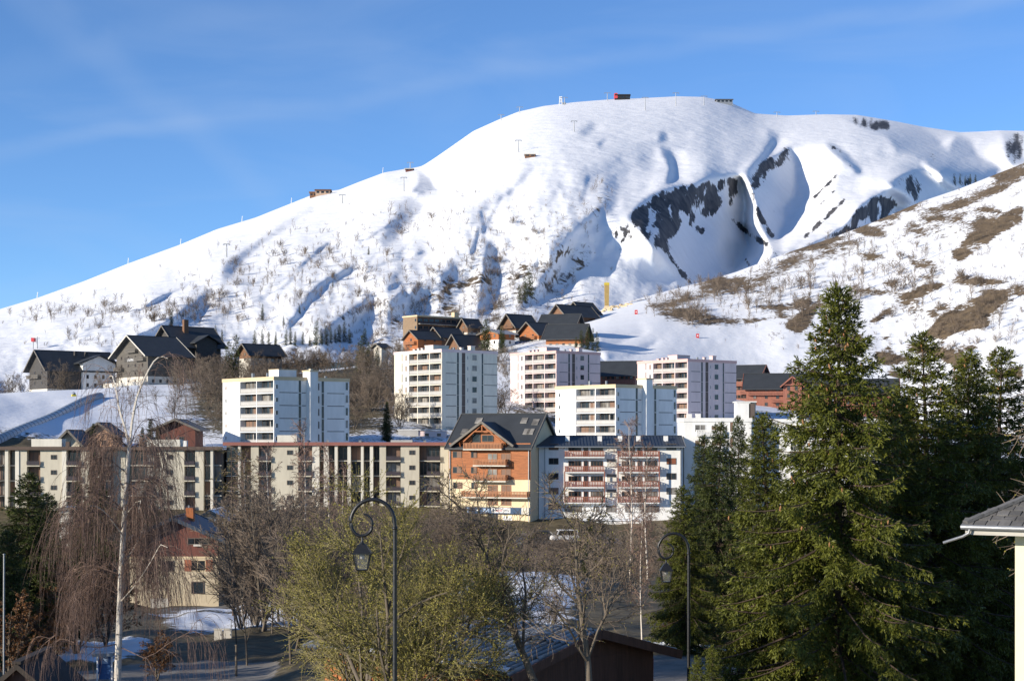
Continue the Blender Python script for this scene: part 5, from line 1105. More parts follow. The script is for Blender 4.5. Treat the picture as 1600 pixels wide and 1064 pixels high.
# ---------------------------------------------------------------- weeping birch on the left
spec_minr = 0.006
g = np.random.default_rng(55)
def weeping_birch():
    g = np.random.default_rng(55); Yb = 60.0; base = np.array(gp(183, Yb, -0.3))
    def W_(px, py, dy=0.0): return P(px, py, Yb + dy) - base
    tp = np.array([W_(183, 1120), W_(184, 1050), W_(187, 960), W_(189, 900), W_(193, 830), W_(197, 770), W_(201, 710), W_(203, 690)]); tp[0] = (0, 0, 0)
    def path(pts, n=9):
        a = np.array(pts); t = np.linspace(0, len(a) - 1, n + 1); i = np.minimum(t.astype(int), len(a) - 2); u = (t - i)[:, None]; return a[i] * (1 - u) + a[i + 1] * u
    T = path(tp, 14); big = []
    big.append(path([W_(203, 690), W_(207, 650), W_(214, 620), W_(228, 585), W_(240, 565), W_(250, 556), W_(262, 560)]))
    big.append(path([W_(202, 700), W_(196, 670), W_(186, 640), W_(182, 610, 0.4), W_(175, 585, 0.6), W_(170, 590, 0.8)]))
    big.append(path([W_(195, 840), W_(180, 820, -0.4), W_(165, 800, -0.8), W_(150, 790, -1), W_(138, 790, -1.3)]))
    big.append(path([W_(192, 880), W_(215, 850, 0.8), W_(230, 810, 1.2), W_(240, 770, 1.6), W_(255, 730, 2), W_(270, 690, 2.2), W_(280, 680, 2.4)]))
    big.append(path([W_(200, 800), W_(212, 785, -0.6), W_(220, 782, -1), W_(216, 800, -1.2)]))
    big.append(path([W_(188, 940), W_(215, 910, -1.0), W_(240, 870, -1.5), W_(250, 850, -1.8), W_(262, 855, -2.2)]))
    big.append(path([W_(187, 1005), W_(150, 1012, -0.6), W_(110, 1005, -1.0), W_(90, 990, -1.2), W_(70, 1000, -1.4)]))
    big.append(path([W_(187, 1010), W_(230, 1030, -0.5), W_(270, 1000, -0.8), W_(300, 985, -1.0), W_(315, 990, -1.2)]))
    big.append(path([W_(203, 700), W_(212, 672, 0.8), W_(225, 655, 1.2), W_(240, 655, 1.6), W_(255, 668, 1.8)]))
    for k in range(34):
        t = g.integers(4, 14); a = g.random() * 6.28; up = g.uniform(0.5, 1.2); L = g.uniform(1.2, 2.6) * (1.25 - 0.03 * t)
        d = np.array([[math.cos(a), math.sin(a) * 0.9, up]]); big.append(grow(T[t][None], d, np.array([L]), 9, 0.08, [0.02, 0.05, 0.08, 0.12, 0.16, 0.2, 0.3, 0.35, 0.4], g)[0])
    Bg = np.array(big); Lb = np.linalg.norm(np.diff(Bg, axis=1), axis=-1).sum(1); Rb = np.clip(0.012 * Lb, 0.014, 0.05); Rb[:2] = 0.055; Rb[2:6] = 0.026; Rb[6:9] = 0.02
    parts = [(*tubes(Bg[:6], taper(Rb[:6], 9, 0.25), 5), 0), (*tubes(Bg[6:], taper(Rb[6:], 9, 0.25), 4), 1)]
    # second order arching shoots
    q, dd, pl, tt = children(Bg, Lb, 8, 0.2, 1.0, 0.7, g); L2 = np.clip(0.35 * pl, 0.4, 1.3) * g.uniform(0.6, 1.3, len(q))
    b2 = grow(q, dd, L2, 5, 0.12, [0.02, 0.1, 0.25, 0.4, 0.5], g); parts.append((*tubes(b2, taper(np.full(len(q), 0.011), 5, 0.5), 3), 1))
    # curtains of hanging twigs
    allp = b2; q, dd, pl, tt = children(allp, L2, 6, 0.1, 1.0, 0.6, g); L3 = g.uniform(0.7, 2.6, len(q)) * np.interp(q[:, 2], [0, 3, 9, 12], [0.3, 0.8, 1.25, 1.0])
    L3 = np.minimum(L3, np.maximum(0.3, q[:, 2] - 0.4))
    b3 = grow(q, dd * 0.6, L3, 8, 0.07, [0.35, 0.5, 0.6, 0.6, 0.6, 0.6, 0.6, 0.6], g); parts.append((*tubes(b3, taper(np.full(len(q), 0.0062), 8, 0.6), 3), 1))
    q, dd, pl, tt = children(b3, L3, 2, 0.1, 0.9, 0.35, g); b4 = grow(q, dd, pl * g.uniform(0.2, 0.5, len(q)), 4, 0.1, 0.4, g); parts.append((*tubes(b4, taper(np.full(len(q), 0.0055), 4, 0.6), 3), 1))
    V, Fc, M = join(parts)
    e = tag(empty('weeping_birch', tuple(base)), 'tall weeping birch with white trunk and brown curtains of hanging twigs', 'birch')
    ob('trunk', mesh_np('birch_trunk', *tubes(T[None], (np.interp(np.linspace(0, 1, 15), [0, 0.15, 1], [0.17, 0.125, 0.065]))[None], 8), [BIRCH], True), e)
    ob('crown', mesh_np('birch_crown', V, Fc, [BIRCH, TWIGP], False, M), e)
    return len(Fc)
n_birch = weeping_birch()

# ---------------------------------------------------------------- the willow bush in catkin, and bare trees in the middle
LEAFM = BUDS; spec_minr = 0.0055
stems = [((0.1 * i - 0.4, 0.15 * math.sin(i * 2.1), 0), (math.sin(i * 2.4) * (0.35 + 0.07 * i), math.cos(i * 2.4) * 0.5, 1.0), 0.75 + 0.3 * ((i * 7) % 5) / 5) for i in range(9)]
stems[1] = ((-0.3, 0, 0), (-0.75, 0.1, 0.8), 0.95); stems[4] = ((-0.2, -0.2, 0), (-0.95, -0.1, 0.55), 0.9); stems[6] = ((0.3, 0, 0), (0.45, -0.1, 1.0), 1.0)
WILLOW = bare_kit('willow', 61, 7.2, [(9, 0.2, 1.0, 0.6, 0.42, 0.0, 0.10, 6, 0.5, 4), (10, 0.15, 1.0, 0.6, 0.5, 0.0, 0.12, 5, 0.5, 3), (9, 0.1, 1.0, 0.5, -0.5, -0.03, 0.12, 2, 0.6, 3)], BARKG, TWIGO, stems, 0.62, 0.011, 0.06, 9, leaves=(85000, 0.030, 0.018), trunk_sides=6)
x, y, z = gp(600, 47.0, -0.2)
put_tree(WILLOW, 'willow_bush', 'broad olive-green willow bush in catkin behind the tall street lamp', (x, y, z), 8.2, -1.25, 0.95, 0, 'willow')
x, y, z = gp(690, 70, -0.2)
put_tree(WILLOW, 'willow_bush', 'taller catkin bush in front of the orange chalet, behind the shed roof', (x, y, z), 7.8, 4.0, 0.9, 0, 'willow')
spec_minr = 0.008
def leaning(seed, top, lean, h, r):
    return bare_kit('bare_tree', seed, h, [(11, 0.42, 1.0, 0.75, 0.42, -0.01, 0.13, 7, 0.38, 5), (8, 0.2, 1.0, 0.7, 0.5, 0.0, 0.15, 6, 0.5, 3), (6, 0.15, 1.0, 0.7, 0.5, 0.01, 0.15, 4, 0.6, 3), (3, 0.1, 1.0, 0.6, -0.3, 0.0, 0.15, 3, 0.7, 3)], BARKG, TWIG, [((0, 0, 0), lean, 1.0)], 0.75, r, 0.05, 11, leaves=(2500, 0.035, 0.02))
BT1 = leaning(71, None, (-0.42, 0.0, 1.0), 8.2, 0.016); BT2 = leaning(72, None, (0.04, 0.1, 1.0), 8.0, 0.017)
x, y, z = gp(892, 46, -0.2); put_tree(BT1, 'bare_tree', 'bare grey tree leaning left in front of the corrugated shed roof', (x, y, z), 8.6, 0.0, 0.95, 0, 'tree')
x, y, z = gp(930, 45, -0.2); put_tree(BT2, 'bare_tree', 'upright bare grey tree at the right end of the shed', (x, y, z), 8.4, 0.5, 0.9, 0, 'tree')
x, y, z = gp(1720, 36, -0.2); put_tree(BT2, 'bare_tree', 'bare tree reaching in from the right picture edge', (x, y, z), 10.6, 2.6, 1.0, 0, 'tree')
# thinner background trees, shared between many spots
spec_minr = 0.018
BG1 = bare_kit('bg_tree_a', 81, 10, [(14, 0.25, 1.0, 0.65, 0.42, -0.02, 0.08, 5, 0.45, 4), (9, 0.2, 1.0, 0.6, 0.45, -0.02, 0.1, 4, 0.6, 3), (6, 0.2, 1.0, 0.5, 0.5, -0.02, 0.12, 3, 0.8, 3)], BARKG, TWIG, None, 0.9, 0.010, 0.03, 8, trunk_sides=5)
BG2 = bare_kit('bg_tree_b', 82, 10, [(12, 0.12, 1.0, 0.8, 0.5, -0.02, 0.1, 5, 0.5, 4), (9, 0.2, 1.0, 0.6, 0.45, -0.02, 0.1, 4, 0.6, 3), (6, 0.2, 1.0, 0.5, 0.5, -0.02, 0.12, 3, 0.8, 3)], BARKG, TWIG, [((0, 0, 0), (0.1, 0, 1), 1), ((0.2, 0.1, 0), (-0.35, 0.2, 1), 0.9), ((0.1, -0.2, 0), (0.45, -0.2, 1), 0.85)], 0.72, 0.009, 0.04, 7, trunk_sides=5)
BIR = bare_kit('bg_birch', 83, 12, [(40, 0.25, 1.0, 0.7, 0.24, 0.02, 0.08, 5, 0.35, 3), (9, 0.2, 1.0, 0.5, 0.5, 0.12, 0.1, 5, 0.6, 3), (4, 0.2, 1.0, 0.5, 0.5, 0.2, 0.1, 3, 0.8, 3)], BIRCH, TWIGP, None, 0.97, 0.0095, 0.04, 14, trunk_sides=6)
spec_minr = 0.012; LEAFM = LARCH
LAR = bare_kit('larch', 84, 16, [(60, 0.12, 0.99, 1.45, 0.20, 0.02, 0.08, 5, 0.22, 3), (9, 0.15, 1.0, 0.8, 0.38, 0.08, 0.12, 4, 0.5, 3)], BARK, TWIG, None, 0.99, 0.010, 0.008, 12, leaves=(5000, 0.09, 0.06), trunk_sides=6)
def bg_tree(kit, name, label, px, top_py, Y, wide, cat, group, rz=None, base=None):
    x, y, z = gp(px, Y, -0.2); h = (HZ - top_py) / F * Y - z
    return put_tree(kit, name, label, (x, y, z), h, random.random() * 6 if rz is None else rz, wide, 0, cat, group)
for i, (px, top, Y, lab) in enumerate([(378, 706, 150, 'white-stemmed birch beside the larches, left of the pair'), (418, 690, 152, 'white-stemmed birch beside the larches, right of the pair'), (470, 655, 160, 'tall straight birch in front of the concrete apartment block'), (508, 690, 158, 'slim birch just right of the tall straight birch'), (540, 720, 165, 'short slim birch in front of the window strips of the concrete block'), (985, 650, 190, 'slim birch in front of the red balconies'), (1012, 690, 196, 'thin birch at the right end of the red balconies'), (1003, 770, 82, 'white-speckled birch stem left of the small street lamp')]):
    bg_tree(BIR, 'birch', lab, px, top, Y, 0.8 if Y > 100 else 0.6, 'birch', 'slim birches')
for px, top, Y, lab in [(365, 700, 148, 'larch with dark trunk, left of the two beside the boarded house'), (383, 715, 152, 'larch with dark trunk, right of the two beside the boarded house')]: bg_tree(LAR, 'larch', lab, px, top, Y, 1.0, 'larch', 'larches')
g = np.random.default_rng(91)
for k in range(190):       # brown thicket behind the white slab block
    px = g.uniform(270, 645); Y = g.uniform(395, 635) if k < 150 else g.uniform(560, 640); top = {True: 0, False: 0}[True]
    z = gz(px, Y); h = g.uniform(6.5, 11); py_top = HZ - F * (z + h) / Y
    if py_top < 536: h = max(4, (HZ - 536) / F * Y - z)
    wh = 'left of the white slab block' if px < 345 else ('right of the white slab block' if px > 545 else ('just behind the white slab block' if Y < 500 else 'high behind the white slab block')); sz = 'low' if h < 6.5 else 'tall'
    put_tree(BG2 if k % 3 else BG1, 'thicket_tree', f'{sz} bare brown tree in the thicket {wh}', gp(px, Y, -0.3), h, g.random() * 6, g.uniform(0.95, 1.4), 0, 'tree', f'{sz} thicket trees {wh}')
SCR = {0: 'bare grey tree in the scrub left of the tall lamp', 1: 'bare brown tree in the scrub below the red balconies', 2: 'bare tree in the scrub below the orange chalet'}
for k in range(190):       # bare trees filling the hollow below the buildings
    px = g.uniform(325, 1075) if k < 130 else g.uniform(335, 575); Y = g.uniform(85, 262) if k < 130 else g.uniform(115, 240); z = gz(px, Y); h = g.uniform(3.5, 8.5) if k < 130 else g.uniform(7, 12)
    if 670 < px < 900 and Y < 205: h = min(h, 3.0)
    if Y < 205 and px < 368: continue
    lim = 715 if px < 450 else (775 if px < 560 else 803); h = min(h, (HZ - lim - g.uniform(0, 25)) / F * Y - z)
    if h < 1.6: continue
    kk = 0 if px < 500 else (1 if px > 830 else 2)
    sz = 'low' if h < 4.5 else ('tall' if h > 7.5 else 'middle-sized'); far = 'far' if Y > 190 else 'near'
    put_tree(BG1 if k % 3 else BG2, 'bare_tree', f'{sz} {SCR[kk]}, {far} part', gp(px, Y, -0.3), h, g.random() * 6, g.uniform(0.85, 1.3), 0, 'tree', f'{sz} scrub trees {kk} {far}')
for k in range(46):        # bare trees on the bank behind and between the towers
    px = g.uniform(550, 625) if k < 22 else g.uniform(770, 800) if k < 32 else g.uniform(560, 800); Y = g.uniform(430, 600); wh = 'left of the cream tower' if px < 640 else 'between the cream and pinkish towers' if px > 765 else 'behind the cream tower'
    put_tree(BG2 if k % 3 else BG1, 'bank_tree', f'bare brown tree on the bank {wh}', gp(px, Y, -0.3), min(g.uniform(6, 10), (HZ - 538) / F * Y - gz(px, Y)), g.random() * 6, g.uniform(1.0, 1.4), 0, 'tree', f'bank trees {wh}')
for k in range(30):        # trees hiding the foot of the concrete block and the chalet
    px = g.uniform(470, 740); Y = g.uniform(215, 275); z = gz(px, Y); wh = 'the concrete block' if px < 690 else 'the orange chalet'
    put_tree(BG1 if k % 2 else BG2, 'bare_tree', f'bare twiggy tree at the very foot of {wh}', gp(px, Y, -0.3), (HZ - g.uniform(768, 800)) / F * Y - z, g.random() * 6, g.uniform(1.0, 1.4), 0, 'tree', f'trees at the foot of {wh}')
for k in range(95):        # low scrub along the foot of the apartment buildings
    px = g.uniform(560, 1060); Y = g.uniform(205, 258); h = g.uniform(2.6, 4.4)
    put_tree(BG2, 'scrub_bush', 'leafless scrub bush below the parking in front of the apartment buildings', gp(px, Y, -0.3), min(h, (HZ - 808 - g.uniform(0, 14)) / F * Y - gz(px, Y)), g.random() * 6, g.uniform(1.3, 2.0), 0, 'bush', 'scrub bushes below the parking')
for px, top, Y, lab in [(205, 612, 420, 'bare tree on the snowy bank below the hotel'), (245, 600, 430, 'bare tree on the snowy bank below the hotel')]: bg_tree(BG1, 'bank_tree', lab, px, top, Y, 1, 'tree', 'bank trees')
for px, py, h in [(88, 618, 13), (100, 620, 11), (38, 620, 9), (20, 624, 10), (10, 626, 8), (160, 610, 8), (178, 606, 9), (2, 628, 9)]:
    Y = 552; z = min(gz(px, Y), (HZ - py) / F * Y); put_tree(BG2, 'bare_tree', 'bare tree beside the leftmost hotel wing', ((px - 800) / F * Y, Y, z - 0.5), h, g.random() * 6, 1.0, 0, 'tree', 'bare trees by the hotel')
for k in range(18):
    px = g.uniform(560, 640) if k < 8 else g.uniform(640, 780); Y = g.uniform(640, 690); put_tree(BG1, 'bare_tree', 'bare tree on the rise behind the upper village', gp(px, Y, -0.3), g.uniform(6, 10), g.random() * 6, 1.1, 0, 'tree', 'bare trees above the village')

# ---------------------------------------------------------------- shrubs on the slopes: the largest as things, the rest as ground cover
def shrub_mesh(seed, thick):
    g = np.random.default_rng(seed); n = 9
    p0 = np.zeros((n, 3)) + g.normal(0, 0.12, (n, 3)) * [1, 1, 0]; d = norm(g.normal(0, 0.5, (n, 3)) + [0, 0, 1.2]); L = g.uniform(0.6, 1.0, n)
    a = grow(p0, d, L, 3, 0.12, -0.02, g); q, dd, pl, _ = children(a, L, 5, 0.25, 1.0, 0.6, g); b = grow(q, dd, pl * 0.45, 2, 0.15, -0.03, g)
    q2, dd2, pl2, _ = children(b, pl * 0.45, 3, 0.2, 1.0, 0.6, g); c_ = grow(q2, dd2, pl2 * 0.6, 1, 0.1, 0, g)
    V, Fc, M = join([(*tubes(a, taper(np.full(n, thick * 1.5), 3, 0.5), 3), 0), (*tubes(b, taper(np.full(len(b), thick), 2, 0.5), 3), 0), (*tubes(c_, taper(np.full(len(c_), thick * 0.7), 1, 0.6), 3), 0)])
    return V, Fc
SHV = [shrub_mesh(200 + i, 0.011) for i in range(4)]
SHM = [mesh_np('shrub', v, f, [TWIG]) for v, f in SHV]
def small_tree_mesh(seed):
    g = np.random.default_rng(seed); T = grow(np.zeros((1, 3)), np.array([[0, 0, 1.0]]), np.array([0.9]), 5, 0.05, 0, g)
    q, dd, pl, _ = children(T, np.array([0.9]), 14, 0.25, 1.0, 0.65, g); b = grow(q, dd, pl * 0.38, 3, 0.1, -0.04, g); q2, dd2, pl2, _ = children(b, pl * 0.38, 5, 0.2, 1, 0.6, g); c_ = grow(q2, dd2, pl2 * 0.55, 2, 0.1, -0.03, g)
    V, Fc, M = join([(*tubes(T, taper(np.array([0.018]), 5, 0.3), 4), 0), (*tubes(b, taper(np.full(len(b), 0.008), 3, 0.5), 3), 0), (*tubes(c_, taper(np.full(len(c_), 0.0055), 2, 0.6), 3), 0)])
    return V, Fc
STV = [small_tree_mesh(300 + i) for i in range(4)]; STM = [mesh_np('slope_tree', v, f, [TWIG]) for v, f in STV]
def light(seed, tall):
    g = np.random.default_rng(seed); n = 5
    if tall:
        T = grow(np.zeros((1, 3)), np.array([[0, 0, 1.0]]), np.array([0.9]), 3, 0.05, 0, g); q, dd, pl, _ = children(T, np.array([0.9]), 11, 0.25, 1.0, 0.65, g); b = grow(q, dd, pl * 0.4, 1, 0.1, -0.04, g); q2, dd2, pl2, _ = children(b, pl * 0.4, 2, 0.3, 1, 0.6, g); c_ = grow(q2, dd2, pl2 * 0.6, 1, 0.1, 0, g)
        P3 = [(*tubes(T, taper(np.array([0.018]), 3, 0.3), 3), 0), (*tubes(b, taper(np.full(len(b), 0.009), 1, 0.5), 3), 0), (*tubes(c_, taper(np.full(len(c_), 0.008), 1, 0.5), 3), 0)]
    else:
        a = grow(g.normal(0, 0.12, (n, 3)) * [1, 1, 0], norm(g.normal(0, 0.5, (n, 3)) + [0, 0, 1.2]), g.uniform(0.6, 1.0, n), 2, 0.12, -0.02, g); q, dd, pl, _ = children(a, np.full(n, 0.8), 5, 0.25, 1.0, 0.6, g); b = grow(q, dd, pl * 0.45, 1, 0.15, -0.03, g)
        P3 = [(*tubes(a, taper(np.full(n, 0.018), 2, 0.5), 3), 0), (*tubes(b, taper(np.full(len(b), 0.014), 1, 0.5), 3), 0)]
    V, Fc, M = join(P3); return V, Fc
LSV = [light(400 + i, False) for i in range(4)]; LTV = [light(410 + i, True) for i in range(4)]
def where_m(px, py):
    a = 'above the leftmost hotel wing' if px < 180 else 'above the tall hotel wing' if px < 345 else 'above the thicket chalet' if px < 470 else 'above the conifer row' if px < 600 else 'above the brown flat block' if px < 760 else 'above the big dark roofs'
    return a + (', high up' if py < 430 else ', low down' if py > 490 else '')
def where_h(px, py):
    a = 'near the drilling mast end' if px < 1130 else 'above the rightmost tower' if px < 1250 else 'behind the tallest spruce' if px < 1400 else 'above the right-hand spruce clump'
    return a + (', near the crest' if py < hcf(px) + 60 else ', lower down' if py > hcf(px) + 140 else '')
def scatter(surf, cand, n_things, lab, grp, name, cat, meshes, vfs, stuff_name, stuff_label, where, small):
    """cand: (px, py, height); the n_things that show largest are things, the rest one cover"""
    items = []
    for px, py, h, kind in cand:
        p_ = surf.at(px, py); items.append((h / p_[1], p_, h, kind))
    items.sort(key=lambda t: -t[0]); g = np.random.default_rng(5)
    for s_, p_, h, kind in items[:n_things]:
        px_ = p_[0] / p_[1] * F + 800; py_ = HZ - p_[2] / p_[1] * F; wh = where(px_, py_); sz = 'small' if h < small[kind] else 'larger'
        o = ob(name[kind], meshes[kind][g.integers(4)], None, tuple(p_ - [0, 0, 0.15]), (0, 0, g.random() * 6)); k = h * g.uniform(0.9, 1.3); o.scale = (k, k, h); tag(o, f'{sz} {lab[kind]}, {wh}', cat[kind], f'{sz} {grp[kind]}, {wh}')
    parts = []
    for s_, p_, h, kind in items[n_things:]:
        v, f = vfs[kind][g.integers(4)]; a = g.random() * 6.28; R_ = np.array([[math.cos(a), -math.sin(a), 0], [math.sin(a), math.cos(a), 0], [0, 0, 1]])
        parts.append(((v @ R_.T) * h + p_ - [0, 0, 0.1], f, 0))
    if parts:
        V, Fc, M = join(parts); tag(ob(stuff_name, mesh_np(stuff_name, V, Fc, [TWIG])), stuff_label, 'scrub', None, 'stuff')
g = np.random.default_rng(77); cand = []
crest_f = lut(crest)
def dens(px, py):
    if py < crest_f(px) + 14 or py > 545: return 0
    d = 0.03 + 0.55 * max(0, min(1, (py - crest_f(px) - 40) / 160)) * max(0, min(1, (930 - px) / 60))
    d *= 0.35 + 0.65 * max(0, min(1, ras.sample(grass, np.array([px]), np.array([py]))[0] * 3.0))
    return d
CL = [(735, 420, 28, 38, 70), (850, 415, 22, 32, 60), (770, 455, 14, 30, 40), (800, 450, 12, 30, 40), (330, 480, 30, 16, 60), (245, 490, 40, 14, 60), (130, 500, 60, 18, 60), (60, 490, 60, 12, 40), (470, 455, 40, 30, 60), (560, 440, 40, 30, 60), (640, 470, 40, 40, 70), (700, 350, 30, 14, 25), (620, 345, 18, 14, 30), (380, 440, 40, 20, 40), (520, 390, 60, 20, 50), (690, 505, 50, 22, 60), (930, 320, 14, 25, 25), (590, 500, 40, 25, 50), (430, 410, 50, 16, 30)]
while len(cand) < 1250:
    px, py = g.uniform(-40, 960), g.uniform(300, 545)
    if g.random() < dens(px, py): cand.append((px, py, g.uniform(1.0, 2.8), 0 if g.random() < 0.65 else 1))
for cx_, cy_, sx, sy, n in CL:
    for _ in range(n):
        px, py = g.normal(cx_, sx), g.normal(cy_, sy)
        if crest_f(px) + 12 < py < 545 and px < 960: cand.append((px, py, g.uniform(1.8, 5.0), 1 if g.random() < 0.7 else 0))
scatter(MOUNT, cand, 270, {0: 'bare shrub on the mountain', 1: 'bare tree on the mountain'}, {0: 'mountain shrubs', 1: 'mountain trees'}, {0: 'mountain_shrub', 1: 'mountain_tree'}, {0: 'shrub', 1: 'tree'}, {0: SHM, 1: STM}, {0: LSV, 1: LTV}, 'mountain_scrub', 'fine leafless scrub scattered over the mountain flank', where_m, {0: 2.6, 1: 4.0})
cand = []
hcf = lut(hcrest)
while len(cand) < 1500:
    px, py = g.uniform(960, 1640), g.uniform(260, 640)
    if py < hcf(px) + 3: continue
    v = hr.sample(hg, np.array([px]), np.array([py]))[0]; pi = hr.sample(piste, np.array([px]), np.array([py]))[0]
    if g.random() < (0.05 + 1.1 * max(0, v - 0.15)) * (1 - pi): cand.append((px, py, g.uniform(0.9, 2.8), 0 if g.random() < 0.8 else 1))
for cx_, cy_, sx, sy, n in [(1110, 460, 30, 10, 40), (1060, 478, 30, 10, 25), (1180, 470, 40, 15, 30), (1240, 470, 40, 20, 30), (1340, 400, 50, 20, 30), (1420, 440, 60, 30, 40), (1300, 440, 60, 20, 25), (1080, 500, 14, 8, 12), (1560, 480, 50, 30, 30)]:
    for _ in range(n):
        px, py = g.normal(cx_, sx), g.normal(cy_, sy)
        if py > hcf(px) + 2: cand.append((px, py, g.uniform(2.5, 6.5), 1 if g.random() < 0.75 else 0))
scatter(HILL, cand, 280, {0: 'bare bush on the hillside', 1: 'bare tree on the hillside'}, {0: 'hillside bushes', 1: 'hillside trees'}, {0: 'hillside_bush', 1: 'hillside_tree'}, {0: 'bush', 1: 'tree'}, {0: SHM, 1: STM}, {0: LSV, 1: LTV}, 'hillside_scrub', 'fine brown scrub scattered over the patchy hillside', where_h, {0: 2.6, 1: 4.4})
# ---------------------------------------------------------------- unseen spruces added out of view on the left to shade the lower left
for i, (x, Y, h) in enumerate([(-44, 62, 17), (-50, 72, 19), (-45, 82, 18), (-54, 98, 19)]):
    px = x / Y * F + 800; put_tree(SPD, 'spruce', 'tall dark unseen spruce added out of view on the left for its shade', (x, Y, gz(max(px, -400), Y) - 0.3), h, i * 1.3, 1.15, 0, 'spruce', 'unseen spruces added for shade')

# ---------------------------------------------------------------- street lamps with scrolled brackets
def smooth_path(pts, n):
    a = np.array(pts, float); a = np.concatenate([[2 * a[0] - a[1]], a, [2 * a[-1] - a[-2]]]); out = []
    m_ = len(a) - 3
    for t in np.linspace(0, m_ - 1e-6, n):
        i = int(t); u = t - i; p0, p1, p2, p3 = a[i:i + 4]
        out.append(0.5 * (2 * p1 + (p2 - p0) * u + (2 * p0 - 5 * p1 + 4 * p2 - p3) * u * u + (3 * p1 - p0 - 3 * p2 + p3) * u ** 3))
    return np.array(out)
LGLASS = glass('lantern_glass', (0.10, 0.11, 0.12), 0.15)
def frustum(name, parent, z0, z1, w0, w1, m, loc):
    return hull(name, parent, [(loc[0] - w0, -w0, z0), (loc[0] + w0, -w0, z0), (loc[0] + w0, w0, z0), (loc[0] - w0, w0, z0)], [(loc[0] - w1, -w1, z1), (loc[0] + w1, -w1, z1), (loc[0] + w1, w1, z1), (loc[0] - w1, w1, z1)], m)
def street_lamp(label, px, Y, top_py):
    base = gp(px, Y, -0.1); e = tag(empty('street_lamp', base), label, 'street lamp', 'scrolled street lamps')
    s = 0.01615; top = (HZ - top_py) / F * Y - base[2]
    q = lambda x, y: ((x - 617) * s, 0.0, top - (y - 780) * s)
    post = np.array([(0, 0, 0), (0, 0, 0.5), (0, 0, 0.55), (0, 0, 1.2), (0, 0, top - 45 * s)])
    ob('post', mesh_np('post', *tubes(post[None], np.array([[0.11, 0.10, 0.075, 0.062, 0.052]]), 10), [BLACKM], True), e)
    cr = smooth_path([q(617, 825), q(616, 812), q(611, 797), q(601, 786), q(587, 780.5), q(572, 782), q(559, 790), q(551, 802), q(548, 815), q(551, 828), q(559, 836), q(569, 836.5), q(578, 831), q(582, 821), q(580, 811), q(574, 805), q(568, 803)], 46)
    r = np.interp(np.linspace(0, 1, 46), [0, 0.6, 1], [0.052, 0.045, 0.024])
    ob('scroll_bracket', mesh_np('bracket', *tubes(cr[None], r[None], 8), [BLACKM], True), e)
    ob('collar', mesh_np('collar', *tubes(np.array([[(0, 0, top - 47 * s), (0, 0, top - 46.5 * s), (0, 0, top - 43.5 * s), (0, 0, top - 43 * s)]]), np.array([[0.055, 0.075, 0.075, 0.05]]), 10), [BLACKM], True), e)
    lx, _, lz = q(566, 838)
    fin = [(lx, 0, lz), (lx, 0, lz - 3 * s), (lx, 0, lz - 6 * s), (lx, 0, lz - 10 * s), (lx, 0, lz - 12 * s)]
    ob('finial', mesh_np('finial', *tubes(np.array([fin]), np.array([[0.02, 0.03, 0.022, 0.05, 0.08]]), 8), [BLACKM], True), e)
    cap = frustum('lantern_cap', e, lz - 25 * s, lz - 12 * s, 14 * s, 6 * s, BLACKM, (lx, 0)); frustum('rim', cap, lz - 27 * s, lz - 25.1 * s, 14.5 * s, 14.5 * s, BLACKM, (lx, 0))
    z1, z0, w1, w0 = lz - 27.1 * s, lz - 51 * s, 12.5 * s, 8.5 * s
    fr = frustum('lantern_floor', e, z0 - 2 * s, z0, w0 * 0.9, w0 * 1.08, BLACKM, (lx, 0))
    for sx in (-1, 1):
        for sy in (-1, 1): beam('glazing_bar', fr, (lx + sx * w0, sy * w0, z0), (lx + sx * w1, sy * w1, z1), 0.028, 0.028, BLACKM)
    for ax, sg_ in ((0, -1), (0, 1), (1, -1), (1, 1)):
        k = 0.94
        f = (lambda w, t: (lx + sg_ * w * k, t * w * k)) if ax == 0 else (lambda w, t: (lx + t * w * k, sg_ * w * k))
        V = [(*f(w0, -1), z0), (*f(w0, 1), z0), (*f(w1, 1), z1), (*f(w1, -1), z1)]; me = bpy.data.meshes.new('pane'); me.from_pydata(V, [], [(0, 1, 2, 3)]); me.materials.append(LANTERN); ob('pane', me, fr)
    hull('lamp_bulb', e, [(lx - 0.05, -0.05, z1 - 0.12), (lx + 0.05, -0.05, z1 - 0.12), (lx + 0.05, 0.05, z1 - 0.12), (lx - 0.05, 0.05, z1 - 0.12)], [(lx - 0.06, -0.06, z1 - 0.01), (lx + 0.06, -0.06, z1 - 0.01), (lx + 0.06, 0.06, z1 - 0.01), (lx - 0.06, 0.06, z1 - 0.01)], GREYP)
    return e
LANTERN, _nt, _b, _o = nodes('clear_lantern_glass')
_b.inputs['Base Color'].default_value = (0.35, 0.36, 0.36, 1); _b.inputs['Roughness'].default_value = 0.12; _b.inputs['Transmission Weight'].default_value = 0.0; _b.inputs['Alpha'].default_value = 0.12
street_lamp('large black street lamp with scrolled bracket in front of the olive willow', 617, 42, 780)
street_lamp('smaller, farther black street lamp with scrolled bracket beside the dark spruces', 1076, 61, 833)

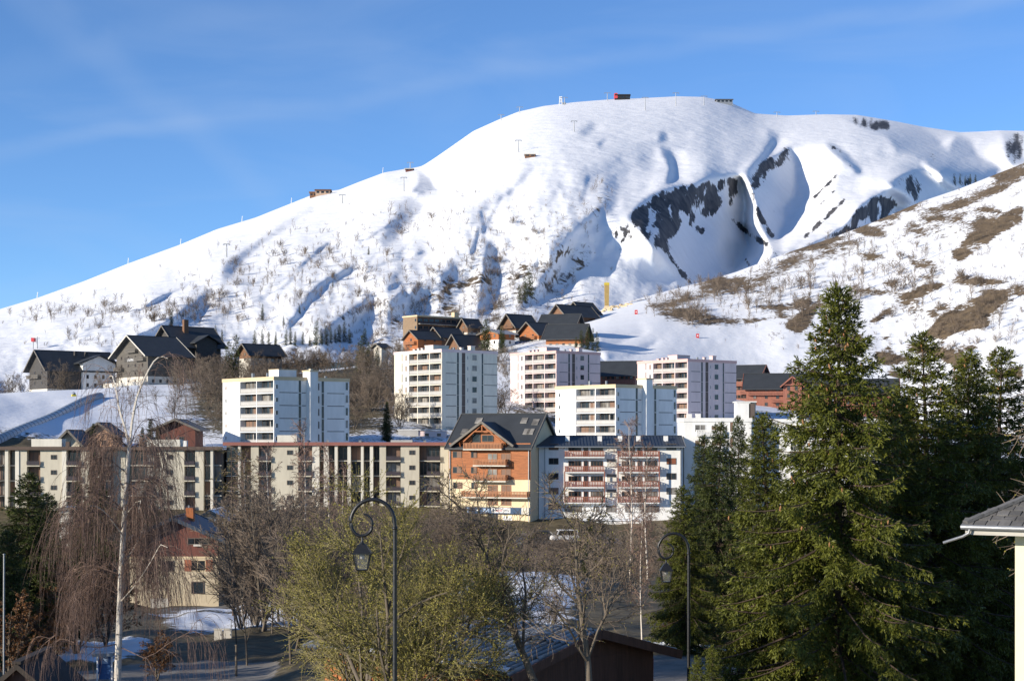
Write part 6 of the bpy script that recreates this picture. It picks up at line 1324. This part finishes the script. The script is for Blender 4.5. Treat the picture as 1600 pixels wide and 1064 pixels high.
# ---------------------------------------------------------------- timber shed with corrugated roof
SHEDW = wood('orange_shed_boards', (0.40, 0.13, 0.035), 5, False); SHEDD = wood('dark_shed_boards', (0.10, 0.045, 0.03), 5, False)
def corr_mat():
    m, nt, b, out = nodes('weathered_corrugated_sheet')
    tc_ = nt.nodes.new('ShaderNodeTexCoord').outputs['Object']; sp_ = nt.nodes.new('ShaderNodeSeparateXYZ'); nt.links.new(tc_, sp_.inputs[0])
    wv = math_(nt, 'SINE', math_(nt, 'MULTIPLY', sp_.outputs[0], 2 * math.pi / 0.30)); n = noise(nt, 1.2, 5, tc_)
    f = rng_(nt, math_(nt, 'ADD', wv, math_(nt, 'MULTIPLY', n, 1.6)), 0.0, 1.3)      # darker in the troughs, broken up by noise
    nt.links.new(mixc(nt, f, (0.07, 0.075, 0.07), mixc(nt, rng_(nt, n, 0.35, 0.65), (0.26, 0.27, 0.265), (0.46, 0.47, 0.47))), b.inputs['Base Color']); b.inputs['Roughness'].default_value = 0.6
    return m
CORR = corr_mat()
rz = R(-44); W, Dp = 8.6, 6.85; cr_ = np.array([(795 - 800) / F * 50, 50.0])
org = cr_ - W * np.array([math.cos(rz), math.sin(rz)])
shed = tag(empty('shed', (org[0], org[1], -10.2), rz), 'orange timber shed with grey corrugated roof under the bare trees', 'shed')
ze, zr = -6.92 + 10.2, -6.08 + 10.2
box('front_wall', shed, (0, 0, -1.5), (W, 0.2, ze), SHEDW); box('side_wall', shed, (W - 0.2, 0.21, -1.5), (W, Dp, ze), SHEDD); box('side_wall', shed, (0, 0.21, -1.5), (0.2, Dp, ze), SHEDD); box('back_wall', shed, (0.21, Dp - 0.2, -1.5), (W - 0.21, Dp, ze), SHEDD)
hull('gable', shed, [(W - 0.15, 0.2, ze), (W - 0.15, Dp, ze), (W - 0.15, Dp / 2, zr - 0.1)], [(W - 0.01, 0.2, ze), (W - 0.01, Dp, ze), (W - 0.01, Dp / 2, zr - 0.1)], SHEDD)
def corrugated(name, y0, z0, y1, z1, x0, x1, parent, m, period=0.30, amp=0.06):
    n = int((x1 - x0) / period * 8); xs = np.linspace(x0, x1, n); rows = 7; V = []
    for j in range(rows):
        t = j / (rows - 1); V.append(np.stack([xs, np.full(n, y0 + (y1 - y0) * t), z0 + (z1 - z0) * t + amp * np.sin(xs * 2 * math.pi / period)], -1))
    top = np.concatenate(V); bot = top - [0, 0, 0.05]; Fc = grid_faces(rows, n); N = len(top)
    return ob(name, mesh_np(name, np.concatenate([top, bot]), np.concatenate([Fc, Fc[:, ::-1] + N]), [m], False), parent)
sl = (zr - ze) / (Dp / 2); oh = 0.6
for k in range(3):      # sheets laid in lapped courses
    t0, t1 = k / 3, (k + 1) / 3; ya, yb = -oh + (Dp / 2 + oh) * t0, -oh + (Dp / 2 + oh) * t1 + 0.12
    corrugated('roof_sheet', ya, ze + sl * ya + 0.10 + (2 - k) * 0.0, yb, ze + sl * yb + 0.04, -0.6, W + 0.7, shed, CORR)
    ya, yb = Dp + oh - (Dp / 2 + oh) * t0, Dp + oh - (Dp / 2 + oh) * t1 - 0.12
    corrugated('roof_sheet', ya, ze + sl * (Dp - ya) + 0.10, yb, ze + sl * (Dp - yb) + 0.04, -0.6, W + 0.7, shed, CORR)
beam('bargeboard', shed, (W + 0.72, -oh, ze - sl * oh - 0.05), (W + 0.72, Dp / 2, zr - 0.02), 0.06, 0.28, SHEDD); beam('bargeboard', shed, (W + 0.72, Dp + oh, ze - sl * oh - 0.05), (W + 0.72, Dp / 2, zr - 0.02), 0.06, 0.28, SHEDD)
beam('gutter', shed, (-0.6, -oh - 0.08, ze - sl * oh - 0.06), (W + 0.7, -oh - 0.08, ze - sl * oh - 0.06), 0.14, 0.12, BLACKM)
for i in range(5): beam('roof_post', shed, (0.6 + i * 1.8, -0.12, ze - 0.5), (0.6 + i * 1.8, -oh + 0.1, ze - 0.2), 0.12, 0.12, SHEDD)
gsn = np.random.default_rng(17); sx_ = np.linspace(1.0, W + 0.5, 60); sw = 0.25 + 0.2 * np.abs(np.sin(sx_ * 1.7)) + gsn.uniform(0, 0.15, 60)
sv = np.concatenate([np.stack([sx_, np.full(60, -oh - 0.03), np.full(60, ze - sl * oh + 0.17)], -1), np.stack([sx_, -oh + sw * 0.5, ze + sl * (-oh + sw * 0.5) + 0.24 + gsn.normal(0, 0.01, 60)], -1), np.stack([sx_, -oh + sw, ze + sl * (-oh + sw) + 0.13], -1)])
ob('snow_strip', mesh_np('snow_strip', sv, grid_faces(3, 60), [SNOWC], True), shed)
for i in range(34): box('board', shed, (0.02 + i * 0.25, -0.035 - 0.01 * (i % 2), -1.5), (0.255 + i * 0.25, -0.003, ze - 0.02), SHEDW)

# ---------------------------------------------------------------- house corner at the right edge
rh = Bld('tiled_house', 'corner of a cream house with grey tiled hip roof at the right picture edge', 'house', 1586, 28.5, -9.2, R(-32))
W, Dp = 8.0, 8.0; ze = (HZ - 822) / F * 27.9 + 9.2; oh = 0.66; pit = 0.52
CREAMH = mat('warm_cream_plaster', (0.74, 0.66, 0.46), 0.9, 0.10, 0.6, 5); SLATE = mat('grey_stone_tile', (0.13, 0.125, 0.12), 0.75, 0.35, 3.0, 25, rnd=0.35)
rh.box('wall', 0, W, 0, Dp, -1, ze - 0.12, CREAMH); rh.box('soffit', -oh + 0.06, W + oh, -oh + 0.06, Dp + oh, ze - 0.115, ze - 0.06, STONE)
rh.box('fascia', -oh, W + oh, -oh, -oh + 0.05, ze - 0.16, ze + 0.03, mat('grey_painted_board', (0.42, 0.40, 0.36), 0.8, 0.15)); rh.box('fascia', -oh, -oh + 0.05, -oh + 0.055, Dp + oh, ze - 0.16, ze + 0.03, MATS['grey_painted_board'])
hh = (Dp / 2 + oh) * pit
hull('roof_deck', rh.e, [(-oh, -oh, ze), (W + oh, -oh, ze), (W + oh, Dp + oh, ze), (-oh, Dp + oh, ze)], [(Dp / 2, Dp / 2, ze + hh), (W - Dp / 2 + 0.01, Dp / 2, ze + hh), (W - Dp / 2 + 0.01, Dp / 2 + 0.01, ze + hh), (Dp / 2, Dp / 2 + 0.01, ze + hh)], SLATE)
tile = boxes_mesh('roof_tile', [((-0.095, 0, -0.004), (0.095, 0.24, 0.014))], SLATE); nt_ = 0; gt = np.random.default_rng(3)
for r_ in range(16):
    d = -0.05 + r_ * 0.15
    for k in range(22):
        x = -oh + d + 0.1 + k * 0.205 + (0.1 if r_ % 2 else 0)
        if x > 3.0 or nt_ >= 300: continue
        y = -oh + d; o = ob('roof_tile', tile, rh.e, (x, y, ze + d * pit + 0.035), (math.atan(pit) - 0.07 + gt.normal(0, 0.015), gt.normal(0, 0.012), gt.normal(0, 0.02))); nt_ += 1
for k in range(14): beam('hip_tile', rh.e, (-oh + k * 0.2, -oh + k * 0.2, ze + 0.05 + k * 0.2 * pit), (-oh + k * 0.2 + 0.22, -oh + k * 0.2 + 0.22, ze + 0.06 + (k * 0.2 + 0.22) * pit), 0.16, 0.05, SLATE)
ob('gutter', mesh_np('gutter', *tubes(np.array([[(-oh - 0.05, -oh - 0.07, ze - 0.03), (W + oh, -oh - 0.07, ze - 0.05)]]), np.array([[0.045, 0.045]]), 8), [METAL], True), rh.e)
dpx = np.array([(-oh + 0.1, -oh - 0.07, ze - 0.06), (-oh + 0.08, -oh - 0.07, ze - 0.13), (-oh - 0.02, -oh - 0.08, ze - 0.19), (-oh - 0.32, -oh - 0.2, ze - 0.30)])
ob('downpipe', mesh_np('downpipe', *tubes(dpx[None], np.full((1, 4), 0.024), 8), [METAL], True), rh.e)
rh.window('F', 3.2, 4.5, 1.1, 1.4, WHITE, GLASS, 1, sill=True)

# ---------------------------------------------------------------- small things on the lower left
ks = tag(empty('information_kiosk', gp(163, 84, -0.05), 0.1), 'small blue panelled kiosk with flat grey roof at the foot of the birch', 'kiosk'); zk = (HZ - 1022) / F * 84 - gz(163, 84)
BLUEP = mat('blue_panel', (0.05, 0.12, 0.28), 0.6, 0.2)
box('roof', ks, (-0.55, -0.5, zk), (0.5, 0.6, zk + 0.16), METAL); box('back_panel', ks, (-0.28, 0.1, 0.1), (0.3, 0.18, zk - 0.004), BLUEP)
for x in (-0.38, 0.34): box('post', ks, (x, -0.05, 0), (x + 0.07, 0.05, zk - 0.004), SIGNW)
box('side_panel', ks, (-0.3, -0.1, 0.4), (-0.26, 0.09, zk - 0.2), BLUEP); box('poster', ks, (-0.18, 0.07, 0.9), (0.18, 0.096, 1.3), SIGNC)
for px, lab in ((341, 'left of two pale utility cabinets on the snowy bank'), (356, 'right of two pale utility cabinets on the snowy bank')):
    cb = tag(empty('utility_cabinet', gp(px, 111, -0.05), 0.15), lab, 'cabinet', 'utility cabinets'); box('body', cb, (-0.27, -0.2, 0), (0.27, 0.2, 0.72), STONE); box('lid', cb, (-0.3, -0.23, 0.723), (0.3, 0.23, 0.78), CONCW); box('door', cb, (-0.22, -0.215, 0.08), (0.22, -0.203, 0.66), CONCW); box('handle', cb, (0.14, -0.235, 0.34), (0.17, -0.217, 0.44), METAL)
def pole(name, label, px, Y, top_py, r, m, cat, extra=None):
    x, y, z = gp(px, Y, -0.1); h = (HZ - top_py) / F * Y - z
    e = tag(empty(name, (x, y, z)), label, cat); ob('shaft', mesh_np(name, *tubes(np.array([[(0, 0, 0), (0, 0, h * 0.5), (0.01, 0, h)]]), np.array([[r, r * 0.9, r * 0.8]]), 8), [m], True), e)
    ob('cap', mesh_np('cap', *tubes(np.array([[(0.01, 0, h), (0.01, 0, h + 0.02), (0.01, 0, h + 0.05)]]), np.array([[r * 1.3, r * 1.3, 0.005]]), 8), [m], True), e)
    return e
pole('metal_pole', 'tall thin grey metal pole at the left picture edge', 6, 78, 866, 0.05, METAL, 'pole')
pole('wooden_post', 'short weathered wooden post beside the path', 369, 86, 1008, 0.07, BARKG, 'post')
pole('marker_pole', 'thin grey marker pole behind the utility cabinets', 361, 113, 969, 0.035, METAL, 'pole')
pole('orange_marker', 'thin orange marker rod at the right end of the shed', 1020, 58, 1030, 0.02, SIGNR, 'post')
front_gable('garden_shed', 'low dark shingled shed roof in the bottom left corner', -30, 90, 66, 1135, 1086, 1034, SHEDD, mat('dark_shingles', (0.055, 0.045, 0.038), 0.85, 0.3), oh=0.4, depth=4, cat='shed', fascia=SHEDD, barge=False)
RUST = leaf_mat('rusty_foliage', (0.07, 0.03, 0.012), (0.2, 0.09, 0.03)); LEAFM = RUST; spec_minr = 0.006
RB = bare_kit('rusty_bush', 95, 4, [(9, 0.1, 1.0, 0.7, 0.5, 0, 0.1, 5, 0.5, 3), (8, 0.1, 1.0, 0.6, 0.5, 0, 0.1, 4, 0.6, 3), (5, 0.1, 1.0, 0.6, 0.5, 0, 0.1, 2, 0.7, 3)], BARKG, TWIG, [((0, 0, 0), (0.3, 0, 1), 1), ((0, 0, 0), (-0.3, 0.2, 1), 1), ((0, 0, 0), (0, -0.3, 1), 1)], 0.6, 0.012, 0.05, 6, leaves=(9000, 0.06, 0.035), trunk_sides=5)
for px, Y, h, lab in ((14, 82, 4.6, 'rusty brown bush at the left edge beside the metal pole'), (245, 84, 2.6, 'rusty brown bush right of the birch foot'), (120, 96, 5.5, 'dark brown bush in the shade between spruce and birch'), (85, 92, 3.4, 'low brown bush in front of the dark spruces'), (165, 104, 5.0, 'brown bush behind the birch trunk'), (1060, 84, 1.8, 'dry brown bush beside the road, left of the small lamp'), (1105, 86, 1.9, 'dry brown bush beside the road, right of the small lamp')):
    put_tree(RB, 'bush', lab, gp(px, Y, -0.1), h, random.random() * 6, 1.1, 0, 'bush')
# dug-up snow lumps along the road
ROCKV = []
def lump_mesh(seed):
    g = np.random.default_rng(seed); th = np.linspace(0, math.pi, 6)[:, None]; ph = (np.arange(9) * 2 * math.pi / 9)[None]
    r = 1 + g.normal(0, 0.16, (6, 9)); v = np.stack([r * np.sin(th) * np.cos(ph), r * np.sin(th) * np.sin(ph), r * np.cos(th) * 0.6 + 0 * ph], -1).reshape(-1, 3)
    i = np.arange(5)[:, None] * 9; k = np.arange(9)[None]; k2 = (k + 1) % 9
    return v, np.stack([i + k, i + k2, i + 9 + k2, i + 9 + k], -1).reshape(-1, 4)
lm = [mesh_np('snow_lump', *lump_mesh(s_), [SNOWC], False) for s_ in range(3)]; gl = np.random.default_rng(8)
for k in range(34):
    px = gl.uniform(1005, 1110); o = ob('snow_lump', lm[k % 3], None, gp(px, gl.uniform(80, 83), 0.03), (0, 0, gl.random() * 6)); s_ = gl.uniform(0.1, 0.32); o.scale = (s_ * 1.4, s_, s_); tag(o, 'lump of ploughed snow along the road edge near the small lamp', 'snow lump', 'ploughed snow lumps')
o = ob('boulder', mesh_np('boulder', *lump_mesh(9), [STONE], False), None, gp(1128, 52, 0.2)); o.scale = (0.4, 0.35, 0.5); tag(o, 'pale boulder at the bottom edge beside the young spruces', 'boulder')

# ---------------------------------------------------------------- parked cars below the orange chalet
TYRE = mat('tyre_rubber', (0.02, 0.02, 0.02), 0.8, 0.1); CARG = glass('car_glass', (0.015, 0.018, 0.02), 0.06)
def car(label, px, Y, rz, col, van=False):
    m = mat('car_paint_' + label.split()[0], col, 0.3, 0.05, spec=0.5); e = tag(empty('parked_car', gp(px, Y, 0.02), rz), label, 'car', 'cars parked below the orange chalet')
    L, w = (4.6, 0.92) if van else (4.2, 0.86); hb, ht = (1.0, 1.95) if van else (0.82, 1.42)
    prof = [(-L / 2, 0.35), (-L / 2 + 0.05, 0.75), (-L / 2 + 0.3, hb), (L / 2 - 0.15, hb * 0.95), (L / 2, 0.7), (L / 2 - 0.02, 0.35)]
    hull('body', e, [(x, -w, z) for x, z in prof][::-1], [(x, w, z) for x, z in prof][::-1], m)
    cab = [(-L / 2 + (0.9 if not van else 0.75), hb), (-L / 2 + (1.6 if not van else 1.2), ht), (L / 2 - (0.7 if not van else 0.25), ht * 0.985), (L / 2 - (0.2 if not van else 0.1), hb * 0.97)]
    hull('cabin', e, [(x, -w * 0.86, z) for x, z in cab][::-1], [(x, w * 0.86, z) for x, z in cab][::-1], m)
    for sy in (-1, 1):
        q = [(cab[0][0] + 0.22, hb + 0.06), (cab[1][0] + 0.12, ht - 0.12), (cab[2][0] - 0.15, ht - 0.14), (cab[3][0] - 0.35, hb + 0.05)]
        hull('side_window', e, [(x, sy * w * 0.865, z) for x, z in q][::-1], [(x, sy * w * 0.875, z) for x, z in q][::-1], CARG)
        for x in (-L * 0.31, L * 0.31):
            t_ = ob('wheel', mesh_np('wheel', *tubes(np.array([[(0, -0.1, 0), (0, -0.09, 0), (0, 0.09, 0), (0, 0.1, 0)]]), np.array([[0.2, 0.32, 0.32, 0.2]]), 14), [TYRE], False), e, (x, sy * (w - 0.08), 0.32)); ob('rim', mesh_np('rim', *tubes(np.array([[(0, -0.108, 0), (0, 0.108, 0)]]), np.array([[0.17, 0.17]]), 10), [METAL]), t_)
        box('headlight', e, (-L / 2 - 0.01, sy * w * 0.6 - 0.14, 0.58), (-L / 2 + 0.08, sy * w * 0.6 + 0.14, 0.72), GREYP)
    for a, b_ in ((0, 1), (3, 2)):
        x0, z0 = cab[a]; x1, z1 = cab[b_]; d = -0.02 if a == 0 else 0.02
        slab('windscreen', e, (x0 + d, -w * 0.74, z0 + 0.08), (x0 + d, w * 0.74, z0 + 0.08), (x1 + d, w * 0.7, z1 - 0.06), (x1 + d, -w * 0.7, z1 - 0.06), 0.02, CARG)
    return e
car('white van parked right below the shaded corner of the balcony block', 882, 272, 0.2, (0.75, 0.75, 0.74), True)
car('silver car parked behind the narrow olive conifer', 897, 262, 1.2, (0.55, 0.56, 0.57)); car('grey car parked in front of the white van', 868, 258, 0.4, (0.28, 0.29, 0.31)); car('black car parked below the chalet sign', 845, 274, -0.1, (0.03, 0.03, 0.035)); car('blue car parked farthest right behind the bare trees', 950, 266, 0.1, (0.08, 0.12, 0.25))

# ---------------------------------------------------------------- covered conveyor on the nursery slope
def ground_Y(px, py, lo=310, hi=620):
    Ys = np.linspace(lo, hi, 160); r = HZ - F * ground_z(np.full(160, px), Ys) / Ys; i = int(np.argmin(np.abs(r - py))); return float(Ys[i])
cp = [(-70, 716), (-30, 702), (0, 690), (40, 672), (80, 655), (118, 636), (140, 626), (156, 621)]
path = smooth_path([(lambda Y: ((px - 800) / F * Y, Y, gz(px, Y)))(ground_Y(px, py)) for px, py in cp], 52)
tn = tag(empty('covered_conveyor', tuple(path[0])), 'long translucent ribbed tunnel over the ski conveyor on the nursery slope', 'conveyor tunnel')
TUN = mat('frosted_polycarbonate', (0.42, 0.45, 0.47), 0.35, 0.15); TUND = mat('tunnel_hoop', (0.16, 0.17, 0.18), 0.5, 0.1)
def arch(p_, q_, r, m, name, a0=0.0, a1=math.pi, th=0.0):
    p_, q_ = np.array(p_), np.array(q_); d = norm((q_ - p_)[None])[0]; s_ = norm(np.cross(d, [0, 0, 1.0])[None])[0]
    a = np.linspace(a0, a1, 9)[:, None]; ring = s_ * np.cos(a) * r + np.array([0, 0, 1.0]) * np.sin(a) * r * 1.15
    V = np.concatenate([p_ + ring, q_ + ring]) - path[0]; i = np.arange(8); Fc = np.stack([i, i + 1, i + 10, i + 9], -1)
    return ob(name, mesh_np(name, V, Fc, [m], True), tn)
for a, b_ in zip(path[:-1], path[1:]):
    arch(a, b_, 1.35, TUN, 'cover_panel'); d = (b_ - a); arch(a - d * 0.04, a + d * 0.09, 1.40, TUND, 'hoop')
for sx in (-1, 1):
    off = np.array([0.75 * sx, -0.75 * sx, 0]) * 1.3
    for a, b_ in list(zip(path[:-1], path[1:]))[::6]: pass
beam('base_rail', tn, (path[5] - path[0]) + [1.0, -0.9, 0.1], (path[28] - path[0]) + [1.0, -0.9, 0.1], 0.2, 0.3, TUND)
sg2 = tag(empty('snow_gun', P(117, 625, ground_Y(117, 625, 480, 600)), 0.5), 'small yellow and orange snow gun on the snow above the conveyor tunnel', 'snow gun')
box('pad', sg2, (-0.9, -0.5, 0.0), (0.3, 0.5, 1.6), mat('yellow_pad', (0.62, 0.50, 0.05), 0.7, 0.1)); box('side_pad', sg2, (-1.6, -0.4, 0.0), (-0.92, 0.4, 1.0), mat('orange_pad', (0.6, 0.2, 0.05), 0.7, 0.1)); ob('barrel', mesh_np('barrel', *tubes(np.array([[(-0.3, -0.6, 1.7), (-0.3, 0.0, 1.9), (-0.3, 0.7, 2.1)]]), np.array([[0.4, 0.42, 0.3]]), 10), [METAL], True), sg2)

# ---------------------------------------------------------------- on the mountain: lift pylons, huts, mast
def pylon(label, p_, h, grp='lift pylons', m=None, arm=2.6):
    e = tag(empty('lift_pylon', tuple(p_)), label, 'lift pylon', grp); m = m or METAL
    ob('mast', mesh_np('mast', *tubes(np.array([[(0, 0, -1), (0, 0, h * 0.5), (0, 0, h)]]), np.array([[0.45, 0.38, 0.3]]), 6), [m], True), e)
    box('cross_arm', e, (-arm, -0.2, h), (arm, 0.2, h + 0.45), m)
    for sx in (-1, 1): box('sheave_train', e, (sx * arm - 0.3, -1.2, h - 0.35), (sx * arm + 0.3, 1.2, h - 0.01), m)
PYL = [(783, 189, 9, 'lift pylon on the skyline left of the summit, lower'), (812, 178, 10, 'lift pylon on the skyline left of the summit, upper'), (882, 165, 12, 'lift pylon beside the radio mast'), (949, 158, 12, 'lift pylon left of the red summit station'), (1008, 173, 20, 'lift pylon right of the red summit station'), (1056, 166, 20, 'lift pylon on the white summit crest'), (1100, 165, 14, 'lift pylon left of the grey summit hut'), (897, 206, 16, 'lift pylon on the open slope below the radio mast'), (810, 238, 18, 'lift pylon above the small slope hut'),
       (631, 299, 21, 'lift pylon on the groomed knoll'), (641, 263, 10, 'lift pylon at the crest of the groomed knoll'), (535, 318, 13, 'lift pylon right of the mountain restaurant'), (354, 402, 20, 'lift pylon halfway down the left ridge'), (1214, 183, 7, 'tiny lift pylon right of the summit, nearer the hut'), (1275, 180, 6, 'tiny lift pylon farthest right on the skyline')]
for px, py, hp, lab in PYL:
    p_ = MOUNT.at(px, max(py, float(crest_f(px)) + 1.0)); pylon(lab, p_, hp / F * p_[1], arm=4.5 / F * p_[1])
for px, top, lab in [(58, 456, 'pale snow lance at the foot of the left ridge'), (200, 404, 'snow lance on the left ridge, second from the foot'), (282, 376, 'snow lance on the left ridge, third from the foot'), (378, 338, 'snow lance on the left ridge, fourth from the foot'), (455, 310, 'snow lance on the left ridge just below the restaurant'), (598, 262, 'snow lance left of the groomed knoll')]:
    p_ = MOUNT.at(px, float(crest_f(px)) + 1.5); h = 9 / F * p_[1]; e = tag(empty('snow_lance', tuple(p_)), lab, 'snow lance', 'snow lances'); ob('tube', mesh_np('lance', *tubes(np.array([[(0, 0, -0.5), (0.1, 0, h * 0.6), (0.3, 0, h)]]), np.array([[0.28, 0.25, 0.2]]), 5), [WHITE], True), e); box('head', e, (0.1, -0.3, h), (0.6, 0.3, h + 0.5), WHITE)
def hut(name, label, px0, px1, py_top, py_base, m, roof, cat, gable=False, dep=9):
    p_ = MOUNT.at((px0 + px1) / 2, max(py_base, float(crest_f((px0 + px1) / 2)) + 1)); s_ = p_[1] / F; w_, h = (px1 - px0) * s_, (py_base - py_top) * s_
    e = tag(empty(name, tuple(p_)), label, cat); box('wall', e, (-w_ / 2, -dep / 2, -4), (w_ / 2, dep / 2, h * 0.72), m)
    if gable:
        slab('roof_slope', e, (-w_ / 2 - 1, -dep / 2 - 1, h * 0.66), (w_ / 2 + 1, -dep / 2 - 1, h * 0.66), (w_ / 2 + 1, 0, h), (-w_ / 2 - 1, 0, h), 0.4, roof); slab('roof_slope', e, (-w_ / 2 - 1, 0, h), (w_ / 2 + 1, 0, h), (w_ / 2 + 1, dep / 2 + 1, h * 0.66), (-w_ / 2 - 1, dep / 2 + 1, h * 0.66), 0.4, roof)
    else: box('roof', e, (-w_ / 2 - 0.6, -dep / 2 - 0.6, h * 0.724), (w_ / 2 + 0.6, dep / 2 + 0.6, h), roof)
    n = max(2, int((px1 - px0) / 6))
    for i in range(n): x = -w_ / 2 + w_ * (i + 0.5) / n; box('window', e, (x - w_ / n * 0.3, -dep / 2 - 0.08, h * 0.2), (x + w_ / n * 0.3, -dep / 2 - 0.004, h * 0.55), GLASS)
    return e
DARKB = mat('black_cladding', (0.02, 0.02, 0.022), 0.6, 0.2)
e = hut('summit_station', 'red and black lift station on the summit skyline', 961, 984, 146.5, 153.5, DARKB, DARKB, 'lift station'); box('red_end', e, (-8.6, -4.8, 0.5), (-5.5, -4.52, 6), SIGNR); box('red_flank', e, (-8.75, -4.4, 0.5), (-8.45, 4.4, 6), SIGNR)
hut('summit_hut', 'grey mountain hut at the right end of the summit', 1119, 1144, 155, 162.5, METAL, ROOFB, 'hut', True)
hut('mountain_restaurant', 'brown mountain restaurant with terrace on the left skyline', 494, 516, 296, 305, mat('restaurant_wall', (0.42, 0.30, 0.22), 0.8, 0.2), BROWNW, 'restaurant', True); hut('restaurant_annexe', 'low dark terrace hut left of the mountain restaurant', 485, 496, 301, 308, BROWNW, BROWNW, 'hut')
hut('slope_hut', 'small brown hut on the open upper slope', 820, 836, 241.5, 246, BROWNW, STONE, 'hut', dep=6); hut('knoll_hut', 'small dark hut on top of the groomed knoll', 634, 645, 263, 268, REDWALL, STONE, 'hut', True, 6)
p_ = MOUNT.at(876, float(crest_f(876)) + 1.5); h = 13 / F * p_[1]; e = tag(empty('radio_mast', tuple(p_)), 'white radio mast with drum aerials on the skyline', 'mast')
for sx in (-1, 1):
    for sy in (-1, 1): beam('leg', e, (sx * 1.6, sy * 1.6, -1), (sx * 0.9, sy * 0.9, h), 0.5, 0.5, WHITE)
for k in range(4): box('platform', e, (-1.5, -1.5, h * (0.3 + 0.2 * k)), (1.5, 1.5, h * (0.3 + 0.2 * k) + 0.5), WHITE)
box('equipment_cabin', e, (1.8, -1.5, -1), (5.5, 1.5, 2.2), METAL)
# lift station low on the left
p_ = MOUNT.at(56, 545); e = tag(empty('lift_station', tuple(p_)), 'small red lift cabin beside its mast above the leftmost hotel', 'lift station'); s_ = p_[1] / F
box('red_cabin', e, (-6 * s_, -1.5, 11 * s_), (-1.5 * s_, 1.5, 17 * s_), SIGNR); ob('mast', mesh_np('mast', *tubes(np.array([[(2 * s_, 0, -1), (2 * s_, 0, 19 * s_)]]), np.array([[0.25, 0.2]]), 6), [METAL]), e); box('arm', e, (0, -0.15, 16 * s_), (6 * s_, 0.15, 16.8 * s_), METAL); beam('cabin_leg', e, (-4 * s_, 0, -1), (-4 * s_, 0, 11 * s_), 0.3, 0.3, METAL)
# yellow drilling mast on the hill crest
p_ = HILL.at(948, 482); e = tag(empty('drilling_mast', tuple(p_)), 'tall yellow drilling mast on a rubble base at the hill crest', 'mast'); s_ = p_[1] / F; YEL = mat('ochre_yellow_steel', (0.36, 0.25, 0.09), 0.6, 0.2); YELB = mat('bright_yellow_cap', (0.52, 0.40, 0.05), 0.5, 0.1)
frustum('column', e, 4 * s_, 36 * s_, 3.2 * s_, 3.7 * s_, YEL, (0, 0)); frustum('cap', e, 36.02 * s_, 40 * s_, 3.9 * s_, 3.9 * s_, YELB, (0, 0)); frustum('base', e, -3 * s_, 4 * s_, 6 * s_, 3.5 * s_, OCHRE, (0, 0)); frustum('vent', e, 40.02 * s_, 43 * s_, 1.2 * s_, 0.8 * s_, STONE, (0, 0))
RUB = [mesh_np('rubble', *lump_mesh(20 + i), [OCHRE], False) for i in range(3)]
for k in range(16):
    q = HILL.at(925 + k * 4.2 + gl.normal(0, 1), float(hcf(925 + k * 4.2)) + gl.uniform(2, 6)); o = ob('rubble_block', RUB[k % 3], None, tuple(q), (0, 0, gl.random() * 6)); k_ = gl.uniform(0.6, 1.8); o.scale = (k_ * 1.6, k_, k_); tag(o, 'pale rubble block along the crest by the drilling mast', 'rubble', 'rubble at the crest')
for px, py, lab in ((994, 491, 'red piste marker high on the piste, nearer the drilling mast'), (1090, 528, 'red piste marker lower on the piste, above the rightmost tower')):
    p_ = HILL.at(px, py); s_ = p_[1] / F; e = tag(empty('piste_marker', tuple(p_)), lab, 'piste marker', 'red piste markers'); box('pad', e, (-2.2 * s_, -0.3, 0), (2.2 * s_, 0.3, 6.5 * s_), mat('marker_red', (0.5, 0.03, 0.035), 0.6, 0.1)); box('white_band', e, (-1.0 * s_, -0.34, 2.5 * s_), (1.0 * s_, -0.304, 4.2 * s_), SIGNW)
